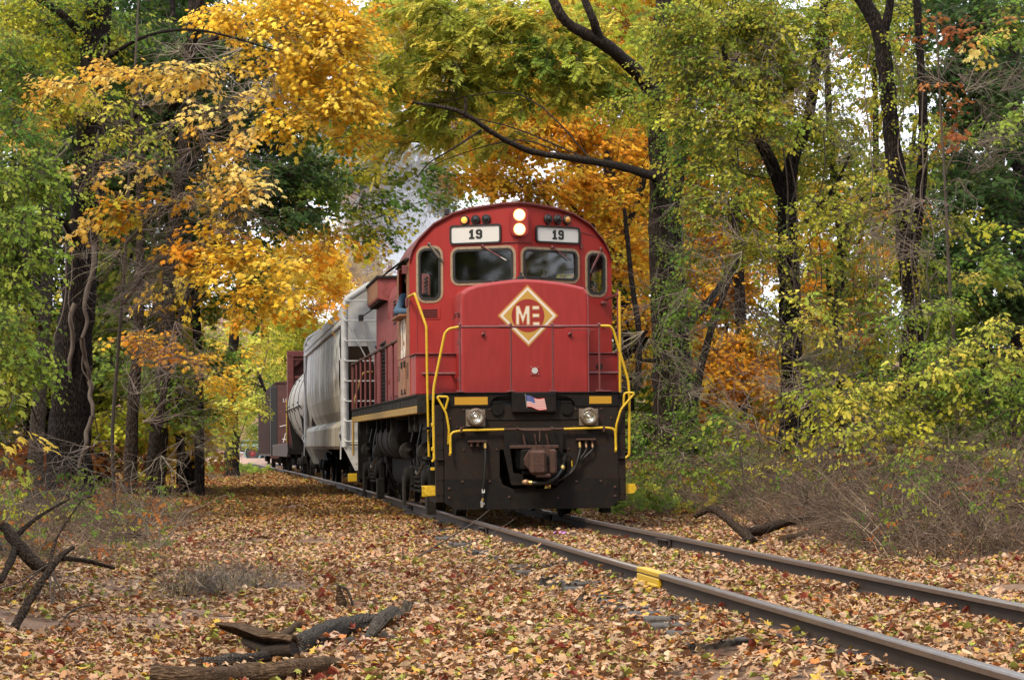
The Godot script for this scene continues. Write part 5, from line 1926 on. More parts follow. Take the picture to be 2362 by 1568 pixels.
func covered_hopper() -> void:
	var car := thing("covered_hopper", "pale grey covered hopper car with mud-streaked bulging sides behind the locomotive", "freight car")
	car.transform = track_xform(16.95, 18.0)
	var lg := 18.0
	var skin := StandardMaterial3D.new()
	skin.resource_name = "streaked_paint"
	skin.albedo_texture = streak_tex()
	skin.roughness = 0.65
	var prof := [[1.30, 1.52], [1.40, 1.72], [1.475, 2.05], [1.50, 2.4], [1.50, 2.8], [1.485, 3.2], [1.46, 3.44]]
	for s in [-1.0, 1.0]:
		var mb := MB.new()
		var cols := 24
		for i in prof.size() - 1:
			for k in cols:
				var z0 := -1.25 - (lg - 2.5) * k / cols
				var z1 := -1.25 - (lg - 2.5) * (k + 1) / cols
				var a := Vector3(s * prof[i][0], prof[i][1], z0)
				var b := Vector3(s * prof[i][0], prof[i][1], z1)
				var c := Vector3(s * prof[i + 1][0], prof[i + 1][1], z1)
				var d := Vector3(s * prof[i + 1][0], prof[i + 1][1], z0)
				var t0 = 1.0 - (prof[i][1] - 1.52) / 1.92
				var t1 = 1.0 - (prof[i + 1][1] - 1.52) / 1.92
				var u0 := float(k) / cols
				var u1 := float(k + 1) / cols
				if s > 0:
					mb.tri_uv(a, b, c, Vector2(u0, t0), Vector2(u1, t0), Vector2(u1, t1))
					mb.tri_uv(a, c, d, Vector2(u0, t0), Vector2(u1, t1), Vector2(u0, t1))
				else:
					mb.tri_uv(b, a, d, Vector2(u1, t0), Vector2(u0, t0), Vector2(u0, t1))
					mb.tri_uv(b, d, c, Vector2(u1, t0), Vector2(u0, t1), Vector2(u1, t1))
		part("side_sheet", mb.mesh(), skin, car)
		mb = MB.new()   # skirt with its own streaks
		var sk := [[1.30, 1.52], [1.46, 1.44], [1.5, 1.36], [1.5, 0.97], [1.44, 0.90]]
		for i in sk.size() - 1:
			var a := Vector3(s * sk[i][0], sk[i][1], -1.1)
			var b := Vector3(s * sk[i][0], sk[i][1], -lg + 1.1)
			var c := Vector3(s * sk[i + 1][0], sk[i + 1][1], -lg + 1.1)
			var d := Vector3(s * sk[i + 1][0], sk[i + 1][1], -1.1)
			var r := Rect2(0.2, 0.55 + i * 0.08, 0.8, 0.09)
			if s < 0:
				mb.quad_uv(c, d, a, b, r)
			else:
				mb.quad_uv(d, c, b, a, r)
		part("side_sill", mb.mesh(), skin, car)
		mb = MB.new()   # ledges under the eaves
		mb.span(Vector3(s * 1.38, 3.44, -lg + 0.4), Vector3(s * 1.53, 3.56, -0.4), 0.015)
		mb.span(Vector3(s * 1.34, 3.60, -lg + 0.4), Vector3(s * 1.50, 3.74, -0.4), 0.015)
		mb.span(Vector3(s * 1.3, 3.56, -lg + 0.4), Vector3(s * 1.42, 3.60, -0.4), 0.0)
		mb.span(Vector3(s * 1.30, 3.74, -lg + 0.4), Vector3(s * 1.44, 3.90, -0.4), 0.02)
		part("eaves_rail", mb.mesh(), M["hopper_white"], car)
	# roof slopes, walkway gratings and their stanchions
	var mb := MB.new()
	for s in [-1.0, 1.0]:
		var a := Vector3(s * 1.42, 3.88, -0.35)
		var b := Vector3(s * 0.9, 4.16, -0.35)
		var bk := Vector3(0, 0, -lg + 0.7)
		if s > 0:
			mb.quad(a, a + bk, b + bk, b)
			mb.quad(b, b + bk, Vector3(0, 4.2, -0.35) + bk, Vector3(0, 4.2, -0.35))
		else:
			mb.quad(a + bk, a, b, b + bk)
			mb.quad(b + bk, b, Vector3(0, 4.2, -0.35), Vector3(0, 4.2, -0.35) + bk)
	part("roof", mb.mesh(), M["hopper_grey"], car)
	for s in [-1.0, 1.0]:
		mb = MB.new()
		mb.span(Vector3(s * 0.72, 4.27, -lg + 0.2), Vector3(s * 1.02, 4.30, -0.2), 0.004)
		for k in 14:
			mb.span(Vector3(s * 1.0, 3.95, -0.9 - k * 1.24), Vector3(s * 1.02, 4.27, -0.88 - k * 1.24), 0.0)
			mb.span(Vector3(s * 0.99, 3.90, -0.9 - k * 1.24), Vector3(s * 1.36, 3.93, -0.86 - k * 1.24), 0.0)
		part("roof_walk", mb.mesh(), M["hopper_grey"], car)
	mb = MB.new()
	for k in 4:
		mb.cyl(Vector3(0, 4.18, -3.0 - k * 4.0), Vector3(0, 4.34, -3.0 - k * 4.0), 0.45, 20, 0.03)
	part("hatch", mb.mesh(), M["hopper_grey"], car)
	# both ends
	for e in [0, 1]:
		var z := -0.35 if e == 0 else -lg + 0.35
		var f := 1.0 if e == 0 else -1.0
		mb = MB.new()   # upper end sheet
		var o := PackedVector2Array([Vector2(-1.42, 3.02), Vector2(1.42, 3.02), Vector2(1.42, 3.90), Vector2(0.9, 4.24), Vector2(-0.9, 4.24), Vector2(-1.42, 3.90)])
		mb.plate(o, [], z - 0.03, z + 0.03)
		mb.span(Vector3(-1.0, 4.20, z - 0.12), Vector3(1.0, 4.30, z + 0.12), 0.01)
		part("end_sheet", mb.mesh(), M["hopper_white"], car)
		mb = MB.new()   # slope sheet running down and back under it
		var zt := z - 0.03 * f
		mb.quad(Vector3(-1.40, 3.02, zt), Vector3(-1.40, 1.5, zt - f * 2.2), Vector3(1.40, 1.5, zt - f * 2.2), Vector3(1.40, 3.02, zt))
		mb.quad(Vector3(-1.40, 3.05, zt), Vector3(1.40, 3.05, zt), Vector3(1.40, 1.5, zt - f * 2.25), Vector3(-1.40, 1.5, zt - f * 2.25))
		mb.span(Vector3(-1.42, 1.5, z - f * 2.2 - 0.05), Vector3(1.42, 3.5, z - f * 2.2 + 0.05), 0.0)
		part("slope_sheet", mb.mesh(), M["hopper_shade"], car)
		for s in [-1.0, 1.0]:
			mb = MB.new()   # corner post, leaning in at the top, with its gusset foot
			mb.tube([Vector3(s * 1.45, 0.95, z + f * 0.3), Vector3(s * 1.45, 3.82, z + f * 0.3), Vector3(s * 1.38, 3.98, z + f * 0.28), Vector3(s * 0.95, 4.26, z + f * 0.2), Vector3(s * 0.0, 4.26, z + f * 0.2)], [0.075, 0.075, 0.075, 0.075, 0.075], 4, true)
			part("corner_post", mb.mesh(), M["hopper_white"], car)
			mb = MB.new()
			var g := PackedVector2Array([Vector2(1.50, 0.98), Vector2(0.6, 0.98), Vector2(0.8, 0.50), Vector2(1.25, 0.47)])
			if s < 0:
				for i in g.size():
					g[i].x = -g[i].x
			mb.plate(g, [], z + f * 0.3 - 0.03, z + f * 0.3 + 0.03)
			mb.span(Vector3(s * 0.6, 1.0, z + f * 0.22), Vector3(s * 1.45, 1.5, z + f * 0.26), 0.01)
			for k in 3:
				bolt(mb, Vector3(s * (0.95 + k * 0.14), 0.62, z + f * 0.33), 0.02, Vector3(0, 0, f))
			part("end_gusset", mb.mesh(), M["hopper_white"], car)
			for k in 8:
				mb = MB.new()
				var yy := 3.93 - k * 0.41
				mb.tube(bend([Vector3(s * 1.46, yy + 0.06, z + f * 0.36), Vector3(s * 1.44, yy, z + f * 0.42), Vector3(s * 0.62, yy, z + f * 0.42), Vector3(s * 0.60, yy + 0.05, z + f * 0.34)], 0.04), 0.016, 6)
				part("ladder_rung", mb.mesh(), M["hopper_white"], car)
			mb = MB.new()   # braces on the end
			mb.tube([Vector3(s * 1.1, 3.6, z + f * 0.3), Vector3(s * 0.75, 2.6, z + f * 0.1), Vector3(s * 0.5, 1.6, z - f * 0.3)], 0.07, 4)
			mb.tube([Vector3(s * 1.40, 3.5, z + f * 0.3), Vector3(s * 1.0, 2.75, z + f * 0.32)], 0.014, 6)
			part("end_brace", mb.mesh(), M["hopper_white"], car)
			mb = MB.new()   # brake rod bits beside the post
			mb.tube(smooth_path([Vector3(s * 1.53, 3.0, z - f * 0.2), Vector3(s * 1.53, 2.75, z - f * 0.05), Vector3(s * 1.51, 2.6, z), Vector3(s * 1.51, 1.2, z)]), 0.012, 6)
			mb.tube([Vector3(s * 1.50, 1.3, z + f * 0.25), Vector3(s * 1.58, 1.2, z + f * 0.2), Vector3(s * 1.52, 1.05, z + f * 0.1), Vector3(s * 1.53, 0.7, z + f * 0.1)], 0.016, 6)
			part("end_rod", mb.mesh(), M["hopper_white"], car)
		mb = MB.new()
		mb.span(Vector3(-1.3, 0.85, z + f * 0.05), Vector3(1.3, 1.05, z + f * 0.2), 0.01)
		part("end_sill", mb.mesh(), M["hopper_grey"], car)
		coupler_end(car, z + f * 0.3, f)
	mb = MB.new()   # bottom chutes and braces
	for k in 3:
		var zc := -5.0 - k * 4.0
		for f in [-1.0, 1.0]:
			mb.quad(Vector3(-1.2, 1.0, zc + f * 1.7), Vector3(-0.4, 0.35, zc + f * 0.3), Vector3(0.4, 0.35, zc + f * 0.3), Vector3(1.2, 1.0, zc + f * 1.7))
		mb.span(Vector3(-0.45, 0.3, zc - 0.35), Vector3(0.45, 0.42, zc + 0.35), 0.01)
	mb.span(Vector3(-1.35, 0.93, -lg + 1.0), Vector3(1.35, 1.02, -1.0), 0.0)
	mb.tube([Vector3(-1.0, 0.95, -2.0), Vector3(-0.7, 0.35, -3.6)], 0.05, 6)
	mb.tube([Vector3(-1.2, 0.95, -1.7), Vector3(-0.9, 0.4, -3.0)], 0.05, 6)
	part("chute", mb.mesh(), M["under_grey"], car)
	bogie(car, -2.2)
	bogie(car, -lg + 2.2)

func tank_car() -> void:
	var car := thing("tank_car", "dusty pale grey tank car with black bands, between hopper and red bulkhead car", "freight car")
	var lg := 13.6
	car.transform = track_xform(36.2, lg)
	var mb := MB.new()
	var r := 1.5
	var pr := [Vector2(0, 0)]
	for i in range(1, 9):
		pr.push_back(Vector2(r * sin(PI * i / 16.0), 0.9 * (1.0 - cos(PI * i / 16.0))))
	for i in range(1, 8):
		pr.push_back(Vector2(r, 0.9 + 11.0 * i / 7.0))
	for i in range(7, -1, -1):
		pr.push_back(Vector2(r * sin(PI * i / 16.0), 11.9 + 0.9 * cos(PI * i / 16.0)))
	mb.lathe(Vector3(0, 2.28, -lg + 0.4), Vector3(0, 0, 1), pr, 40)
	var tk := part("tank", mb.mesh(), M["tank_grey"], car)
	for z in [-3.2, -6.8, -10.4, -12.0]:
		mb = MB.new()
		mb.lathe(Vector3(0, 2.28, z), Vector3(0, 0, 1), [Vector2(r, 0), Vector2(r + 0.015, 0.005), Vector2(r + 0.015, 0.07), Vector2(r, 0.075)], 40)
		for k in 12:
			var a := TAU * k / 12
			mb.box(Vector3(cos(a) * (r + 0.02), 2.28 + sin(a) * (r + 0.02), z + 0.035), Vector3(0.05, 0.05, 0.1), 0.01, Basis(Vector3.BACK, a))
		part("tank_band", mb.mesh(), M["rubber"], tk)
	mb = MB.new()
	mb.cyl(Vector3(0, 3.6, -6.8), Vector3(0, 4.15, -6.8), 0.5, 20, 0.03)
	part("tank_dome", mb.mesh(), M["tank_grey"], tk)
	mb = MB.new()
	mb.span(Vector3(-0.35, 0.6, -lg + 0.1), Vector3(0.35, 0.95, -0.1), 0.01)
	for z in [-0.3, -lg + 0.3]:
		mb.span(Vector3(-1.45, 0.7, z - 0.15), Vector3(1.45, 0.95, z + 0.15), 0.01)
		for s in [-1.0, 1.0]:
			mb.tube(bend([Vector3(s * 1.45, 0.8, z), Vector3(s * 1.5, 0.35, z), Vector3(s * 1.1, 0.35, z), Vector3(s * 1.1, 0.8, z)], 0.05), 0.02, 6)
			mb.tube(bend([Vector3(s * 1.45, 0.95, z), Vector3(s * 1.45, 2.0, z), Vector3(s * 1.3, 2.0, z)], 0.1), 0.02, 6)
	for z in [-2.0, -lg + 2.0]:
		for s in [-1.0, 1.0]:
			mb.plate(PackedVector2Array([Vector2(0.2, 0.9), Vector2(1.35, 0.9), Vector2(1.48, 1.9), Vector2(0.9, 1.2), Vector2(0.2, 1.0)]) if s > 0 else PackedVector2Array([Vector2(-0.2, 0.9), Vector2(-0.2, 1.0), Vector2(-0.9, 1.2), Vector2(-1.48, 1.9), Vector2(-1.35, 0.9)]), [], z - 0.2, z + 0.2)
	part("underframe", mb.mesh(), M["under"], car)
	for s in [-1.0, 1.0]:
		mb = MB.new()
		mb.tube([Vector3(s * 1.55, 2.15, -0.9), Vector3(s * 1.56, 2.15, -lg + 0.9)], 0.02, 6)
		for k in 6:
			mb.tube([Vector3(s * 1.55, 2.15, -1.2 - k * 2.2), Vector3(s * 1.48, 2.05, -1.2 - k * 2.2)], 0.015, 5)
		part("safety_rail", mb.mesh(), M["under"], car)
	for z in [-0.1, -lg + 0.1]:
		coupler_end(car, z, 1.0 if z > -1.0 else -1.0)
	bogie(car, -2.0)
	bogie(car, -lg + 2.0)

func bulkhead_flat() -> void:
	var car := thing("bulkhead_flatcar", "dark red flatcar with a tall ribbed end bulkhead, beyond the tank car", "freight car")
	var lg := 18.6
	car.transform = track_xform(51.0, lg)
	var mb := MB.new()
	mb.span(Vector3(-1.4, 0.95, -lg + 0.1), Vector3(1.4, 1.1, -0.1), 0.01)
	mb.span(Vector3(-1.4, 0.62, -lg + 0.4), Vector3(-1.3, 0.95, -0.4), 0.01)
	mb.span(Vector3(1.3, 0.62, -lg + 0.4), Vector3(1.4, 0.95, -0.4), 0.01)
	part("deck", mb.mesh(), M["box_dark"], car)
	for z in [-0.5]:
		mb = MB.new()
		for s in [-1.0, 1.0]:
			mb.span(Vector3(s * 1.4 - (0.0 if s < 0 else 0.22), 0.98, z - 0.3), Vector3(s * 1.4 + (0.22 if s < 0 else 0.0), 4.3, z + 0.3), 0.015)
		mb.span(Vector3(-1.4, 4.12, z - 0.3), Vector3(1.4, 4.32, z + 0.31), 0.015)
		mb.span(Vector3(-1.2, 1.1, z - 0.28), Vector3(1.2, 4.12, z - 0.2), 0.0)
		for yy in [1.7, 2.55, 3.35]:
			mb.span(Vector3(-1.2, yy, z - 0.2), Vector3(1.2, yy + 0.1, z + 0.24), 0.01)
		var bh := part("bulkhead", mb.mesh(), M["car_red"], car)
		mb = MB.new()
		for s in [-1.0, 1.0]:
			for yy in [[3.45, 4.12], [2.65, 3.35]]:
				mb.plate(PackedVector2Array([Vector2(s * 1.18, yy[1]), Vector2(s * 1.18, yy[1] - 0.4), Vector2(s * 0.75, yy[1])]) if s < 0 else PackedVector2Array([Vector2(s * 1.18, yy[1] - 0.4), Vector2(s * 1.18, yy[1]), Vector2(s * 0.75, yy[1])]), [], z + 0.15, z + 0.2)
		mb.span(Vector3(-1.2, 4.02, z + 0.28), Vector3(1.2, 4.05, z + 0.31), 0.0)
		part("gusset", mb.mesh(), M["car_red"], bh)
	mb = MB.new()
	mb.tube([Vector3(-1.43, 1.1, -0.25), Vector3(-1.43, 2.6, -0.25)], 0.03, 6)
	part("side_post", mb.mesh(), M["yellow_worn"], car)
	coupler_end(car, -0.1, 1.0)
	coupler_end(car, -lg + 0.1, -1.0)
	bogie(car, -2.0)
	bogie(car, -lg + 2.0)

func boxcar() -> void:
	var car := thing("boxcar", "dark brown boxcar with faded white lettering on its end, last car in view", "freight car")
	var lg := 22.0
	car.transform = track_xform(70.6, lg)
	var mb := MB.new()
	var o := PackedVector2Array([Vector2(-1.45, 0.62), Vector2(1.45, 0.62), Vector2(1.45, 3.72), Vector2(0.6, 3.86), Vector2(-0.6, 3.86), Vector2(-1.22, 3.82), Vector2(-1.45, 3.62)])
	mb.plate(o, [], -lg, -0.06)
	part("car_body", mb.mesh(), M["box_dark"], car)
	mb = MB.new()
	mb.plate(PackedVector2Array([Vector2(-1.15, 0.66), Vector2(1.15, 0.66), Vector2(1.15, 3.76), Vector2(-1.15, 3.76)]), [], -0.06, 0.0)
	mb.span(Vector3(-1.45, 0.5, -0.1), Vector3(1.45, 0.66, 0.06), 0.01)
	mb.span(Vector3(-1.2, 3.76, -0.1), Vector3(1.2, 3.80, 0.05), 0.005)
	var end := part("end_wall", mb.mesh(), M["box_brown"], car)
	for s in [-1.0, 1.0]:
		mb = MB.new()
		mb.span(Vector3(s * 1.15 - (0.3 if s < 0 else 0.0), 0.62, -0.08), Vector3(s * 1.15 + (0.3 if s > 0 else 0.0), 3.62, -0.01), 0.02)
		part("corner_post", mb.mesh(), M["rubber"], car)
		for k in 14:
			mb = MB.new()
			mb.span(Vector3(s * 1.45, 0.7, -1.0 - k * 1.5), Vector3(s * 1.50, 3.6, -0.88 - k * 1.5), 0.01)
			part("side_post", mb.mesh(), M["box_dark"], car)
	# stencilled lines, dashes and scuffs on the end
	var lines := [["LOADING AND UNLOADING", -0.92, 3.02, 0.16], ["INSTRUCTIONS", -0.52, 2.87, 0.13], ["WARNING", -0.56, 2.58, 0.17], ["LOAD LIMIT", -0.78, 1.90, 0.15], ["DO NOT HUMP", -0.72, 1.62, 0.10], ["SEE INSIDE", -0.76, 1.48, 0.10]]
	for l in lines:
		var tm := TextMesh.new()
		tm.text = l[0]
		var fnt := SystemFont.new()
		fnt.font_names = PackedStringArray(["Droid Sans"])
		tm.font = fnt
		tm.font_size = 32
		tm.pixel_size = l[3] / 24.0
		tm.depth = 0.006
		tm.horizontal_alignment = HORIZONTAL_ALIGNMENT_LEFT
		tm.material = M["letter_white"]
		var li := MeshInstance3D.new()
		li.name = "lettering"
		li.mesh = tm
		li.position = Vector3(l[1], l[2], 0.004)
		end.add_child(li, true)
	mb = MB.new()
	for q in [[-1.05, 1.78, -0.55, 1.90], [-0.95, 0.02 + 1.22, -0.75, 1.24], [-0.5, 1.25, -0.2, 1.27], [-0.7, 0.92, -0.3, 0.96], [-0.95, 0.74, -0.6, 0.80], [-0.4, 0.78, 0.0, 0.80], [-1.1, 1.0, -1.0, 0.98], [-0.9, 1.1, -0.8, 1.5], [-0.85, 1.2, -0.65, 1.3]]:
		mb.tube([Vector3(q[0], q[1] + 0.1, 0.004), Vector3(q[2], q[3] + 0.1, 0.004)], 0.018, 4)
	for k in 4:
		mb.tube([Vector3(-0.3 + k * 0.03, 2.4 - k * 0.12, 0.004), Vector3(-0.18 + k * 0.03, 2.4 - k * 0.12, 0.004)], 0.02, 4)
	mb.tube([Vector3(-0.32, 2.45, 0.004), Vector3(-0.2, 1.95, 0.004)], 0.014, 4)
	part("chalk_mark", mb.mesh(), M["letter_white"], end)
	coupler_end(car, 0.1, 1.0)
	bogie(car, -2.4)
	bogie(car, -lg + 2.4)

# ---------------------------------------------------------------- the lorry at the crossing
func build_truck() -> void:
	var o := thing("parked_truck", "dark truck with teal fender and red wheel hub, waiting beyond the boxcar", "truck")
	var w := at(581.0, 1060.0, 192.0)   # under the front wheel
	w.y = at(581.0, 1060.0, 192.0).y
	o.position = Vector3(w.x, w.y, w.z)
	o.rotation.y = -0.12
	# x forward is to the left (-x); the near side faces +z
	var mb := MB.new()
	mb.span(Vector3(-1.15, 0.62, -1.9), Vector3(1.0, 1.62, -0.25), 0.12)
	mb.span(Vector3(-1.2, 0.75, -1.6), Vector3(-1.1, 1.5, -0.55), 0.03)
	var hood := part("hood", mb.mesh(), M["truck_dark"], o)
	mb = MB.new()
	for k in 5:
		mb.span(Vector3(-1.25, 0.8, -1.5 + k * 0.22), Vector3(-1.19, 1.42, -1.42 + k * 0.22), 0.01)
	part("grille", mb.mesh(), M["chrome"], hood)
	mb = MB.new()
	mb.span(Vector3(0.9, 0.6, -2.2), Vector3(2.5, 2.9, -0.05), 0.1)
	var cab := part("cab", mb.mesh(), M["truck_dark"], o)
	mb = MB.new()
	mb.span(Vector3(0.885, 1.75, -2.0), Vector3(0.91, 2.6, -0.3), 0.0)
	mb.span(Vector3(1.2, 1.75, -0.06), Vector3(2.1, 2.6, -0.045), 0.0)
	part("windscreen", mb.mesh(), M["lens_dark"], cab)
	mb = MB.new()
	for s in [-1.0, 1.0]:
		var zz := -0.2 if s > 0 else -1.9
		mb.lathe(Vector3(0, 0.52, zz - 0.32), Vector3(0, 0, 1), [Vector2(0.58, 0), Vector2(0.70, 0.02), Vector2(0.70, 0.5), Vector2(0.58, 0.52)], 28)
		mb.span(Vector3(-0.95, 1.05, zz - 0.3), Vector3(0.8, 1.28, zz + 0.16), 0.08)
	mb.span(Vector3(-0.9, 1.5, -1.9), Vector3(1.0, 1.66, -0.2), 0.05)
	part("fender", mb.mesh(), M["truck_teal"], o)
	mb = MB.new()
	mb.span(Vector3(-1.45, 0.28, -2.1), Vector3(-1.2, 0.62, 0.0), 0.04)
	part("bumper", mb.mesh(), M["chrome"], o)
	mb = MB.new()
	mb.lathe(Vector3(-1.15, 0.95, -0.35), Vector3(-1, 0, 0), [Vector2(0.14, 0), Vector2(0.14, 0.12), Vector2(0.1, 0.15), Vector2(0, 0.16)], 18)
	part("headlight", mb.mesh(), M["reflector"], o)
	for q in [[0.0, 0.0], [0.0, -2.0], [4.6, 0.0], [4.6, -2.0], [5.8, 0.0], [5.8, -2.0]]:
		mb = MB.new()
		mb.lathe(Vector3(q[0], 0.51, q[1] - 0.3), Vector3(0, 0, 1), [Vector2(0.28, 0.0), Vector2(0.47, 0.0), Vector2(0.51, 0.04), Vector2(0.51, 0.26), Vector2(0.47, 0.3), Vector2(0.30, 0.29), Vector2(0.28, 0.22)], 30)
		var wl := part("wheel", mb.mesh(), M["tyre"], o)
		mb = MB.new()
		mb.lathe(Vector3(q[0], 0.51, q[1] - 0.1), Vector3(0, 0, 1), [Vector2(0.285, 0.0), Vector2(0.24, -0.02), Vector2(0.14, 0.02), Vector2(0.11, 0.1), Vector2(0, 0.12)], 24)
		for k in 6:
			mb.ball(Vector3(q[0] + 0.18 * cos(k * 1.047), 0.51 + 0.18 * sin(k * 1.047), q[1] - 0.08), Vector3(0.03, 0.03, 0.03), 5)
		part("rim", mb.mesh(), M["rim_red"], wl)
	mb = MB.new()
	mb.span(Vector3(-0.9, 0.5, -1.5), Vector3(7.0, 0.75, -0.7), 0.02)
	part("chassis", mb.mesh(), M["under"], o)
	mb = MB.new()
	mb.span(Vector3(2.8, 1.0, -2.3), Vector3(7.2, 2.6, 0.1), 0.05)
	part("tipper_body", mb.mesh(), M["truck_dark"], o)

# the locomotive's exhaust hanging over the cars
func build_smoke() -> void:
	for q in [[925, 520, 62, 3.4, 4.4, 9.0, 0.16], [900, 330, 74, 5.0, 7.0, 16.0, 0.06]]:
		var f := FogVolume.new()
		f.name = numbered("exhaust_smoke")
		f.shape = RenderingServer.FOG_VOLUME_SHAPE_ELLIPSOID
		f.size = Vector3(q[3], q[4], q[5])
		f.position = at(q[0], q[1], q[2])
		f.rotation.y = TURN
		var m := FogMaterial.new()
		m.density = q[6]
		m.albedo = Color(0.80, 0.80, 0.83)
		f.material = m
		f.set_meta("kind", "stuff")
		add_child(f)

# ---------------------------------------------------------------- leaves and twigs
var twigs := {}
const PAL := {
	"gold": [[0.86, 0.57, 0.05], [0.90, 0.64, 0.08], [0.80, 0.47, 0.035], [0.88, 0.66, 0.10]],
	"pale": [[0.82, 0.58, 0.14], [0.80, 0.52, 0.09], [0.86, 0.67, 0.22], [0.76, 0.43, 0.06]],
	"orange": [[0.74, 0.36, 0.028], [0.68, 0.28, 0.022], [0.78, 0.44, 0.035], [0.76, 0.50, 0.045]],
	"amber": [[0.74, 0.40, 0.03], [0.68, 0.46, 0.04], [0.56, 0.46, 0.045], [0.74, 0.32, 0.025]],
	"yellow_green": [[0.44, 0.42, 0.035], [0.35, 0.37, 0.03], [0.56, 0.50, 0.05], [0.27, 0.32, 0.03]],
	"lime": [[0.60, 0.58, 0.09], [0.48, 0.50, 0.07], [0.72, 0.60, 0.10], [0.36, 0.42, 0.06]],
	"green": [[0.10, 0.19, 0.03], [0.14, 0.24, 0.035], [0.20, 0.28, 0.04], [0.27, 0.30, 0.04]],
	"fresh": [[0.20, 0.30, 0.04], [0.27, 0.36, 0.045], [0.36, 0.42, 0.06], [0.15, 0.23, 0.035]],
	"dark": [[0.034, 0.075, 0.02], [0.046, 0.095, 0.024], [0.06, 0.115, 0.028], [0.09, 0.14, 0.026]],
	"vine": [[0.36, 0.40, 0.05], [0.26, 0.33, 0.04], [0.50, 0.48, 0.06], [0.18, 0.26, 0.04], [0.42, 0.37, 0.04]],
	"wood": [[0.17, 0.13, 0.10], [0.11, 0.085, 0.065], [0.24, 0.19, 0.145]],
	"pink": [[0.55, 0.13, 0.09], [0.60, 0.20, 0.12], [0.58, 0.26, 0.10]],
	"rust": [[0.34, 0.12, 0.03], [0.40, 0.17, 0.05], [0.28, 0.09, 0.03]],
}

func tint(name: String) -> Color:
	var l: Array = PAL[name]
	var c: Array = l[rng.randi() % l.size()]
	var k := rr(0.8, 1.15)
	return Color(c[0] * k, c[1] * k * rr(0.92, 1.08), c[2] * k)

# one leaf: stalk at p, pointing along d, face n
func leaf(mb: MB, kind: String, p: Vector3, d: Vector3, n: Vector3, size: float) -> void:
	d = d.normalized()
	var w := d.cross(n).normalized()
	n = w.cross(d)
	var k := rr(0.78, 1.15)
	mb.col = Color(k, k * rr(0.95, 1.05), k)
	if kind == "maple":
		var c := p + d * size * 0.42
		var ring := []
		for e in [[180, 0.36, 0.0], [140, 0.34, 0.03], [104, 0.52, -0.05], [76, 0.30, 0.02], [46, 0.62, -0.04], [21, 0.34, 0.01], [0, 0.66, -0.10], [-21, 0.34, 0.01], [-46, 0.62, -0.04], [-76, 0.30, 0.02], [-104, 0.52, -0.05], [-140, 0.34, 0.03]]:
			var a := deg_to_rad(e[0])
			ring.push_back(c + (d * cos(a) + w * sin(a)) * e[1] * size + n * e[2] * size)
		for i in ring.size():
			mb.tri(c + n * 0.06 * size, ring[i], ring[(i + 1) % ring.size()])
	elif kind == "oval":
		var tip := p + d * size - n * size * 0.12
		for s in [-1.0, 1.0]:
			var a = p + d * size * 0.22 + w * s * size * 0.33 + n * size * 0.06
			var b = p + d * size * 0.62 + w * s * size * 0.34 + n * size * 0.03
			if s > 0:
				mb.tri(p, b, a)
				mb.tri(p, tip, b)
			else:
				mb.tri(p, a, b)
				mb.tri(p, b, tip)
	else:
		for s in [-1.0, 1.0]:
			var a = p + d * size * 0.45 + w * s * size * 0.22 + n * size * 0.05
			if s > 0:
				mb.tri(p, p + d * size, a)
			else:
				mb.tri(p, a, p + d * size)

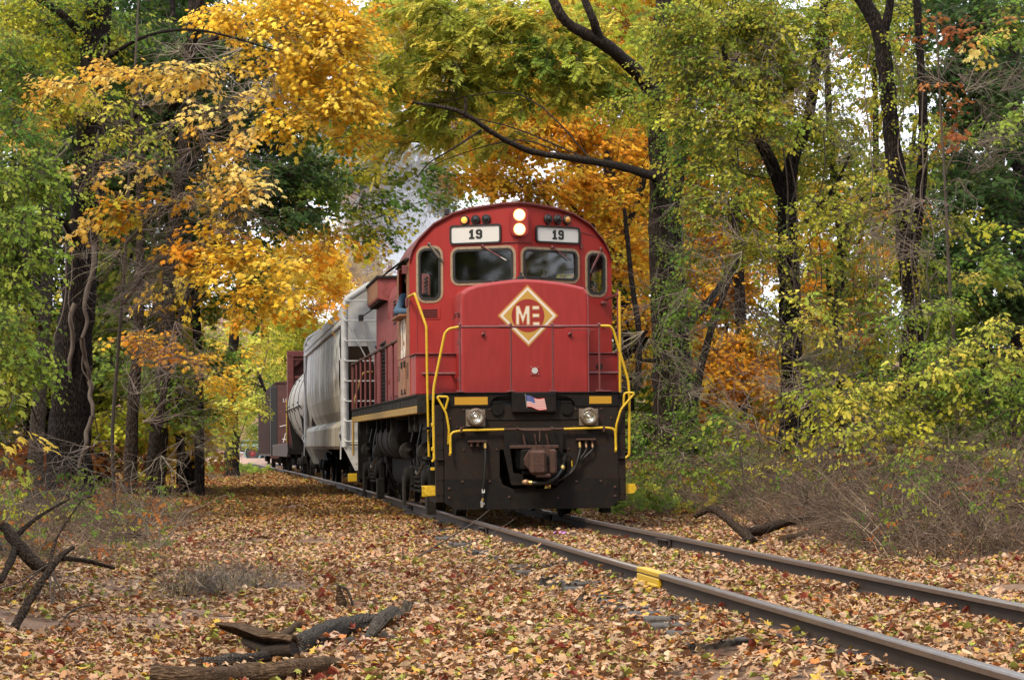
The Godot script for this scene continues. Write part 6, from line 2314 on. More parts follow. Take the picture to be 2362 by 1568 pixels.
# a twig about half a metre long with its leaves
func twig_mesh(kind: String, variant: int) -> ArrayMesh:
	var key := kind + str(variant)
	if twigs.has(key):
		return twigs[key]
	var lv := MB.new()
	var st := MB.new()
	var main := [Vector3.ZERO, Vector3(0.16, 0.03, rr(-0.03, 0.03)), Vector3(0.32, 0.02, rr(-0.05, 0.05)), Vector3(0.46, -0.04, rr(-0.07, 0.07))]
	st.tube(main, [0.005, 0.004, 0.003, 0.002], 3, false)
	if kind == "bare":
		for i in 7:
			var k := rr(0.7, 1.3)
			lv.col = Color(k, k, k)
			var p := Vector3.ZERO
			var d := Vector3(rr(0.3, 1.0), rr(-0.35, 0.5), rr(-0.8, 0.8)).normalized()
			var pts := [p]
			for j in 5:
				p += d * rr(0.12, 0.22)
				d = (d + rv(0.35)).normalized()
				pts.push_back(p)
				var e := p + (d + rv(0.9)).normalized() * rr(0.1, 0.3)
				lv.tube([p, p.lerp(e, 0.5) + rv(0.02), e], [0.0028, 0.0022, 0.0012], 3, false)
			lv.tube(pts, [0.006, 0.005, 0.0045, 0.0035, 0.0025, 0.0015], 3, false)
	elif kind == "compound":
		for i in 6:
			var b := (main[1 + i / 2] as Vector3) + rv(0.02)
			var dir := Vector3(rr(0.2, 1.0), rr(-0.4, 0.3), rr(-1, 1)).normalized()
			var e := b + dir * 0.26 + Vector3(0, -0.05, 0)
			st.tube([b, b.lerp(e, 0.5) + Vector3(0, 0.02, 0), e], 0.0018, 3, false)
			var side := dir.cross(Vector3.UP).normalized()
			for k in 6:
				var f := 0.25 + 0.75 * k / 5.0
				var q := b.lerp(e, f)
				for s in [-1.0, 1.0]:
					leaf(lv, "leaflet", q, side * s + dir * 0.5 + Vector3(0, rr(-0.6, 0.1), 0), Vector3(rr(-0.4, 0.4), 1, rr(-0.4, 0.4)), rr(0.085, 0.12))
	else:
		var count := 15 if kind == "maple" else 22
		for i in count:
			var f := rr(0.1, 1.0)
			var b: Vector3 = main[int(f * 2.99)].lerp(main[int(f * 2.99) + 1], f * 3.0 - floorf(f * 2.99))
			var dir := Vector3(rr(-0.1, 1.0), rr(-0.5, 0.35), rr(-1.0, 1.0)).normalized()
			var e := b + dir * (rr(0.05, 0.17) if kind == "maple" else rr(0.04, 0.16))
			st.tube([b, e], 0.0015, 3, false)
			var out := Vector3(dir.x, rr(-0.9, 0.0), dir.z)
			leaf(lv, kind, e, out, Vector3(rr(-0.55, 0.55), 1.0, rr(-0.55, 0.55)), rr(0.055, 0.115) if kind == "maple" else rr(0.042, 0.082))
	var am := lv.mesh()
	st.mesh(am)
	am.surface_set_material(0, M["dry_stem"] if kind == "bare" else M["leaf"])
	am.surface_set_material(1, M["twig"])
	twigs[key] = am
	return am

# ---------------------------------------------------------------- trees
func trunk_mesh(path: Array, sides := 18, knob := 0.07, ridges := 0.09) -> ArrayMesh:
	var mb := MB.new()
	var pts := []
	var rad := []
	for p in path:
		pts.push_back(p[0])
	pts = smooth_path(pts, 6)
	for i in pts.size():
		var f := float(i) / 6.0
		var a := mini(int(f), path.size() - 1)
		var b := mini(a + 1, path.size() - 1)
		rad.push_back(lerpf(path[a][1], path[b][1], f - floorf(f)) * (1.0 + rr(-knob, knob)))
		pts[i] += rv(1.0) * rad[i] * 0.08
	mb.tube(pts, rad, sides, true, 1.0, ridges)
	return mb.mesh()

# trunk: [px, py, depth, radius] from the ground up; limbs: lists of the same; clumps of leaves: [px, py, depth, across px, high px, palette, leaf, layers]
func grow(called: String, label: String, bark: String, trunk: Array, limbs: Array, clumps: Array, group := "", category := "tree", size := 1.0, root := true) -> Node3D:
	var o := thing(called, label, category, group)
	var path := []
	for t in trunk:
		path.push_back([at(t[0], t[1], t[2]), t[3]])
	if root:
		var g: Vector3 = path[0][0]
		var gy := ground_y(g.x, g.z)
		path[0] = [Vector3(g.x, gy + 0.35, g.z), trunk[0][3] * 1.06]
		path.push_front([Vector3(g.x, gy - 0.15, g.z), trunk[0][3] * 1.5])
	o.position = path[0][0]
	var shift := Transform3D(Basis(), -o.position)
	for i in path.size():
		path[i][0] -= o.position
	part("trunk", trunk_mesh(path), M[bark], o)
	var spots := []
	for i in path.size() - 1:
		for k in 8:
			spots.push_back([(path[i][0] as Vector3).lerp(path[i + 1][0], k / 8.0), lerpf(path[i][1], path[i + 1][1], k / 8.0)])
	for l in limbs:
		var lp := []
		for t in l:
			lp.push_back([at(t[0], t[1], t[2]) - o.position, t[3]])
		part("limb", trunk_mesh(lp, 10, 0.08, 0.05), M[bark], o)
		for i in lp.size() - 1:
			for k in 6:
				spots.push_back([(lp[i][0] as Vector3).lerp(lp[i + 1][0], k / 6.0), lerpf(lp[i][1], lp[i + 1][1], k / 6.0)])
	crown(o, spots, clumps, bark, size)
	return o

func crown(o: Node3D, spots: Array, clumps: Array, bark: String, size: float, dense := 2.6) -> void:
	var wood := MB.new()
	var where := {}
	var tints := {}
	for c in clumps:
		var ctr := at(c[0], c[1], c[2]) - o.position
		var m: float = c[2] / FOCAL
		var rx: float = c[3] * m
		var ry: float = c[4] * m
		var rz := (rx + ry) * 0.5
		# a branch from the nearest wood
		var best := 1e9
		var from := Vector3.ZERO
		var fr := 0.02
		for s in spots:
			var p: Vector3 = s[0]
			var d := p.distance_to(ctr) + maxf(0.0, p.y - ctr.y) * 0.6 - maxf(0.0, ctr.y - p.y) * 0.25
			if d < best and p.y > 0.8:
				best = d
				from = p
				fr = s[1]
		var ln := from.distance_to(ctr)
		var r0 := minf(minf(fr * 0.5, 0.005 + 0.003 * ln), 0.02)
		var mid1 := from.lerp(ctr, 0.35) + Vector3(0, 0.10 * ln, 0) + rv(0.06 * ln)
		var mid2 := from.lerp(ctr, 0.7) + Vector3(0, 0.07 * ln, 0) + rv(0.06 * ln)
		if spots.size() and not (c[6] == "compound" and ln > 2.2):
			wood.tube(smooth_path([from, mid1, mid2, ctr], 4), lerp_list(r0, r0 * 0.35, 13), 5, false)
		var kind: String = c[6]
		var area: float = {"maple": 0.075, "oval": 0.068, "compound": 0.05, "bare": 0.12}[kind]
		var count := int(ceil(dense * c[7] * PI * rx * ry / (area * size * size)))
		var arms := clampi(int(count / 7.0), 3, 16)
		var ki := 0
		for a in arms:
			var dir := inball()
			dir = dir.normalized() * pow(dir.length(), 0.6) * 1.1
			var tip := ctr + Vector3(dir.x * rx, dir.y * ry, dir.z * rz)
			var base := mid2.lerp(ctr, rr(0.2, 1.0))
			var mid := base.lerp(tip, 0.5) + rv(0.12 * rx) + Vector3(0, 0.05, 0)
			wood.tube([base, base.lerp(mid, 0.5) + rv(0.02), mid, mid.lerp(tip, 0.55) + rv(0.03), tip], [r0 * 0.34 + 0.003, r0 * 0.28 + 0.003, r0 * 0.2 + 0.003, 0.004, 0.003], 3, false)
			var per := int(ceil(float(count) / arms))
			for k in per:
				if ki >= count:
					break
				ki += 1
				var f := sqrt(rr(0.08, 1.0))
				var p := base.lerp(mid, f * 2.0) if f < 0.5 else mid.lerp(tip, f * 2.0 - 1.0)
				p += Vector3(rr(-1, 1) * rx, rr(-1, 1) * ry, rr(-1, 1) * rz) * 0.36
				var out := (tip - base)
				var yaw := atan2(-out.z, out.x) + rr(-1.3, 1.3)
				var b := Basis(Vector3.UP, yaw) * Basis(Vector3.BACK, rr(-0.75, 0.35)) * Basis(Vector3.RIGHT, rr(-0.5, 0.5))
				var key := kind + str(ki % 2)
				if not where.has(key):
					where[key] = []
					tints[key] = []
				where[key].push_back(Transform3D(b.scaled(Vector3.ONE * size * rr(0.75, 1.25)), p))
				tints[key].push_back(tint(c[5]))
	if wood.v.size():
		var bm := part("branches", wood.mesh(), M[bark], o)
		bm.set_meta("kind", "stuff")
	for key in where:
		many("crown", twig_mesh(key.substr(0, key.length() - 1), int(key.substr(key.length() - 1))), where[key], tints[key], o).set_meta("kind", "stuff")

func lerp_list(a: float, b: float, n: int) -> Array:
	var out := []
	for i in n:
		out.push_back(lerpf(a, b, float(i) / (n - 1)))
	return out

# thin hanging stems: [px, py, px, py, depth]
func vines(o: Node3D, list: Array, m := "vine", r := 0.012) -> void:
	for l in list:
		var a := at(l[0], l[1], l[4]) - o.position
		var b := at(l[2], l[3], l[4] + rr(-0.4, 0.4)) - o.position
		var pts := [a]
		for k in range(1, 6):
			pts.push_back(a.lerp(b, k / 6.0) + Vector3(rr(-1, 1), rr(-0.2, 0.2), rr(-1, 1)) * a.distance_to(b) * 0.035)
		pts.push_back(b)
		var mb := MB.new()
		mb.tube(smooth_path(pts, 4), lerp_list(r, r * 0.6, 25), 5, false)
		part("vine", mb.mesh(), M[m], o)

# leaves of a climber on a trunk: places in the picture between two heights
func ivy(o: Node3D, list: Array, pal: String, kind := "oval") -> void:
	var w := []
	var t := []
	for l in list:   # [px, py0, py1, depth, width px, count]
		for i in l[5]:
			var p := at(l[0] + rr(-1, 1) * l[4], rr(l[1], l[2]), l[3] - rr(0.05, 0.35)) - o.position
			w.push_back(Transform3D((Basis(Vector3.UP, rr(0, TAU)) * Basis(Vector3.BACK, rr(-1.2, -0.2))).scaled(Vector3.ONE * rr(0.45, 0.85)), p))
			t.push_back(tint(pal))
	many("ivy", twig_mesh(kind, 0), w, t, o).set_meta("kind", "stuff")

func build_woods() -> void:
	left_woods()
	right_woods()
	far_woods()
	woods_behind()
	bare_twigs()

# fine leafless twigs that fill the woods' edge on both sides
func bare_twigs() -> void:
	for s in [[[330, 360, 37, 170, 120], [480, 480, 37, 150, 90], [300, 640, 38, 120, 120], [300, 760, 38, 90, 140], [380, 940, 44, 120, 120], [520, 160, 38, 150, 70], [110, 1090, 34, 170, 80], [70, 1200, 24, 130, 70], [200, 1160, 34, 150, 40], [30, 1290, 19, 80, 60], [60, 1380, 16.2, 90, 45], [190, 1330, 18, 110, 45], [280, 1240, 25, 120, 36], [700, 90, 44, 110, 50]],
		[[1640, 560, 39, 110, 110], [1760, 760, 39, 120, 140], [1900, 760, 39, 110, 140], [1990, 420, 39, 70, 160], [1560, 820, 44, 80, 160], [1700, 960, 38, 160, 100], [1960, 1060, 35, 220, 80], [2220, 1020, 34, 170, 90], [2080, 560, 36, 80, 180], [1850, 250, 39, 130, 160], [2240, 250, 37, 100, 160], [1660, 200, 40, 120, 140], [1480, 980, 44, 70, 120]]]:
		var o := Node3D.new()
		o.name = numbered("bare_twigs")
		add_child(o)
		o.set_meta("kind", "stuff")
		var w := []
		var t := []
		for c in s:
			var m: float = c[2] / FOCAL
			for i in int(c[3] * c[4] * m * m * 22.0):
				var p := at(c[0] + rr(-1, 1) * c[3], c[1] + rr(-1, 1) * c[4], c[2] + rr(-1.2, 1.2))
				if absf(track_u(p)) < 2.0 and p.y < 4.8:
					continue
				w.push_back(Transform3D((Basis(Vector3.UP, rr(0, TAU)) * Basis(Vector3.BACK, rr(-1.1, 0.7))).scaled(Vector3.ONE * rr(0.7, 1.4)), p))
				t.push_back(tint("wood"))
		many("twigs", twig_mesh("bare", 0), w, t, o)

# the same woods carry on behind the photographer
func woods_behind() -> void:
	var o := Node3D.new()
	o.name = numbered("woods_behind")
	add_child(o)
	o.set_meta("kind", "stuff")
	var w := []
	var t := []
	var wood := MB.new()
	for i in 260:
		var s := -1.0 if i % 2 == 0 else 1.0
		var v := 4.0 - 90.0 * rng.randf()
		var p := by_track(v, s * rr(5.5, 22.0))
		p.y = -0.5
		if p.z < 3.0 and absf(p.x) < -p.z * 0.222 + 4.6:
			continue
		var top := p + Vector3(rr(-1, 1), rr(9.0, 15.0), rr(-1, 1))
		wood.tube([p, p.lerp(top, 0.5) + rv(0.3), top], [0.2, 0.16, 0.1], 7, false)
		for k in 60:
			var q := p.lerp(top, rr(0.2, 1.05)) + rv(2.4)
			w.push_back(Transform3D((Basis(Vector3.UP, rr(0, TAU)) * Basis(Vector3.BACK, rr(-0.7, 0.4))).scaled(Vector3.ONE * rr(2.5, 4.0)), q))
			t.push_back(tint(["gold", "green", "amber", "yellow_green", "dark"][i % 5]))
	part("stems", wood.mesh(), M["bark_dark"], o)
	many("leaves", twig_mesh("maple", 1), w, t, o)

func left_woods() -> void:
	var t := grow("vine_clad_tree", "thick dark trunk with a stout climbing vine, left of the leafy clearing", "bark_dark",
		[[160, 1180, 40, 0.37], [158, 1000, 40, 0.35], [168, 800, 40, 0.31], [188, 600, 40, 0.28], [205, 350, 40, 0.26], [222, 60, 40, 0.24], [236, -160, 40, 0.2]],
		[[[200, 420, 40, 0.07], [255, 330, 40, 0.05], [330, 250, 39, 0.035], [400, 200, 39, 0.02]], [[215, 120, 40, 0.09], [150, 40, 40, 0.07], [60, -20, 40, 0.05]], [[222, 150, 40, 0.05], [330, 85, 39, 0.03], [460, 70, 38, 0.022], [640, 118, 38, 0.012]], [[190, 580, 40, 0.06], [120, 480, 39, 0.04], [60, 420, 39, 0.03]]],
		[[110, 60, 40, 120, 80, "yellow_green", "oval", 2.2], [40, 170, 39, 90, 90, "green", "oval", 2.0], [120, 220, 39, 100, 60, "yellow_green", "oval", 1.6], [250, 60, 40, 90, 60, "green", "oval", 1.4], [190, 130, 41, 80, 70, "yellow_green", "oval", 1.2], [60, 290, 39, 90, 60, "pale", "oval", 1.2], [320, 120, 41, 80, 60, "dark", "maple", 1.6]], "trunks left of the clearing")
	vines(t, [[215, 560, 188, 780, 39.5], [188, 780, 205, 880, 39.5], [205, 880, 212, 960, 39.5], [212, 960, 180, 1080, 39.4], [172, 700, 150, 900, 39.5]], "vine", 0.05)
	vines(t, [[225, 300, 210, 640, 39.4], [240, 100, 228, 420, 39.5], [150, 560, 120, 900, 39.2], [140, 380, 170, 760, 39.3], [190, 820, 230, 1020, 39.2]], "vine", 0.015)
	ivy(t, [[215, 60, 330, 40, 18, 40], [200, 330, 560, 40, 22, 26]], "vine")
	grow("slender_tree", "slender smooth grey trunk, leftmost of the standing trees", "bark_grey",
		[[78, 1190, 36, 0.125], [84, 1000, 36, 0.115], [96, 820, 36, 0.105], [106, 660, 36, 0.095], [114, 540, 36, 0.075], [108, 440, 36, 0.05], [98, 360, 36, 0.03]],
		[[[100, 690, 36, 0.06], [60, 600, 36, 0.045], [30, 470, 36, 0.035]], [[96, 760, 36, 0.05], [60, 690, 35, 0.035], [10, 640, 35, 0.03]]],
		[[25, 400, 35, 80, 80, "fresh", "oval", 2.2], [60, 440, 35, 60, 60, "fresh", "oval", 1.2], [20, 520, 34, 75, 70, "fresh", "oval", 2.4], [60, 580, 34, 50, 50, "fresh", "oval", 1.2], [25, 650, 34, 70, 46, "fresh", "oval", 2.2], [40, 790, 33, 80, 70, "fresh", "oval", 2.0], [30, 860, 33, 60, 40, "fresh", "oval", 1.4], [25, 300, 36, 70, 60, "green", "oval", 1.6]], "trunks left of the clearing")
	grow("dark_maple", "tree with the darkest green maple crown, left above the tank car", "bark_brown",
		[[355, 1150, 50, 0.22], [366, 980, 50, 0.19], [380, 820, 50, 0.17], [392, 600, 50, 0.15], [420, 350, 50, 0.13], [440, 60, 50, 0.11], [450, -80, 50, 0.09]],
		[[[392, 620, 50, 0.07], [480, 540, 50, 0.05], [580, 450, 50, 0.035], [680, 400, 50, 0.02]], [[410, 420, 50, 0.07], [500, 300, 50, 0.05], [570, 210, 50, 0.03]], [[385, 800, 50, 0.05], [450, 700, 50, 0.035], [520, 640, 49, 0.02]]],
		[[400, 110, 51, 130, 90, "dark", "maple", 2.2], [520, 130, 51, 100, 80, "dark", "maple", 2.2], [420, 300, 51, 120, 80, "dark", "maple", 2.0], [530, 260, 51, 90, 70, "dark", "maple", 2.2], [610, 330, 51, 80, 70, "dark", "maple", 2.0], [590, 430, 50, 100, 60, "dark", "maple", 2.4], [680, 400, 50, 80, 60, "dark", "maple", 2.6], [720, 460, 51, 60, 50, "green", "maple", 2.0], [650, 500, 50, 80, 45, "dark", "maple", 2.2], [470, 440, 51, 90, 70, "dark", "maple", 2.0], [430, 550, 51, 90, 60, "dark", "maple", 1.6], [330, 450, 52, 70, 80, "dark", "maple", 1.4], [460, 830, 50, 80, 60, "green", "maple", 1.4], [420, 930, 50, 70, 70, "green", "maple", 1.6], [330, 830, 51, 60, 80, "green", "maple", 1.2], [560, 700, 52, 80, 60, "green", "maple", 1.2]], "trunks left of the clearing")
	grow("golden_maple", "tree with the bright golden crown across the upper left", "bark_brown",
		[[222, 1110, 56, 0.17], [236, 900, 56, 0.15], [280, 650, 55, 0.14], [360, 350, 52, 0.12], [440, 120, 48, 0.10], [470, -60, 47, 0.08]],
		[[[440, 120, 48, 0.08], [560, 60, 46, 0.06], [690, 70, 45, 0.04], [800, 130, 44, 0.025]], [[400, 280, 51, 0.07], [540, 240, 47, 0.05], [700, 230, 45, 0.03]]],
		[[560, 30, 44, 90, 50, "gold", "maple", 1.58], [680, 50, 44, 120, 70, "gold", "maple", 2.02], [790, 110, 44, 80, 90, "gold", "maple", 2.02], [640, 150, 44, 100, 60, "gold", "maple", 1.87], [760, 220, 44, 90, 70, "gold", "maple", 1.87], [830, 230, 44, 40, 60, "gold", "maple", 1.44], [700, 290, 44, 70, 40, "gold", "maple", 1.44], [820, 310, 45, 50, 40, "amber", "maple", 1.15], [600, 230, 44, 60, 50, "gold", "maple", 1.01], [740, -10, 44, 130, 40, "gold", "maple", 1.44]], "trunks left of the clearing")
	t = grow("sapling_maple", "thin-branched sapling with pale orange sprays in front of the dark maple", "twig",
		[[262, 1150, 38, 0.03], [258, 1000, 38, 0.03], [272, 800, 38, 0.028], [290, 560, 38, 0.026], [300, 330, 38, 0.024], [312, 120, 38, 0.018], [320, -40, 38, 0.012]],
		[[[290, 560, 38, 0.03], [400, 470, 37.5, 0.022], [560, 480, 37, 0.016], [680, 560, 36.5, 0.008]], [[296, 400, 38, 0.03], [400, 360, 37.5, 0.02], [520, 330, 37, 0.014], [620, 420, 36.5, 0.006]], [[284, 700, 38, 0.03], [380, 590, 37.5, 0.022], [520, 580, 37, 0.014], [660, 640, 36.5, 0.007]], [[306, 220, 38, 0.025], [400, 160, 37.5, 0.018], [520, 180, 37, 0.01]]],
		[[160, 190, 37, 90, 25, "pale", "maple", 1.30], [270, 170, 37, 70, 28, "pale", "maple", 1.44], [380, 180, 37, 90, 28, "pale", "maple", 1.58], [455, 175, 37, 60, 30, "pale", "maple", 1.44], [500, 270, 36.5, 60, 28, "pale", "maple", 1.30], [570, 340, 36.5, 60, 34, "pale", "maple", 1.44], [575, 400, 36.5, 45, 34, "pale", "maple", 1.44], [580, 455, 36, 50, 24, "pale", "maple", 1.37], [400, 390, 37, 60, 22, "pale", "maple", 0.86], [210, 400, 37, 50, 30, "pale", "maple", 0.72], [300, 320, 37, 60, 36, "lime", "oval", 1.6], [260, 250, 37, 40, 24, "lime", "oval", 1.4], [310, 485, 37, 60, 34, "amber", "maple", 1.8], [230, 525, 37, 40, 34, "pale", "maple", 0.72], [420, 470, 37, 60, 26, "amber", "maple", 1.4], [440, 570, 37, 80, 32, "orange", "maple", 1.8], [530, 610, 36.5, 90, 32, "gold", "maple", 2.0], [560, 540, 37, 60, 26, "gold", "maple", 1.8], [640, 590, 36.5, 70, 30, "gold", "maple", 2.0], [640, 680, 36.5, 90, 24, "gold", "maple", 1.8], [700, 720, 37, 50, 22, "orange", "maple", 1.6], [560, 690, 38, 60, 20, "orange", "maple", 1.4], [760, 560, 37, 50, 34, "amber", "maple", 1.4], [720, 620, 38, 60, 30, "gold", "maple", 1.8]], "")
	vines(t, [[300, 420, 620, 520, 37], [290, 500, 600, 460, 36.8], [320, 380, 560, 480, 37.2], [300, 300, 680, 390, 37.4], [220, 600, 480, 640, 37]], "twig", 0.009)
	grow("leaning_tree", "brown trunk leaning right with a flat orange spray beside it, mid left", "bark_brown",
		[[300, 1130, 47, 0.13], [305, 950, 47, 0.12], [318, 760, 47, 0.10], [322, 500, 47, 0.09], [318, 200, 47, 0.07]],
		[[[345, 1120, 49, 0.09], [362, 1000, 49, 0.08], [392, 820, 49, 0.07], [440, 650, 49, 0.05]]],
		[[390, 795, 46, 70, 22, "orange", "maple", 2.2], [450, 810, 46, 60, 18, "orange", "maple", 1.8], [330, 790, 46, 40, 18, "orange", "maple", 1.6], [490, 870, 47, 40, 60, "gold", "maple", 1.0], [260, 850, 48, 50, 70, "green", "maple", 1.4], [250, 960, 48, 50, 60, "yellow_green", "maple", 1.2]], "trunks left of the clearing")
	grow("yellow_tree", "low yellow tree hanging over the track's left edge, before the boxcar", "bark_dark",
		[[533, 1085, 86, 0.28], [534, 1020, 86, 0.26], [532, 900, 86, 0.22], [540, 760, 86, 0.18], [560, 640, 86, 0.12]],
		[[[533, 900, 86, 0.12], [580, 850, 84, 0.09], [610, 900, 82, 0.05]]],
		[[533, 870, 80, 40, 32, "lime", "maple", 1.3], [568, 850, 80, 32, 36, "lime", "maple", 1.2], [503, 920, 80, 46, 36, "lime", "maple", 1.4], [548, 935, 78, 38, 40, "lime", "maple", 1.5], [540, 945, 77, 24, 24, "lime", "maple", 1.2], [490, 990, 78, 36, 30, "lime", "maple", 1.3], [483, 980, 80, 42, 40, "lime", "maple", 1.3], [478, 1036, 80, 36, 24, "lime", "maple", 1.1], [630, 790, 110, 40, 34, "yellow_green", "maple", 1.2], [578, 770, 86, 50, 40, "lime", "maple", 1.1], [670, 745, 120, 46, 40, "yellow_green", "maple", 1.2], [640, 840, 120, 30, 22, "lime", "maple", 1.1], [518, 815, 86, 46, 36, "gold", "maple", 1.0]], "", "tree", 1.3)
	grow("roadside_maple", "golden maple with green fringes arching over the grey hopper car", "bark_brown",
		[[372, 1090, 66, 0.12], [396, 900, 66, 0.12], [450, 700, 65, 0.11], [520, 500, 64, 0.12], [560, 320, 64, 0.1]],
		[[[470, 720, 65, 0.1], [590, 640, 62, 0.07], [700, 590, 66, 0.04], [780, 560, 70, 0.02]], [[510, 520, 64, 0.08], [640, 470, 62, 0.05], [780, 500, 60, 0.03]]],
		[[690, 600, 66, 60, 36, "gold", "maple", 2.2], [770, 620, 92, 60, 45, "gold", "maple", 2.2], [620, 640, 64, 60, 40, "gold", "maple", 2.0], [740, 680, 92, 60, 30, "orange", "maple", 1.8], [660, 690, 70, 40, 26, "amber", "maple", 1.8], [590, 720, 68, 60, 28, "amber", "maple", 1.8], [870, 545, 56, 45, 30, "green", "maple", 1.4], [915, 570, 56, 26, 14, "green", "maple", 1.0], [840, 480, 57, 60, 42, "green", "maple", 1.6], [900, 505, 56, 45, 28, "yellow_green", "maple", 1.3], [960, 470, 56, 40, 30, "green", "maple", 1.2], [800, 560, 58, 60, 32, "amber", "maple", 1.6], [770, 420, 60, 55, 40, "green", "maple", 1.5], [740, 540, 60, 40, 30, "amber", "maple", 1.4], [830, 400, 58, 50, 40, "yellow_green", "maple", 1.3]], "", "tree", 1.15)
	grow("big_leaf_sapling", "sapling of large yellow leaves poking in at the left edge", "twig",
		[[-90, 1180, 20, 0.02], [-85, 1100, 20, 0.018], [-60, 1010, 20, 0.015]], [],
		[[-25, 1010, 20, 36, 26, "gold", "maple", 0.9], [-30, 1050, 20, 22, 20, "lime", "maple", 0.6], [0, 940, 21, 30, 20, "fresh", "maple", 0.8], [-40, 970, 20, 26, 26, "gold", "maple", 0.8]], "", "sapling", 1.05)

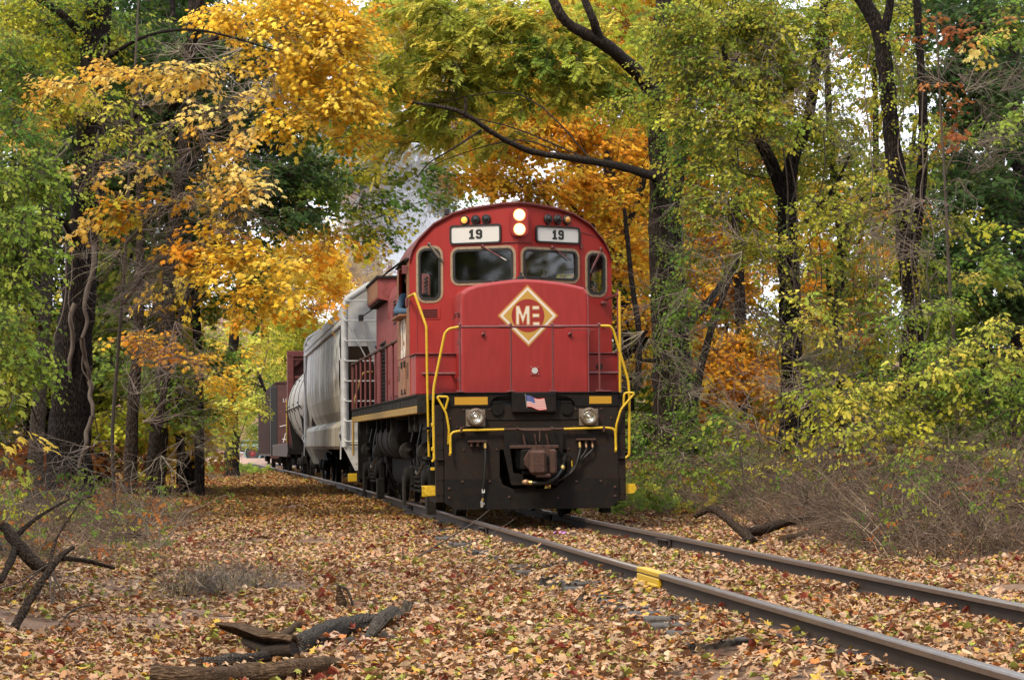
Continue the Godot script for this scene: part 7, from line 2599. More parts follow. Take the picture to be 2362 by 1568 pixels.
func right_woods() -> void:
	var t := grow("ivy_clad_tree", "tall ivy-hung trunk just right of the cab, with one long bare limb reaching left", "bark_brown",
		[[1545, 1080, 46, 0.30], [1540, 950, 46, 0.28], [1532, 780, 46, 0.25], [1524, 560, 46, 0.22], [1520, 380, 46, 0.20], [1514, 220, 46, 0.19], [1525, 60, 46, 0.17], [1540, -120, 46, 0.15]],
		[[[1520, 412, 46, 0.10], [1440, 386, 44.4, 0.078], [1330, 366, 43.2, 0.066], [1230, 350, 42.4, 0.056], [1150, 315, 41.8, 0.048], [1070, 262, 41.4, 0.044], [1010, 245, 41.4, 0.034], [950, 236, 41.4, 0.02]],
		[[1072, 264, 41.4, 0.03], [1074, 225, 41.4, 0.024]], [[1110, 300, 41.6, 0.024], [1040, 345, 41.4, 0.018], [990, 375, 41.4, 0.012], [960, 410, 41.4, 0.006]],
		[[1512, 240, 46, 0.17], [1490, 190, 44.5, 0.15], [1440, 140, 43, 0.13], [1385, 95, 42, 0.12], [1320, 62, 41.6, 0.10], [1285, 20, 41.4, 0.09], [1255, -50, 41.4, 0.08]], [[1385, 95, 42, 0.09], [1365, 40, 41.6, 0.075], [1330, -40, 41.6, 0.06]],
		[[1522, 190, 46, 0.08], [1580, 170, 46.4, 0.06], [1660, 120, 46.8, 0.03]]],
		[[960, 70, 46.0, 110, 80, "lime", "compound", 0.45], [1060, 60, 46.0, 140, 90, "lime", "compound", 0.54], [1000, 160, 46.0, 110, 70, "lime", "compound", 0.50], [1110, 160, 46.0, 110, 70, "vine", "compound", 0.54], [1190, 120, 46.0, 90, 70, "green", "compound", 0.59], [950, 220, 46.0, 60, 40, "lime", "compound", 0.59], [1050, 240, 46.0, 80, 50, "vine", "compound", 0.40], [1220, 200, 46.0, 100, 60, "vine", "compound", 0.40], [1300, 120, 46.0, 110, 80, "vine", "compound", 0.45], [1260, 30, 46.0, 120, 60, "lime", "compound", 0.54], [1380, 180, 46.5, 90, 70, "vine", "compound", 0.45], [940, 420, 46, 60, 50, "green", "maple", 0.8], [1000, 300, 48.0, 80, 50, "vine", "compound", 0.40], [870, 300, 47, 60, 60, "yellow_green", "maple", 0.8], [850, 200, 47, 60, 70, "yellow_green", "maple", 0.9], [1180, 330, 47.0, 60, 40, "vine", "compound", 0.25], [1440, 60, 47.0, 80, 60, "lime", "compound", 0.79], [1460, 260, 44, 60, 40, "yellow_green", "oval", 1.3], [1130, 20, 46.0, 110, 40, "lime", "compound", 0.79], [900, 150, 47.0, 60, 60, "lime", "compound", 0.50], [1340, 240, 47.0, 70, 36, "lime", "compound", 0.50], [880, 40, 47.0, 60, 60, "amber", "compound", 0.50], [960, 330, 47.0, 70, 40, "lime", "compound", 0.50], [1040, 330, 47.0, 60, 36, "lime", "compound", 0.45]], "trunks right of the train")
	ivy(t, [[1540, 480, 1000, 46, 34, 130], [1535, 120, 480, 46, 30, 70], [1570, 560, 960, 45.6, 34, 70]], "green")
	vines(t, [[1560, 240, 1580, 760, 45.6], [1575, 420, 1560, 1000, 45.5], [1530, 560, 1520, 1010, 45.6], [1600, 300, 1590, 860, 45.4], [1515, 620, 1545, 960, 45.6]], "vine", 0.014)
	grow("twin_trunk", "plain dark second trunk close behind the ivy-hung one", "bark_dark",
		[[1588, 1060, 50, 0.20], [1582, 900, 50, 0.18], [1568, 700, 50, 0.16], [1560, 450, 50, 0.14], [1590, 250, 50, 0.11], [1620, 60, 50, 0.09]],
		[[[1575, 760, 50, 0.1], [1640, 690, 51, 0.09], [1680, 630, 52, 0.07], [1720, 560, 53, 0.05]]], [[1600, 120, 50, 70, 80, "yellow_green", "oval", 1.4], [1640, 300, 50, 60, 60, "vine", "oval", 1.2]], "trunks right of the train")
	grow("orange_maple", "broad orange maple glowing behind the locomotive's cab roof", "bark_dark",
		[[1440, 1060, 64, 0.28], [1436, 850, 64, 0.25], [1428, 650, 64, 0.21], [1412, 480, 64, 0.17], [1400, 320, 64, 0.13]],
		[[[1430, 700, 64, 0.15], [1350, 520, 63, 0.1], [1260, 420, 62, 0.06]], [[1420, 560, 64, 0.13], [1480, 430, 64, 0.1], [1500, 260, 64, 0.07]], [[1436, 860, 64, 0.14], [1530, 700, 64, 0.11], [1600, 560, 64, 0.08]], [[1418, 500, 64, 0.09], [1330, 380, 63, 0.06], [1240, 300, 62, 0.03]]],
		[[1120, 420, 60, 90, 36, "amber", "maple", 2.0], [1200, 430, 60, 90, 34, "amber", "maple", 2.0], [1220, 330, 61, 90, 44, "amber", "maple", 2.0], [1140, 330, 60, 70, 40, "amber", "maple", 1.6], [1290, 420, 61, 90, 40, "orange", "maple", 2.0], [1380, 440, 62, 80, 50, "orange", "maple", 1.8], [1320, 290, 62, 100, 60, "orange", "maple", 2.0], [1410, 330, 62, 80, 60, "orange", "maple", 2.0], [1220, 250, 62, 90, 50, "orange", "maple", 2.0], [1460, 560, 62, 60, 36, "orange", "maple", 1.8], [1300, 470, 61, 120, 24, "amber", "maple", 1.8], [1140, 230, 63, 60, 44, "amber", "maple", 1.6], [1460, 720, 60, 60, 30, "orange", "maple", 2.2], [1440, 630, 62, 50, 30, "orange", "maple", 1.6], [1450, 640, 63, 50, 24, "gold", "maple", 1.4], [1620, 600, 64, 70, 60, "orange", "maple", 2.0], [1640, 690, 64, 80, 50, "orange", "maple", 2.2], [1700, 640, 64, 60, 60, "amber", "maple", 1.6], [1660, 800, 63, 80, 60, "orange", "maple", 2.2], [1720, 880, 62, 80, 60, "orange", "maple", 2.2], [1640, 900, 62, 70, 60, "orange", "maple", 2.2], [1780, 800, 63, 60, 50, "amber", "maple", 1.8], [1470, 820, 62, 40, 50, "amber", "maple", 1.4], [1640, 980, 62, 60, 40, "orange", "maple", 1.8], [1750, 970, 62, 60, 40, "amber", "maple", 1.6], [1300, 570, 60, 110, 60, "amber", "maple", 1.6], [1330, 680, 60, 90, 60, "yellow_green", "maple", 1.6], [1240, 130, 64, 90, 50, "orange", "maple", 1.4], [1400, 160, 64, 100, 60, "amber", "maple", 1.4], [1080, 130, 64, 80, 40, "amber", "maple", 1.0]], "", "tree", 1.2)
	grow("crossing_tree", "leaning dark trunk crossing the orange leaves right of the cab", "bark_dark",
		[[1590, 1040, 58, 0.12], [1606, 900, 58, 0.11], [1640, 760, 58, 0.09], [1684, 640, 58, 0.07], [1740, 500, 58, 0.05]],
		[[[1468, 900, 58, 0.09], [1474, 780, 58, 0.08], [1456, 640, 58, 0.07], [1440, 480, 58, 0.05]], [[1610, 900, 58, 0.08], [1540, 840, 58, 0.06], [1470, 830, 58, 0.04]]], [[1760, 560, 58, 60, 60, "yellow_green", "oval", 1.2]], "trunks right of the train")
	t = grow("forked_tree", "dark trunk forking high up, hung with yellow-green vine leaves, right centre", "bark_dark",
		[[1815, 1160, 40, 0.21], [1822, 1000, 40, 0.19], [1826, 850, 40, 0.185], [1820, 650, 40, 0.18], [1816, 470, 40, 0.175], [1826, 380, 40, 0.12], [1862, 280, 40, 0.1], [1885, 140, 40, 0.09], [1915, -80, 40, 0.08]],
		[[[1814, 470, 40, 0.12], [1785, 390, 40, 0.11], [1752, 320, 40, 0.10], [1730, 250, 40, 0.08]], [[1700, 200, 40, 0.05], [1670, 120, 40, 0.05], [1660, 20, 40, 0.04]], [[1850, 520, 40, 0.05], [1920, 440, 40, 0.035], [1960, 360, 40, 0.02]], [[1850, 860, 40.5, 0.10], [1865, 940, 40.5, 0.10], [1880, 1000, 40.6, 0.09]]],
		[[1610, 60, 39, 80, 70, "vine", "oval", 2.2], [1700, 60, 39, 90, 70, "vine", "oval", 2.4], [1790, 60, 39, 90, 70, "vine", "oval", 2.4], [1650, 160, 39, 90, 60, "vine", "oval", 2.4], [1750, 170, 39, 90, 60, "vine", "oval", 2.4], [1840, 170, 39, 70, 60, "vine", "oval", 2.0], [1660, 260, 38.5, 80, 50, "vine", "oval", 2.2], [1750, 270, 38.5, 80, 50, "vine", "oval", 2.4], [1690, 350, 41, 70, 50, "vine", "oval", 2.0], [1740, 390, 41, 60, 50, "vine", "oval", 2.0], [1880, 300, 41, 70, 60, "vine", "oval", 2.2], [1890, 380, 41, 70, 50, "vine", "oval", 2.0], [1880, 450, 41.5, 70, 40, "vine", "oval", 1.6], [1900, 480, 38.5, 70, 50, "lime", "oval", 1.6], [1620, 400, 39, 60, 60, "vine", "oval", 1.6], [1640, 490, 39, 60, 50, "vine", "oval", 1.5], [1690, 520, 39, 60, 50, "vine", "oval", 1.3], [1620, 580, 39.5, 60, 40, "green", "oval", 1.2], [1960, 520, 38, 60, 50, "vine", "oval", 1.5], [1900, 590, 38, 60, 40, "vine", "oval", 1.2], [1870, 690, 36, 50, 24, "lime", "oval", 1.5], [1900, 740, 36, 50, 26, "lime", "oval", 1.6], [1740, 600, 39, 50, 50, "vine", "oval", 0.9], [1560, 240, 40, 60, 70, "vine", "oval", 1.6], [1560, 120, 40, 60, 70, "vine", "oval", 1.6], [1590, 330, 40, 50, 60, "green", "oval", 1.3], [1900, 80, 39.5, 60, 80, "vine", "oval", 1.8], [1600, 700, 40, 50, 60, "green", "oval", 0.9], [1700, 450, 38.5, 60, 40, "vine", "oval", 1.4], [1930, 230, 39.5, 40, 60, "vine", "oval", 1.2]], "trunks right of the train")
	vines(t, [[1800, 300, 1808, 1060, 39.6], [1840, 420, 1838, 1040, 39.6], [1820, 360, 1850, 900, 39.5], [1700, 330, 1780, 760, 39.4], [1900, 300, 1860, 820, 39.5], [1640, 560, 1760, 780, 39.3], [1560, 800, 1720, 960, 39.2], [1720, 700, 1980, 1000, 39.0], [1640, 960, 1980, 1080, 38.6], [1700, 1120, 1660, 1000, 38.8], [1760, 1160, 1690, 980, 38.7], [1890, 560, 1880, 860, 39.4]], "vine", 0.013)
	ivy(t, [[1822, 480, 1140, 40, 26, 60]], "vine")
	t = grow("bowed_tree", "smooth dark trunk bowing left towards the top, right of the sky gap", "bark_dark",
		[[2120, 1010, 37, 0.155], [2116, 860, 37, 0.15], [2104, 700, 37, 0.145], [2090, 560, 37, 0.15], [2072, 430, 37, 0.145], [2056, 300, 37, 0.135], [2046, 190, 37, 0.13], [2030, 80, 37, 0.125], [1990, 0, 37, 0.12], [1950, -60, 37, 0.1]],
		[[[2032, 90, 37, 0.08], [2050, 30, 37, 0.07], [2056, -60, 37, 0.06]], [[2100, 640, 37.6, 0.09], [2120, 480, 37.6, 0.085], [2130, 330, 37.6, 0.08], [2126, 180, 37.6, 0.07], [2112, -40, 37.6, 0.06]], [[2104, 700, 37.4, 0.07], [2085, 820, 37.4, 0.065], [2080, 960, 37.4, 0.06]]],
		[[2030, 40, 38.2, 60, 50, "vine", "oval", 1.6], [2000, 140, 38.2, 40, 50, "vine", "oval", 1.2], [2080, 120, 38.5, 60, 60, "vine", "oval", 1.5], [2110, 250, 38.5, 50, 60, "vine", "oval", 1.5], [2090, 370, 38.5, 50, 50, "vine", "oval", 1.2], [2130, 420, 38.5, 50, 50, "vine", "oval", 1.3], [2150, 520, 38.2, 60, 50, "vine", "oval", 1.6], [2070, 620, 38.2, 60, 50, "fresh", "oval", 1.4], [2150, 620, 38.2, 60, 50, "lime", "oval", 1.5], [2030, 640, 38.2, 50, 50, "vine", "oval", 1.2], [2090, 720, 35.5, 70, 40, "fresh", "oval", 1.6], [2060, 480, 38.5, 40, 40, "vine", "oval", 0.9], [1990, 420, 38.5, 36, 60, "vine", "oval", 0.7], [2160, 320, 37, 40, 60, "vine", "oval", 1.0]], "trunks right of the train")
	vines(t, [[2060, 120, 2100, 800, 36.6], [2130, 200, 2110, 760, 36.6], [2100, 560, 2130, 860, 36.6], [2010, 100, 2020, 700, 36.4], [2140, 360, 2150, 900, 36.4]], "vine", 0.012)
	ivy(t, [[2095, 480, 980, 37, 26, 60], [2055, 60, 480, 37, 24, 34]], "vine")
	t = grow("thin_tree", "thin vine-wrapped trunk between the forked and the bowed tree", "bark_dark",
		[[1938, 1080, 42, 0.11], [1936, 900, 42, 0.10], [1934, 720, 42, 0.095], [1942, 560, 42, 0.09], [1925, 420, 42, 0.07], [1912, 260, 42, 0.06], [1906, 60, 42, 0.05]],
		[[[1940, 560, 42, 0.07], [1975, 480, 42, 0.05], [2010, 420, 42, 0.03]], [[1934, 760, 42, 0.06], [1915, 680, 42, 0.05], [1908, 620, 42, 0.04]]],
		[[1960, 620, 41, 50, 50, "vine", "oval", 1.4], [1920, 380, 41.5, 40, 60, "vine", "oval", 1.2], [1940, 800, 41, 40, 60, "vine", "oval", 1.2], [1990, 700, 41, 50, 60, "vine", "oval", 1.3], [1980, 800, 41, 60, 50, "yellow_green", "oval", 1.5], [2010, 560, 41.5, 40, 50, "yellow_green", "oval", 1.2]], "trunks right of the train")
	vines(t, [[1990, 380, 1980, 960, 41.6], [1950, 640, 1930, 1000, 41.6], [2010, 600, 1970, 880, 41.5]], "vine", 0.011)
	grow("evergreen_maple", "large tree with deep green leaves filling the right edge", "bark_dark",
		[[2352, 1060, 50, 0.2], [2352, 850, 50, 0.19], [2356, 650, 50, 0.18], [2352, 380, 50, 0.15], [2340, 150, 50, 0.12], [2330, -60, 50, 0.1]],
		[[[2352, 400, 50, 0.08], [2260, 260, 50, 0.05], [2190, 180, 50, 0.03]], [[2354, 620, 50, 0.08], [2260, 540, 50, 0.05], [2190, 500, 50, 0.03]]],
		[[2190, 60, 49, 70, 60, "dark", "maple", 2.0], [2260, 40, 49, 80, 60, "dark", "maple", 2.0], [2340, 50, 48, 60, 70, "green", "maple", 2.0], [2200, 170, 49, 60, 60, "dark", "maple", 2.2], [2270, 150, 49, 80, 70, "dark", "maple", 2.4], [2340, 190, 48, 60, 70, "dark", "maple", 2.4], [2200, 280, 49, 50, 50, "dark", "maple", 2.0], [2260, 260, 49, 60, 44, "dark", "maple", 2.0], [2350, 310, 48, 40, 50, "dark", "maple", 2.0], [2190, 400, 49, 50, 60, "dark", "maple", 1.8], [2260, 470, 49, 70, 60, "dark", "maple", 2.2], [2340, 460, 48, 60, 70, "dark", "maple", 2.2], [2220, 560, 49, 60, 60, "dark", "maple", 2.2], [2310, 570, 48, 80, 60, "dark", "maple", 2.2], [2180, 640, 49, 50, 50, "dark", "maple", 1.8], [2280, 660, 48, 80, 60, "dark", "maple", 2.4], [2350, 690, 48, 50, 60, "dark", "maple", 2.4], [2200, 730, 48, 70, 50, "green", "maple", 2.0], [2320, 100, 46, 50, 26, "fresh", "maple", 1.2], [2330, 270, 46, 50, 36, "fresh", "maple", 1.6], [2300, 610, 46, 60, 40, "green", "maple", 1.6], [2330, 530, 46, 40, 26, "yellow_green", "maple", 1.0], [2240, 380, 49.5, 26, 20, "dark", "maple", 1.0]], "", "tree", 1.1)
	grow("dry_leaf_branch", "bare twiggy sapling with a few brown leaves before the dark green tree", "twig",
		[[2210, 1060, 36, 0.03], [2205, 860, 36, 0.028], [2190, 640, 36, 0.025], [2180, 420, 36, 0.02], [2170, 250, 36, 0.016], [2160, 40, 36, 0.012]],
		[[[2180, 400, 36, 0.014], [2230, 300, 36, 0.01], [2290, 240, 36, 0.006]], [[2170, 180, 36, 0.012], [2240, 90, 36, 0.008], [2350, 40, 36, 0.005]]],
		[[2200, 60, 36, 40, 50, "rust", "maple", 0.5], [2240, 100, 36, 50, 30, "pale", "maple", 0.5], [2150, 220, 36, 30, 50, "rust", "maple", 0.5], [2280, 60, 36, 60, 30, "rust", "maple", 0.3], [2200, 300, 36, 40, 30, "rust", "maple", 0.25]], "", "sapling")
	# shrubs on the bank
	grow("spicebush", "pale yellow-green bush spilling over the brush, nearest the bowed tree", "twig",
		[[2010, 1120, 34, 0.03], [2005, 1040, 34, 0.025], [2010, 960, 34, 0.02]], [[[2008, 1000, 34, 0.018], [1920, 930, 33.5, 0.012], [1870, 880, 33, 0.006]], [[2010, 980, 34, 0.018], [2100, 900, 33.5, 0.012], [2180, 860, 33, 0.006]]],
		[[1880, 890, 33, 60, 40, "vine", "oval", 0.9], [1940, 910, 33, 90, 50, "lime", "oval", 0.9], [2010, 940, 33, 90, 50, "lime", "oval", 1.0], [2070, 890, 33, 90, 50, "lime", "oval", 1.0], [2130, 860, 33, 60, 36, "lime", "oval", 1.7], [1960, 1000, 32.5, 60, 36, "lime", "oval", 1.3], [2040, 1000, 32.5, 60, 36, "yellow_green", "oval", 1.3], [1880, 960, 33, 50, 36, "yellow_green", "oval", 1.0], [2120, 950, 33, 60, 40, "yellow_green", "oval", 1.3], [1900, 1070, 33, 60, 30, "yellow_green", "oval", 0.6]], "", "bush")
	grow("bank_bush", "mid green bush at the right edge of the bank", "twig",
		[[2280, 1080, 33, 0.03], [2275, 1000, 33, 0.025], [2280, 920, 33, 0.02]], [],
		[[2220, 840, 33, 70, 44, "fresh", "oval", 1.8], [2300, 800, 33, 70, 50, "lime", "oval", 2.0], [2350, 870, 32, 60, 50, "fresh", "oval", 1.8], [2260, 900, 33, 70, 44, "green", "oval", 1.8], [2340, 960, 32, 60, 50, "green", "oval", 1.6], [2200, 930, 33, 60, 44, "green", "oval", 1.4], [2340, 750, 33, 50, 36, "lime", "oval", 1.6], [2260, 980, 33, 80, 40, "green", "oval", 1.0], [2180, 800, 34, 60, 40, "fresh", "oval", 1.6]], "", "bush")
	grow("brush_sapling", "thin sapling with scattered small green leaves rising from the dry brush at right", "twig",
		[[2190, 1190, 30, 0.014], [2185, 1100, 30, 0.012], [2175, 1010, 30, 0.008]], [],
		[[2120, 1090, 30, 90, 40, "green", "oval", 0.4], [2230, 1060, 30, 80, 50, "fresh", "oval", 0.45], [2040, 1090, 30, 70, 40, "vine", "oval", 0.4], [2320, 1050, 30, 60, 60, "green", "oval", 0.45], [2180, 1010, 30, 80, 40, "vine", "oval", 0.4]], "", "sapling")
	grow("bank_sapling", "thin sapling with sparse yellow leaves left of the forked tree's foot", "twig",
		[[1720, 1160, 33, 0.014], [1712, 1080, 33, 0.012], [1700, 980, 33, 0.008]], [],
		[[1700, 1080, 33, 80, 50, "vine", "oval", 0.45], [1620, 1090, 33, 60, 40, "green", "oval", 0.45], [1760, 1020, 33, 60, 60, "vine", "oval", 0.4], [1660, 1000, 34, 70, 50, "green", "oval", 0.4], [1560, 1110, 34, 60, 30, "vine", "oval", 0.35]], "", "sapling")
	grow("low_bush", "small-leaved green bush at the foot of the ivy-hung trunk", "twig",
		[[1640, 1150, 42, 0.03], [1640, 1080, 42, 0.025], [1645, 1020, 42, 0.02]], [],
		[[1580, 1040, 41, 70, 50, "green", "oval", 1.4], [1660, 1020, 41, 70, 50, "green", "oval", 1.5], [1720, 1050, 41, 60, 50, "yellow_green", "oval", 1.2], [1500, 1050, 43, 50, 50, "green", "oval", 1.3], [1490, 980, 44, 40, 50, "green", "oval", 1.2], [1620, 960, 42, 70, 40, "green", "oval", 1.0], [1600, 1120, 40, 90, 40, "green", "oval", 0.9], [1760, 1090, 40, 60, 50, "yellow_green", "oval", 0.8], [1500, 1130, 40, 60, 40, "green", "oval", 0.9]], "", "bush")

# the woods beyond: one mass of leaves and thin stems
func far_woods() -> void:
	var sets := [
		["left", [[560, 450, 62, 60, 40, "dark", "maple", 1.2], [480, 520, 60, 60, 40, "amber", "maple", 1.0], [440, 200, 62, 70, 70, "dark", "maple", 1.4], [620, 600, 64, 60, 40, "amber", "maple", 1.0], [470, 620, 60, 70, 40, "green", "maple", 1.2], [60, 640, 56, 80, 100, "green", "oval", 1.6], [-10, 480, 56, 60, 200, "green", "oval", 1.6], [20, 120, 56, 80, 160, "yellow_green", "oval", 1.4], [640, 100, 58, 110, 110, "gold", "maple", 1.2], [740, 180, 58, 90, 100, "amber", "maple", 1.2], [600, 300, 58, 90, 100, "dark", "maple", 1.4], [690, 400, 58, 70, 50, "green", "maple", 1.2], [100, 300, 56, 140, 120, "green", "oval", 1.6], [560, 480, 96, 40, 30, "amber", "maple", 0.6], [60, 500, 56, 120, 260, "green", "oval", 2.0], [250, 420, 56, 110, 260, "dark", "maple", 2.0], [420, 300, 58, 110, 300, "dark", "maple", 1.8], [260, 780, 56, 110, 160, "green", "maple", 2.0], [60, 850, 56, 90, 160, "yellow_green", "oval", 2.0], [240, 960, 58, 120, 90, "yellow_green", "maple", 2.2], [400, 980, 62, 90, 90, "gold", "maple", 1.8], [430, 860, 59, 50, 80, "yellow_green", "maple", 1.4], [440, 700, 56, 60, 100, "gold", "maple", 1.2], [330, 640, 61, 100, 80, "green", "maple", 1.6], [160, 150, 56, 160, 200, "green", "oval", 1.8], [380, 60, 59, 150, 120, "dark", "maple", 1.8], [60, 1000, 56, 90, 80, "green", "oval", 1.6], [470, 1010, 100, 60, 50, "lime", "maple", 1.6], [180, 1060, 56, 200, 40, "rust", "maple", 1.2], [420, 1070, 67, 90, 20, "rust", "maple", 1.2]]],
		["middle", [[830, 320, 66, 70, 70, "green", "maple", 1.3], [800, 230, 64, 60, 60, "yellow_green", "maple", 1.2], [880, 330, 70, 50, 60, "yellow_green", "maple", 0.8], [960, 250, 66, 60, 60, "amber", "maple", 0.9], [1130, 400, 66, 90, 40, "amber", "maple", 1.3], [1010, 390, 70, 50, 40, "yellow_green", "maple", 0.9], [820, 440, 72, 50, 50, "amber", "maple", 1.0], [930, 200, 58, 90, 70, "lime", "maple", 1.0], [1050, 110, 58, 110, 80, "lime", "maple", 1.1], [1180, 200, 58, 100, 70, "yellow_green", "maple", 1.0], [1300, 180, 58, 100, 80, "amber", "maple", 1.0], [900, 90, 56, 80, 70, "yellow_green", "maple", 1.1], [1030, 330, 60, 90, 50, "amber", "maple", 0.9], [1420, 200, 56, 80, 80, "yellow_green", "maple", 1.0], [940, 60, 84, 110, 60, "yellow_green", "maple", 1.6], [860, 120, 84, 70, 80, "green", "maple", 1.4], [1060, 60, 84, 100, 60, "amber", "maple", 1.4], [700, 800, 150, 70, 60, "yellow_green", "maple", 2.0], [620, 700, 150, 70, 60, "green", "maple", 1.6], [780, 680, 140, 60, 45, "gold", "maple", 2.0], [830, 650, 150, 50, 36, "pink", "maple", 1.2], [740, 620, 140, 60, 50, "orange", "maple", 1.6], [690, 560, 110, 60, 60, "amber", "maple", 1.4], [860, 640, 150, 60, 40, "gold", "maple", 1.0], [720, 900, 160, 60, 60, "yellow_green", "maple", 1.4], [570, 900, 160, 60, 60, "lime", "maple", 1.8], [660, 960, 170, 80, 60, "green", "maple", 1.8], [760, 320, 90, 70, 110, "green", "maple", 1.4], [860, 330, 84, 60, 70, "yellow_green", "maple", 1.0], [880, 250, 84, 50, 60, "yellow_green", "maple", 0.7], [950, 150, 80, 120, 110, "amber", "maple", 1.0], [560, 980, 190, 60, 50, "yellow_green", "maple", 1.6], [830, 500, 100, 50, 60, "amber", "maple", 0.9], [900, 400, 90, 60, 40, "green", "maple", 1.0], [1010, 420, 90, 50, 50, "yellow_green", "maple", 1.0], [1060, 470, 90, 50, 36, "green", "maple", 1.0]]],
		["right", [[1620, 420, 66, 80, 90, "amber", "maple", 1.0], [1720, 540, 66, 80, 80, "orange", "maple", 0.9], [1840, 620, 68, 70, 80, "amber", "maple", 1.0], [1960, 660, 70, 80, 80, "orange", "maple", 1.0], [2040, 560, 70, 60, 80, "amber", "maple", 0.9], [1900, 780, 66, 90, 60, "orange", "maple", 0.9], [1980, 440, 72, 60, 60, "yellow_green", "oval", 0.8], [1780, 300, 68, 70, 80, "amber", "maple", 0.8], [2040, 300, 76, 40, 70, "amber", "maple", 0.5], [1340, 640, 70, 90, 70, "amber", "maple", 2.4], [1400, 740, 70, 80, 80, "yellow_green", "maple", 2.2], [1290, 740, 70, 80, 70, "amber", "maple", 2.0], [1420, 600, 72, 70, 80, "orange", "maple", 2.0], [1960, 300, 84, 40, 60, "yellow_green", "oval", 0.5], [1990, 120, 76, 70, 80, "vine", "oval", 1.0], [2270, 300, 64, 60, 60, "dark", "maple", 0.6], [2200, 330, 64, 50, 70, "dark", "maple", 0.9], [1900, 420, 80, 50, 90, "vine", "oval", 0.8], [2300, 420, 66, 70, 70, "dark", "maple", 1.0], [1760, 780, 66, 70, 80, "yellow_green", "oval", 1.0], [1560, 780, 66, 60, 100, "amber", "maple", 1.0], [1600, 240, 66, 80, 120, "amber", "maple", 0.9], [2200, 60, 72, 110, 70, "dark", "maple", 1.6], [2120, 170, 74, 60, 90, "yellow_green", "oval", 1.2], [2300, 200, 74, 90, 70, "dark", "maple", 1.4], [2060, 420, 78, 60, 80, "yellow_green", "oval", 1.0], [2160, 480, 74, 60, 90, "green", "oval", 1.4], [2260, 560, 74, 80, 90, "dark", "maple", 1.4], [2000, 520, 80, 60, 60, "yellow_green", "oval", 1.0], [1930, 40, 76, 80, 60, "yellow_green", "oval", 1.4], [2060, 20, 76, 80, 50, "vine", "oval", 1.4], [1440, 60, 80, 120, 90, "amber", "maple", 1.6], [1580, 80, 80, 120, 100, "yellow_green", "oval", 1.6], [1540, 520, 80, 90, 110, "amber", "maple", 1.6], [1500, 440, 82, 70, 80, "orange", "maple", 1.4], [1080, 250, 84, 90, 110, "amber", "maple", 1.6], [1180, 130, 84, 110, 140, "amber", "maple", 1.6], [1330, 130, 84, 110, 140, "orange", "maple", 1.4], [1250, 330, 86, 130, 120, "amber", "maple", 1.8], [1400, 480, 84, 110, 110, "amber", "maple", 1.8], [1500, 650, 84, 90, 120, "yellow_green", "maple", 1.6], [1480, 850, 84, 90, 130, "yellow_green", "maple", 1.8], [1620, 850, 80, 110, 130, "orange", "maple", 1.6], [1560, 1000, 76, 140, 80, "green", "maple", 1.8], [1720, 960, 74, 120, 110, "amber", "maple", 1.8], [1620, 440, 82, 110, 150, "amber", "maple", 1.6], [1520, 300, 82, 80, 160, "orange", "maple", 1.6], [1720, 640, 80, 100, 120, "yellow_green", "oval", 1.6], [1760, 420, 80, 90, 130, "yellow_green", "oval", 1.6], [1680, 180, 80, 120, 170, "yellow_green", "oval", 1.8], [1820, 120, 78, 80, 140, "yellow_green", "oval", 1.6], [1850, 700, 84, 70, 90, "orange", "maple", 1.2], [1890, 660, 120, 30, 36, "pink", "maple", 1.6], [1850, 880, 76, 90, 110, "yellow_green", "oval", 1.8], [2000, 880, 74, 110, 110, "green", "oval", 1.8], [2010, 740, 80, 80, 60, "orange", "maple", 0.9], [2060, 640, 76, 50, 60, "yellow_green", "oval", 0.9], [2150, 880, 74, 120, 130, "green", "oval", 2.0], [2300, 880, 74, 110, 160, "green", "oval", 2.0], [2330, 560, 74, 60, 120, "dark", "maple", 1.4], [2340, 140, 74, 60, 160, "dark", "maple", 1.4], [2200, 700, 74, 80, 100, "dark", "maple", 1.8], [2080, 60, 80, 60, 90, "yellow_green", "oval", 0.9], [1950, 1020, 70, 260, 60, "green", "oval", 1.6], [2260, 1040, 66, 160, 60, "green", "oval", 1.6], [1880, 320, 84, 36, 80, "yellow_green", "oval", 1.0], [1960, 90, 84, 50, 70, "vine", "oval", 0.8], [1880, 500, 84, 40, 50, "yellow_green", "oval", 0.8]]],
	]
	for s in sets:
		var o := Node3D.new()
		o.name = numbered("far_woods")
		add_child(o)
		o.set_meta("kind", "stuff")
		crown(o, [], s[1], "bark_dark", 1.5, 5.0)
		var mb := MB.new()
		var lo: float = {"left": -20.0, "middle": 520.0, "right": 1460.0}[s[0]]
		var hi: float = {"left": 480.0, "middle": 640.0, "right": 2380.0}[s[0]]
		var n: int = {"left": 16, "middle": 4, "right": 13}[s[0]]
		for i in n:
			var depth := (rr(62, 95) if s[0] == "right" else rr(52, 64)) if s[0] != "middle" else rr(120, 170)
			var px := rr(lo, hi)
			var p := at(px, 1040, depth)
			if absf(track_u(p)) < 4.0:
				continue
			p.y = ground_y(p.x, p.z) - 0.2
			var r := rr(0.07, 0.2)
			var top := p + Vector3(rr(-1.2, 1.2), rr(9.0, 15.0), rr(-1, 1))
			mb.tube(smooth_path([p, p.lerp(top, 0.3) + rv(0.25), p.lerp(top, 0.65) + rv(0.35), top], 4), lerp_list(r, r * 0.45, 13), 7, false)
		part("stems", mb.mesh(), M["bark_dark"], o)

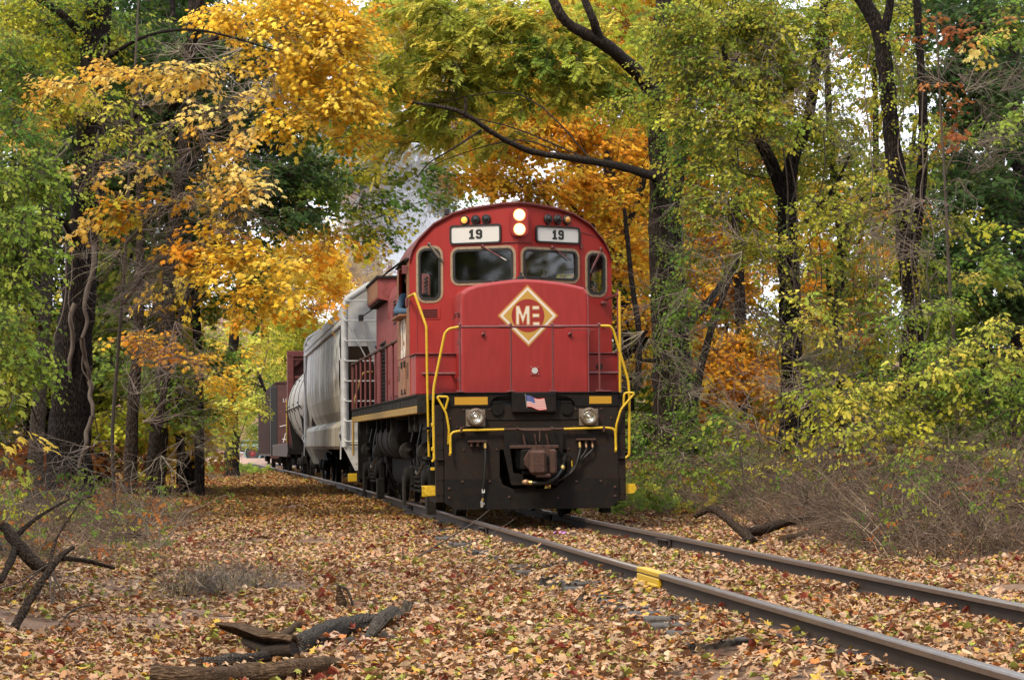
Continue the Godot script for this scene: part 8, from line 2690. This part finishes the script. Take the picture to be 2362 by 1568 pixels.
# ---------------------------------------------------------------- brush
func brush_mesh(variant: int, dry: bool) -> ArrayMesh:
	var mb := MB.new()
	for i in 11:
		var a := rr(0, TAU)
		var base := Vector3(cos(a), 0, sin(a)) * rr(0.0, 0.5) + Vector3(0, -0.1, 0)
		var dir := Vector3(cos(a + rr(-1.5, 1.5)), rr(0.5, 2.2), sin(a + rr(-1.5, 1.5))).normalized()
		var l := rr(0.5, 1.5)
		var k := rr(0.55, 1.35)
		var c := Color(0.115, 0.078, 0.054) if rng.randf() < 0.55 else (Color(0.24, 0.178, 0.125) if rng.randf() < 0.55 else Color(0.05, 0.033, 0.024))
		mb.col = c * k * 1.25
		mb.col.a = 1.0
		var pts := [base]
		var p := base
		for s in 5:
			p += dir * l / 5.0
			dir = (dir + Vector3(rr(-0.45, 0.45), rr(-0.5, 0.1), rr(-0.45, 0.45))).normalized()
			pts.push_back(p)
		mb.tube(pts, [0.006, 0.0055, 0.005, 0.004, 0.003, 0.002], 3, false)
		for s in 3:
			var q: Vector3 = pts[2 + s]
			var e := q + Vector3(rr(-1, 1), rr(-0.2, 0.7), rr(-1, 1)) * rr(0.12, 0.3)
			mb.tube([q, q.lerp(e, 0.5) + rv(0.02), e], [0.003, 0.0025, 0.0015], 3, false)
	return mb.mesh()

func grass_mesh() -> ArrayMesh:
	var mb := MB.new()
	for i in 26:
		var a := rr(0, TAU)
		var b := Vector3(cos(a), 0, sin(a)) * rr(0, 0.22)
		var o := Vector3(cos(a), 0, sin(a)) * rr(0.1, 0.45)
		var h := rr(0.04, 0.24)
		var k := rr(0.7, 1.3)
		mb.col = Color(0.33 * k, 0.24 * k, 0.15 * k)
		var w := Vector3(-sin(a), 0, cos(a)) * 0.004
		var m := b + o * 0.4 + Vector3(0, h, 0)
		var e := b + o * 1.2 + Vector3(0, h * rr(0.2, 1.0), 0)
		mb.quad(b - w, b + w, m + w, m - w)
		mb.tri(m - w, m + w, e)
	return mb.mesh()

func thicket(label: String, spots: Array, group := "") -> void:
	var o := thing("dry_brush", label, "brush", group)
	var w := {0: [], 1: [], 2: []}
	var t := {0: [], 1: [], 2: []}
	for s in spots:   # [px, py on the ground, spread m, spread in depth m, count, size]
		var g := ground_at(s[0], s[1])
		for i in int(s[4] * 1.45):
			var x = g.x + rr(-1, 1) * s[2]
			var z = g.z - rr(-1, 1) * s[3]
			var u := track_u(Vector3(x, 0, z))
			if absf(u) < 1.95 or (z > -30.6 and x < 3.95 and x > 0.0):
				continue
			var k := rng.randi() % 3
			var b := Basis(Vector3.UP, rr(0, TAU)) * Basis(Vector3.RIGHT, rr(-0.3, 0.3))
			w[k].push_back(Transform3D(b.scaled(Vector3(1, rr(0.7, 1.1), 1) * s[5] * rr(0.7, 1.2)), on_ground(x, z)))
			var q := rr(0.75, 1.2)
			t[k].push_back(Color(q, q, q))
	var lw := []
	var lt := []
	for k in 3:
		for x in w[k]:
			if rng.randf() < 0.55:
				lw.push_back(Transform3D((Basis(Vector3.UP, rr(0, TAU)) * Basis(Vector3.BACK, rr(-0.9, 0.3))).scaled(Vector3.ONE * rr(0.4, 0.8)), x.origin + Vector3(rr(-0.5, 0.5), rr(0.1, 0.8), rr(-0.5, 0.5))))
				lt.push_back(tint(["rust", "green", "vine", "green"][rng.randi() % 4]))
	if lw.size():
		many("leaves", twig_mesh("oval", 1), lw, lt, o).set_meta("kind", "stuff")
	for k in 3:
		if w[k].size():
			many("stems", brushes[k], w[k], t[k], o).set_meta("kind", "stuff")

var brushes := []

func build_undergrowth() -> void:
	for k in 3:
		var m := brush_mesh(k, true)
		m.surface_set_material(0, M["dry_stem"])
		brushes.push_back(m)
	thicket("tangle of dry brown brush filling the bank at the lower right corner", [[2280, 1270, 1.6, 1.2, 60, 0.9], [2150, 1240, 1.5, 1.4, 60, 0.9], [2320, 1210, 1.5, 1.5, 60, 1.0]], "dry brush on the right bank")
	thicket("dry brown brush under the pale yellow-green bush", [[2000, 1215, 1.5, 1.5, 60, 0.85], [1960, 1180, 1.0, 1.5, 40, 0.85], [2090, 1170, 1.5, 1.6, 54, 1.05]], "dry brush on the right bank")
	thicket("low dry brush around the foot of the forked tree", [[1800, 1140, 1.3, 2.6, 40, 0.7], [1700, 1145, 1.2, 2.4, 36, 0.6], [1890, 1135, 1.3, 2.4, 40, 0.9]], "dry brush on the right bank")
	thicket("dry brush right beside the locomotive's front steps", [[1560, 1165, 1.0, 2.2, 44, 0.6], [1490, 1150, 0.7, 2.6, 34, 0.7], [1620, 1130, 1.2, 2.6, 34, 0.7]], "dry brush on the right bank")
	thicket("dry brush behind, at the back of the right bank", [[2200, 1120, 3.0, 3.0, 70, 1.2], [1950, 1110, 3.0, 3.5, 60, 1.1], [1700, 1100, 2.5, 4.0, 50, 1.0]], "dry brush on the right bank")
	thicket("tangle of dead stems around the tree feet at the far left", [[60, 1230, 1.3, 1.8, 44, 0.75], [170, 1215, 1.2, 2.0, 44, 0.7], [20, 1300, 0.8, 1.4, 30, 0.6]], "dead stems left of the clearing")
	thicket("thin dead stems along the left side of the clearing", [[280, 1190, 1.2, 3.5, 40, 0.5], [350, 1150, 1.2, 5.0, 30, 0.5], [120, 1290, 1.0, 1.2, 26, 0.45], [240, 1300, 0.9, 1.6, 22, 0.35]], "dead stems left of the clearing")
	thicket("dark heap of dead brush at the far end of the clearing's left edge", [[415, 1110, 1.2, 4.0, 34, 0.7], [470, 1105, 1.0, 5.0, 20, 0.6]], "dead stems left of the clearing")
	# a low dark heap of twigs with a few straws
	var o := thing("twig_pile", "low dark heap of twigs and straw in the middle of the clearing", "twig pile")
	var gm := grass_mesh()
	gm.surface_set_material(0, M["dry_stem"])
	var w := []
	var t := []
	var tw := []
	var tt := []
	for q in [[500, 1345, 0.45, 4], [545, 1365, 0.35, 4], [455, 1385, 0.3, 3], [520, 1375, 0.5, 5]]:
		var g := ground_at(q[0], q[1])
		for i in q[3]:
			w.push_back(Transform3D(Basis(Vector3.UP, rr(0, TAU)).scaled(Vector3.ONE * rr(0.5, 0.9)), on_ground(g.x + rr(-1, 1) * q[2], g.z + rr(-1, 1) * q[2], 0.04)))
			var k := rr(0.5, 0.9)
			t.push_back(Color(k, k, k))
		for i in q[3] * 4:
			tw.push_back(Transform3D((Basis(Vector3.UP, rr(0, TAU)) * Basis(Vector3.BACK, rr(-0.5, 0.7))).scaled(Vector3.ONE * rr(0.25, 0.5)), on_ground(g.x + rr(-1, 1) * q[2], g.z + rr(-1, 1) * q[2] * 0.7, 0.06)))
			tt.push_back(tint("wood") * rr(0.4, 1.6))
	many("blades", gm, w, t, o).set_meta("kind", "stuff")
	many("twigs", twig_mesh("bare", 0), tw, tt, o).set_meta("kind", "stuff")
	var mb := MB.new()
	var gc := ground_at(510, 1362)
	mb.ball(gc + Vector3(0.0, -0.06, -0.15), Vector3(0.42, 0.19, 0.26), 8)
	mb.ball(gc + Vector3(0.4, -0.07, 0.15), Vector3(0.26, 0.11, 0.18), 8)
	part("mound", mb.mesh(), M["rot"], o)
	# green weeds by the far stump and under the locomotive's right side
	var gr := Node3D.new()
	gr.name = numbered("weeds")
	add_child(gr)
	gr.set_meta("kind", "stuff")
	w = []
	t = []
	for q in [[505, 1100, 1.4, 5.0, 120, "fresh"], [540, 1095, 1.0, 6.0, 60, "fresh"], [1440, 1200, 0.7, 1.6, 12, "vine"], [1500, 1190, 0.6, 2.0, 10, "green"], [1560, 1195, 0.8, 1.4, 12, "vine"]]:
		var g := ground_at(q[0], q[1])
		for i in q[4]:
			var x = g.x + rr(-1, 1) * q[2]
			var z = g.z + rr(-1, 1) * q[3]
			if absf(track_u(Vector3(x, 0, z))) < 1.3:
				continue
			w.push_back(Transform3D((Basis(Vector3.UP, rr(0, TAU)) * Basis(Vector3.BACK, rr(0.5, 1.2))).scaled(Vector3.ONE * rr(0.5, 0.9)), on_ground(x, z, 0.03)))
			t.push_back(tint(q[5]))
	many("leaves", twig_mesh("compound", 0), w, t, gr)

# ---------------------------------------------------------------- logs, branches, litter
func lay(pts: Array, up: float) -> Array:
	var out := []
	for p in pts:
		var g := ground_at(p[0], p[1])
		out.push_back(g + Vector3(0, up + (p[2] if p.size() > 2 else 0.0), 0))
	return out

func half_pipe(mb: MB, pts: Array, rad: Array, a0: float, a1: float, thick: float) -> void:
	var n := 12
	var rings := []
	for i in pts.size():
		var a: Vector3 = pts[maxi(i - 1, 0)]
		var b: Vector3 = pts[mini(i + 1, pts.size() - 1)]
		var d := (b - a).normalized()
		var side := d.cross(Vector3.UP).normalized()
		var up := side.cross(d)
		var ring := []
		for k in n + 1:
			var ang := lerpf(a0, a1, float(k) / n)
			var o := side * cos(ang) + up * sin(ang)
			var r: float = rad[i] * (1.0 + 0.06 * sin(k * 2.3 + i))
			ring.push_back([pts[i] + o * r, pts[i] + o * (r - thick)])
		rings.push_back(ring)
	for i in pts.size() - 1:
		for k in n:
			var A: Array = rings[i]
			var B: Array = rings[i + 1]
			mb.quad(A[k][0], B[k][0], B[k + 1][0], A[k + 1][0])
			mb.quad(A[k][1], A[k + 1][1], B[k + 1][1], B[k][1])
		for k in [0, n]:
			mb.quad(rings[i][k][0], rings[i][k][1], rings[i + 1][k][1], rings[i + 1][k][0])
	for i in [0, pts.size() - 1]:
		for k in n:
			mb.quad(rings[i][k][0], rings[i][k + 1][0], rings[i][k + 1][1], rings[i][k][1])

func dead_limb(called: String, label: String, mat: String, paths: Array, category := "branch", group := "") -> Node3D:
	var o := thing(called, label, category, group)
	var first := true
	for path in paths:
		var p := []
		for q in path:
			var w := ground_at(q[0], q[1] + q[2]) + Vector3(0, q[2] / FOCAL * 14.0, 0) if q.size() == 4 else at(q[0], q[1], q[4])
			p.push_back([w, q[3]])
		if first:
			o.position = p[0][0]
		for i in p.size():
			p[i][0] -= o.position
		part("stem" if first else "side_branch", trunk_mesh(p, 12, 0.14, 0.12), M[mat], o)
		first = false
	return o

func build_ground_things() -> void:
	# foreground: a barkless log, a hollow rotten one, slabs
	var o := thing("barkless_log", "long bare brown log lying nearest the camera, bottom left of centre", "log")
	var p := lay([[345, 1592], [460, 1592], [560, 1584], [660, 1572], [778, 1556]], 0.05)
	o.position = p[0]
	var path := []
	var rads := [0.075, 0.072, 0.066, 0.06, 0.05]
	for i in p.size():
		path.push_back([p[i] - o.position, rads[i]])
	part("stem", trunk_mesh(path, 22, 0.12, 0.22), M["log_wood"], o)
	var q := lay([[430, 1545], [560, 1535], [690, 1522]], 0.03)
	path = []
	for i in q.size():
		path.push_back([q[i] - o.position, 0.03])
	part("bark_strip", trunk_mesh(path, 18, 0.25, 0.25), M["log_bark"], o)
	q = lay([[452, 1548], [448, 1545]], 0.06)
	part("knot", trunk_mesh([[p[1] - o.position + Vector3(0, 0.03, -0.02), 0.022], [p[1] - o.position + Vector3(-0.01, 0.11, -0.04), 0.017]], 8), M["log_wood"], o)

	o = thing("rotten_log", "hollow rotten log with cracked bark, lying behind the bare log", "log")
	p = lay([[500, 1500, 0.0], [560, 1512, 0.0], [620, 1524, 0.0], [676, 1530, 0.0]], 0.085)
	p[0] += Vector3(0, 0.055, 0)
	p[1] += Vector3(0, 0.04, 0)
	o.position = p[0]
	var loc := []
	for w in p:
		loc.push_back(w - o.position)
	var mb := MB.new()
	half_pipe(mb, loc, [0.03, 0.075, 0.09, 0.08], PI * 0.24, PI * 1.2, 0.02)
	part("hollow_shell", mb.mesh(), M["log_wood"], o)
	mb = MB.new()
	mb.tube([loc[1] + Vector3(0, -0.035, -0.02), loc[2] + Vector3(0, -0.035, -0.01), loc[3]], [0.02, 0.045, 0.05], 8)
	part("rotten_core", mb.mesh(), M["rot"], o)
	q = lay([[672, 1516], [730, 1495], [790, 1478], [868, 1462]], 0.045)
	path = []
	rads = [0.078, 0.082, 0.075, 0.062]
	for i in q.size():
		path.push_back([q[i] - o.position + Vector3(0, 0.012 * i, 0), rads[i]])
	part("bark_section", trunk_mesh(path, 22, 0.12, 0.22), M["log_bark"], o)
	mb = MB.new()
	q = lay([[790, 1496], [862, 1478]], 0.02)
	mb.tube([q[0] - o.position, q[1] - o.position], 0.035, 8)
	part("rotten_core", mb.mesh(), M["rot"], o)
	q = lay([[850, 1490], [880, 1468], [905, 1452]], 0.05)
	loc = [q[0] - o.position, q[1] - o.position + Vector3(0, 0.05, 0), q[2] - o.position + Vector3(0, 0.045, 0)]
	mb = MB.new()
	half_pipe(mb, loc, [0.035, 0.062, 0.07], 0.3, PI * 1.2, 0.016)
	part("broken_end", mb.mesh(), M["bark_grey"], o)
	q = lay([[880, 1492], [905, 1490], [930, 1486]], 0.03)
	path = []
	for i in q.size():
		path.push_back([q[i] - o.position + Vector3(0, 0.02 * (1 - i), 0), 0.045 - 0.012 * i])
	part("rotten_core", trunk_mesh(path, 9, 0.3), M["rot"], o)
	q = lay([[650, 1486], [680, 1468], [706, 1464]], 0.04)
	path = [[q[0] - o.position, 0.03], [q[1] - o.position + Vector3(0, 0.03, 0), 0.028], [q[2] - o.position + Vector3(0, 0.03, 0), 0.02]]
	part("snag", trunk_mesh(path, 8, 0.25), M["log_wood"], o)

	o = thing("wood_slab", "flat grey slab of split wood leaning beside the rotten log's right end", "wood")
	q = lay([[932, 1440]], 0.08)
	o.position = q[0]
	mb = MB.new()
	mb.box(Vector3.ZERO, Vector3(0.075, 0.20, 0.022), 0.007, Basis(Vector3.BACK, -0.35) * Basis(Vector3.RIGHT, -0.5))
	part("slab", mb.mesh(), M["bark_grey"], o)
	o = thing("upright_snag", "upright broken snag with a bent grey root, behind the rotten log", "wood")
	q = lay([[785, 1410]], 0.0)
	o.position = q[0]
	part("stem", trunk_mesh([[Vector3(-0.01, -0.03, 0), 0.045], [Vector3(0.005, 0.06, 0), 0.042], [Vector3(-0.012, 0.14, 0), 0.026], [Vector3(-0.02, 0.20, 0.0), 0.014]], 9, 0.2), M["log_wood"], o)
	part("root", trunk_mesh([[Vector3(-0.02, 0.20, 0), 0.010], [Vector3(0.05, 0.165, 0), 0.011], [Vector3(0.085, 0.08, 0), 0.010], [Vector3(0.11, -0.02, 0), 0.009]], 7, 0.1), M["bark_grey"], o)
	# fallen limbs on the left: [px, py, rise px, radius]
	dead_limb("fallen_limb", "thick crooked dead limb leaning up at the bottom left corner", "dead_wood", [[[25, 1460, 0, 0.030, 15.5], [70, 1378, 0, 0.028, 15.9], [110, 1318, 0, 0.026, 16.2], [142, 1280, 0, 0.02, 16.4], [168, 1262, 0, 0.013, 16.6]], [[138, 1288, 0, 0.02, 16.4], [190, 1292, 0, 0.017, 16.8], [262, 1310, 0, 0.011, 17.2]], [[110, 1318, 0, 0.016, 16.2], [130, 1240, 0, 0.01, 16.6], [190, 1150, 0, 0.006, 17.0]]])
	dead_limb("fallen_stick", "long grey stick lying flat on the leaves at the lower left", "bark_grey", [[[0, 1472, 0, 0.016, 15.6], [60, 1470, 0, 0.015, 15.7], [130, 1462, 0, 0.012, 15.9], [300, 1446, 0, 0.008, 16.3]], [[120, 1462, 0, 0.010, 15.9], [165, 1408, 0, 0.008, 16.6], [222, 1394, 0, 0.005, 17.0]]])
	dead_limb("dead_root", "gnarled dead root mass at the far left edge", "dead_wood", [[[10, 1215, 0, 0.04, 19.0], [45, 1262, 0, 0.055, 18.6], [80, 1300, 0, 0.05, 18.4], [118, 1312, 0, 0.03, 18.2]], [[40, 1255, 0, 0.035, 18.7], [20, 1300, 0, 0.028, 18.3], [0, 1340, 0, 0.02, 18.0]], [[30, 1240, 0, 0.025, 18.9], [90, 1190, 0, 0.016, 19.2], [160, 1150, 0, 0.008, 19.6]]], "root")
	dead_limb("twiggy_branch", "fine bare twig lying against the left rail ahead of the locomotive", "twig", [[[955, 1290, 0, 0.012, 25.2], [1000, 1262, 0, 0.010, 25.4], [1060, 1225, 0, 0.007, 25.8], [1092, 1205, 0, 0.005, 26.0], [1128, 1176, 0, 0.003, 26.3]], [[985, 1272, 0, 0.008, 25.3], [1060, 1258, 0, 0.006, 25.6], [1120, 1238, 0, 0.004, 25.9], [1185, 1198, 0, 0.003, 26.2]], [[930, 1300, 0, 0.008, 25.0], [928, 1262, 0, 0.006, 25.0]]])
	dead_limb("crooked_branch", "crooked fallen branch on the right bank behind the right rail", "dead_wood", [[[1738, 1250, 0, 0.055, 27.6], [1712, 1226, 0, 0.06, 28.0], [1678, 1198, 0, 0.05, 28.4], [1642, 1174, 0, 0.045, 28.8], [1604, 1190, 0, 0.03, 29.0]], [[1712, 1226, 0, 0.055, 28.0], [1760, 1222, 0, 0.06, 28.4], [1810, 1204, 0, 0.055, 29.0], [1872, 1196, 0, 0.04, 29.4]], [[1730, 1240, 0, 0.03, 27.8], [1700, 1252, 0, 0.02, 27.4]]])
	dead_limb("cut_log", "short sawn log, end facing the track, right of the crooked branch", "log_wood", [[[1806, 1246, 0, 0.065, 27.0], [1840, 1238, 0, 0.062, 27.8], [1885, 1228, 0, 0.055, 28.8]]], "log")
	dead_limb("snapped_bough", "snapped pale bough lying level in the brush right of the forked tree", "bark_grey", [[[1850, 1060, 0, 0.03, 36.0], [1880, 1062, 0, 0.035, 36.0], [1940, 1050, 0, 0.028, 36.2]], [[1868, 960, 0, 0.02, 36.0], [1885, 985, 0, 0.025, 36.0], [1895, 1010, 0, 0.02, 36.0]]])
	# a scrap of purple plastic between the rails
	o = thing("plastic_scrap", "crumpled purple plastic wrapper among the leaves between the rails", "litter")
	q = lay([[1290, 1238]], 0.035)
	o.position = q[0]
	mb = MB.new()
	for i in 5:
		var x0 := -0.075 + i * 0.03
		var x1 := x0 + 0.03
		var y0 := 0.014 * (i % 2)
		var y1 := 0.014 * ((i + 1) % 2)
		mb.quad(Vector3(x0, y0, 0.05), Vector3(x1, y1, 0.045), Vector3(x1, y1 + 0.02, -0.04), Vector3(x0, y0 + 0.02, -0.05))
		mb.quad(Vector3(x0, y0 - 0.004, -0.05), Vector3(x1, y1 - 0.004, -0.04), Vector3(x1, y1 - 0.006, 0.045), Vector3(x0, y0 - 0.006, 0.05))
	part("wrapper", mb.mesh(), M["purple"], o)

# ---------------------------------------------------------------- fallen leaves
const LITTER := [[0.43, 0.275, 0.17, 0.32], [0.34, 0.19, 0.105, 0.24], [0.20, 0.095, 0.052, 0.11], [0.44, 0.32, 0.215, 0.15], [0.40, 0.15, 0.045, 0.08], [0.48, 0.32, 0.06, 0.045], [0.30, 0.31, 0.07, 0.045], [0.20, 0.045, 0.03, 0.04], [0.13, 0.20, 0.03, 0.015]]
const LITTER_FAR := [[0.32, 0.17, 0.075, 0.22], [0.27, 0.125, 0.05, 0.2], [0.20, 0.09, 0.04, 0.14], [0.40, 0.28, 0.14, 0.16], [0.40, 0.16, 0.035, 0.1], [0.42, 0.28, 0.04, 0.10], [0.24, 0.23, 0.035, 0.08]]

func litter_color(l: Array) -> Color:
	var f := rng.randf()
	for e in l:
		f -= e[3]
		if f < 0.0:
			var k := rr(0.75, 1.2)
			return Color(e[0] * k, e[1] * k, e[2] * k)
	return Color(0.3, 0.15, 0.08)

# a curled fallen leaf
func fallen(mb: MB, p: Vector3, size: float, l: Array) -> void:
	var yaw := rr(0, TAU)
	var tilt := Basis(Vector3(rr(-1, 1), 0, rr(-1, 1)).normalized(), rr(0.0, 0.7))
	var b := tilt * Basis(Vector3.UP, yaw)
	mb.col = litter_color(l)
	var curl := rr(-0.25, 0.55)
	var curl2 := rr(-0.3, 0.5)
	var ring := []
	if rng.randf() < 0.42:
		for e in [[180, 0.46], [140, 0.36], [104, 0.52], [76, 0.30], [46, 0.62], [21, 0.34], [0, 0.68], [-21, 0.34], [-46, 0.62], [-76, 0.30], [-104, 0.52], [-140, 0.36]]:
			var a := deg_to_rad(e[0])
			var r: float = e[1] * size * rr(0.85, 1.1)
			var x := cos(a) * r
			var z := sin(a) * r
			ring.push_back(p + b * Vector3(x, curl * z * z / size + curl2 * x * x / size + rr(-0.03, 0.05) * size, z))
	else:
		var wide := rr(0.45, 1.15)
		var roll := rr(-0.6, 2.2)
		for e in [[-0.55, 0.0], [-0.3, 0.25], [0.12, 0.32], [0.4, 0.18], [0.62, 0.0], [0.4, -0.18], [0.12, -0.32], [-0.3, -0.25]]:
			ring.push_back(p + b * Vector3(e[0] * size * rr(0.9, 1.1), (roll * e[1] * e[1] * 2.4 + curl2 * e[0] * e[0] + rr(-0.04, 0.04)) * size, e[1] * size * wide))
	for i in ring.size():
		mb.tri(p, ring[(i + 1) % ring.size()], ring[i])

func build_litter() -> void:
	var sheets := []
	for v in 8:
		var mb := MB.new()
		var far := v >= 5
		for i in 84:
			var a := rr(0, TAU)
			var r := sqrt(rng.randf()) * 0.30
			fallen(mb, Vector3(cos(a) * r, rr(0.0, 0.045), sin(a) * r), rr(0.03, 0.068), LITTER_FAR if far else LITTER)
		var m := mb.mesh()
		m.surface_set_material(0, M["fallen_leaf"])
		sheets.push_back(m)
	var w := []
	var t := []
	for v in 8:
		w.push_back([])
		t.push_back([])
	# nearest strip first: [depth from, to, sheets per square metre, scale]
	for band in [[9.5, 16.0, 11.0, 1.0], [16.0, 26.0, 9.0, 1.0], [26.0, 42.0, 7.0, 1.0], [42.0, 70.0, 3.4, 1.3], [70.0, 130.0, 1.2, 1.9]]:
		var mid: float = (band[0] + band[1]) * 0.5
		var half: float = band[1] * 0.232 + 0.8
		var n := int((band[1] - band[0]) * 2.0 * half * band[2])
		for i in n:
			var z: float = -rr(band[0], band[1])
			var x := rr(-half, half)
			if absf(x) > -z * 0.232 + 0.8:
				continue
			var u := track_u(Vector3(x, 0, z))
			if u > 8.0 or u < -14.0:
				continue
			var v := track_v(Vector3(x, 0, z))
			var far := smoothstep(-2.0, 14.0, v + rr(-4, 4)) > 0.5
			var k := (5 + rng.randi() % 3) if far else rng.randi() % 5
			var under := absf(u) < 1.0 and v > -0.5
			if under and rng.randf() < 0.6:
				continue
			var ny := Vector3(ground_y(x - 0.2, z) - ground_y(x + 0.2, z), 0.4, ground_y(x, z - 0.2) - ground_y(x, z + 0.2)).normalized()
			var tiltb := Basis(Quaternion(Vector3.UP, ny))
			w[k].push_back(Transform3D((tiltb * Basis(Vector3.UP, rr(0, TAU))).scaled(Vector3(1, rr(0.8, 1.3), 1) * band[3] * rr(0.9, 1.1)), (on_ground(x, z, rr(-0.008, 0.022)) if u > -0.85 or u < -1.36 or v > 2.0 or v < -17.0 or rng.randf() < (0.75 if u < -1.12 else 0.3) else Vector3(x, maxf(ground_y(x, z), -0.17) + rr(0.0, 0.02), z))))
			var q := rr(0.86, 1.12)
			t[k].push_back(Color(q, q * rr(0.96, 1.04), q * rr(0.92, 1.08)))
	for k in 8:
		var o := many("fallen_leaves", sheets[k], w[k], t[k], self)
		o.set_meta("kind", "stuff")
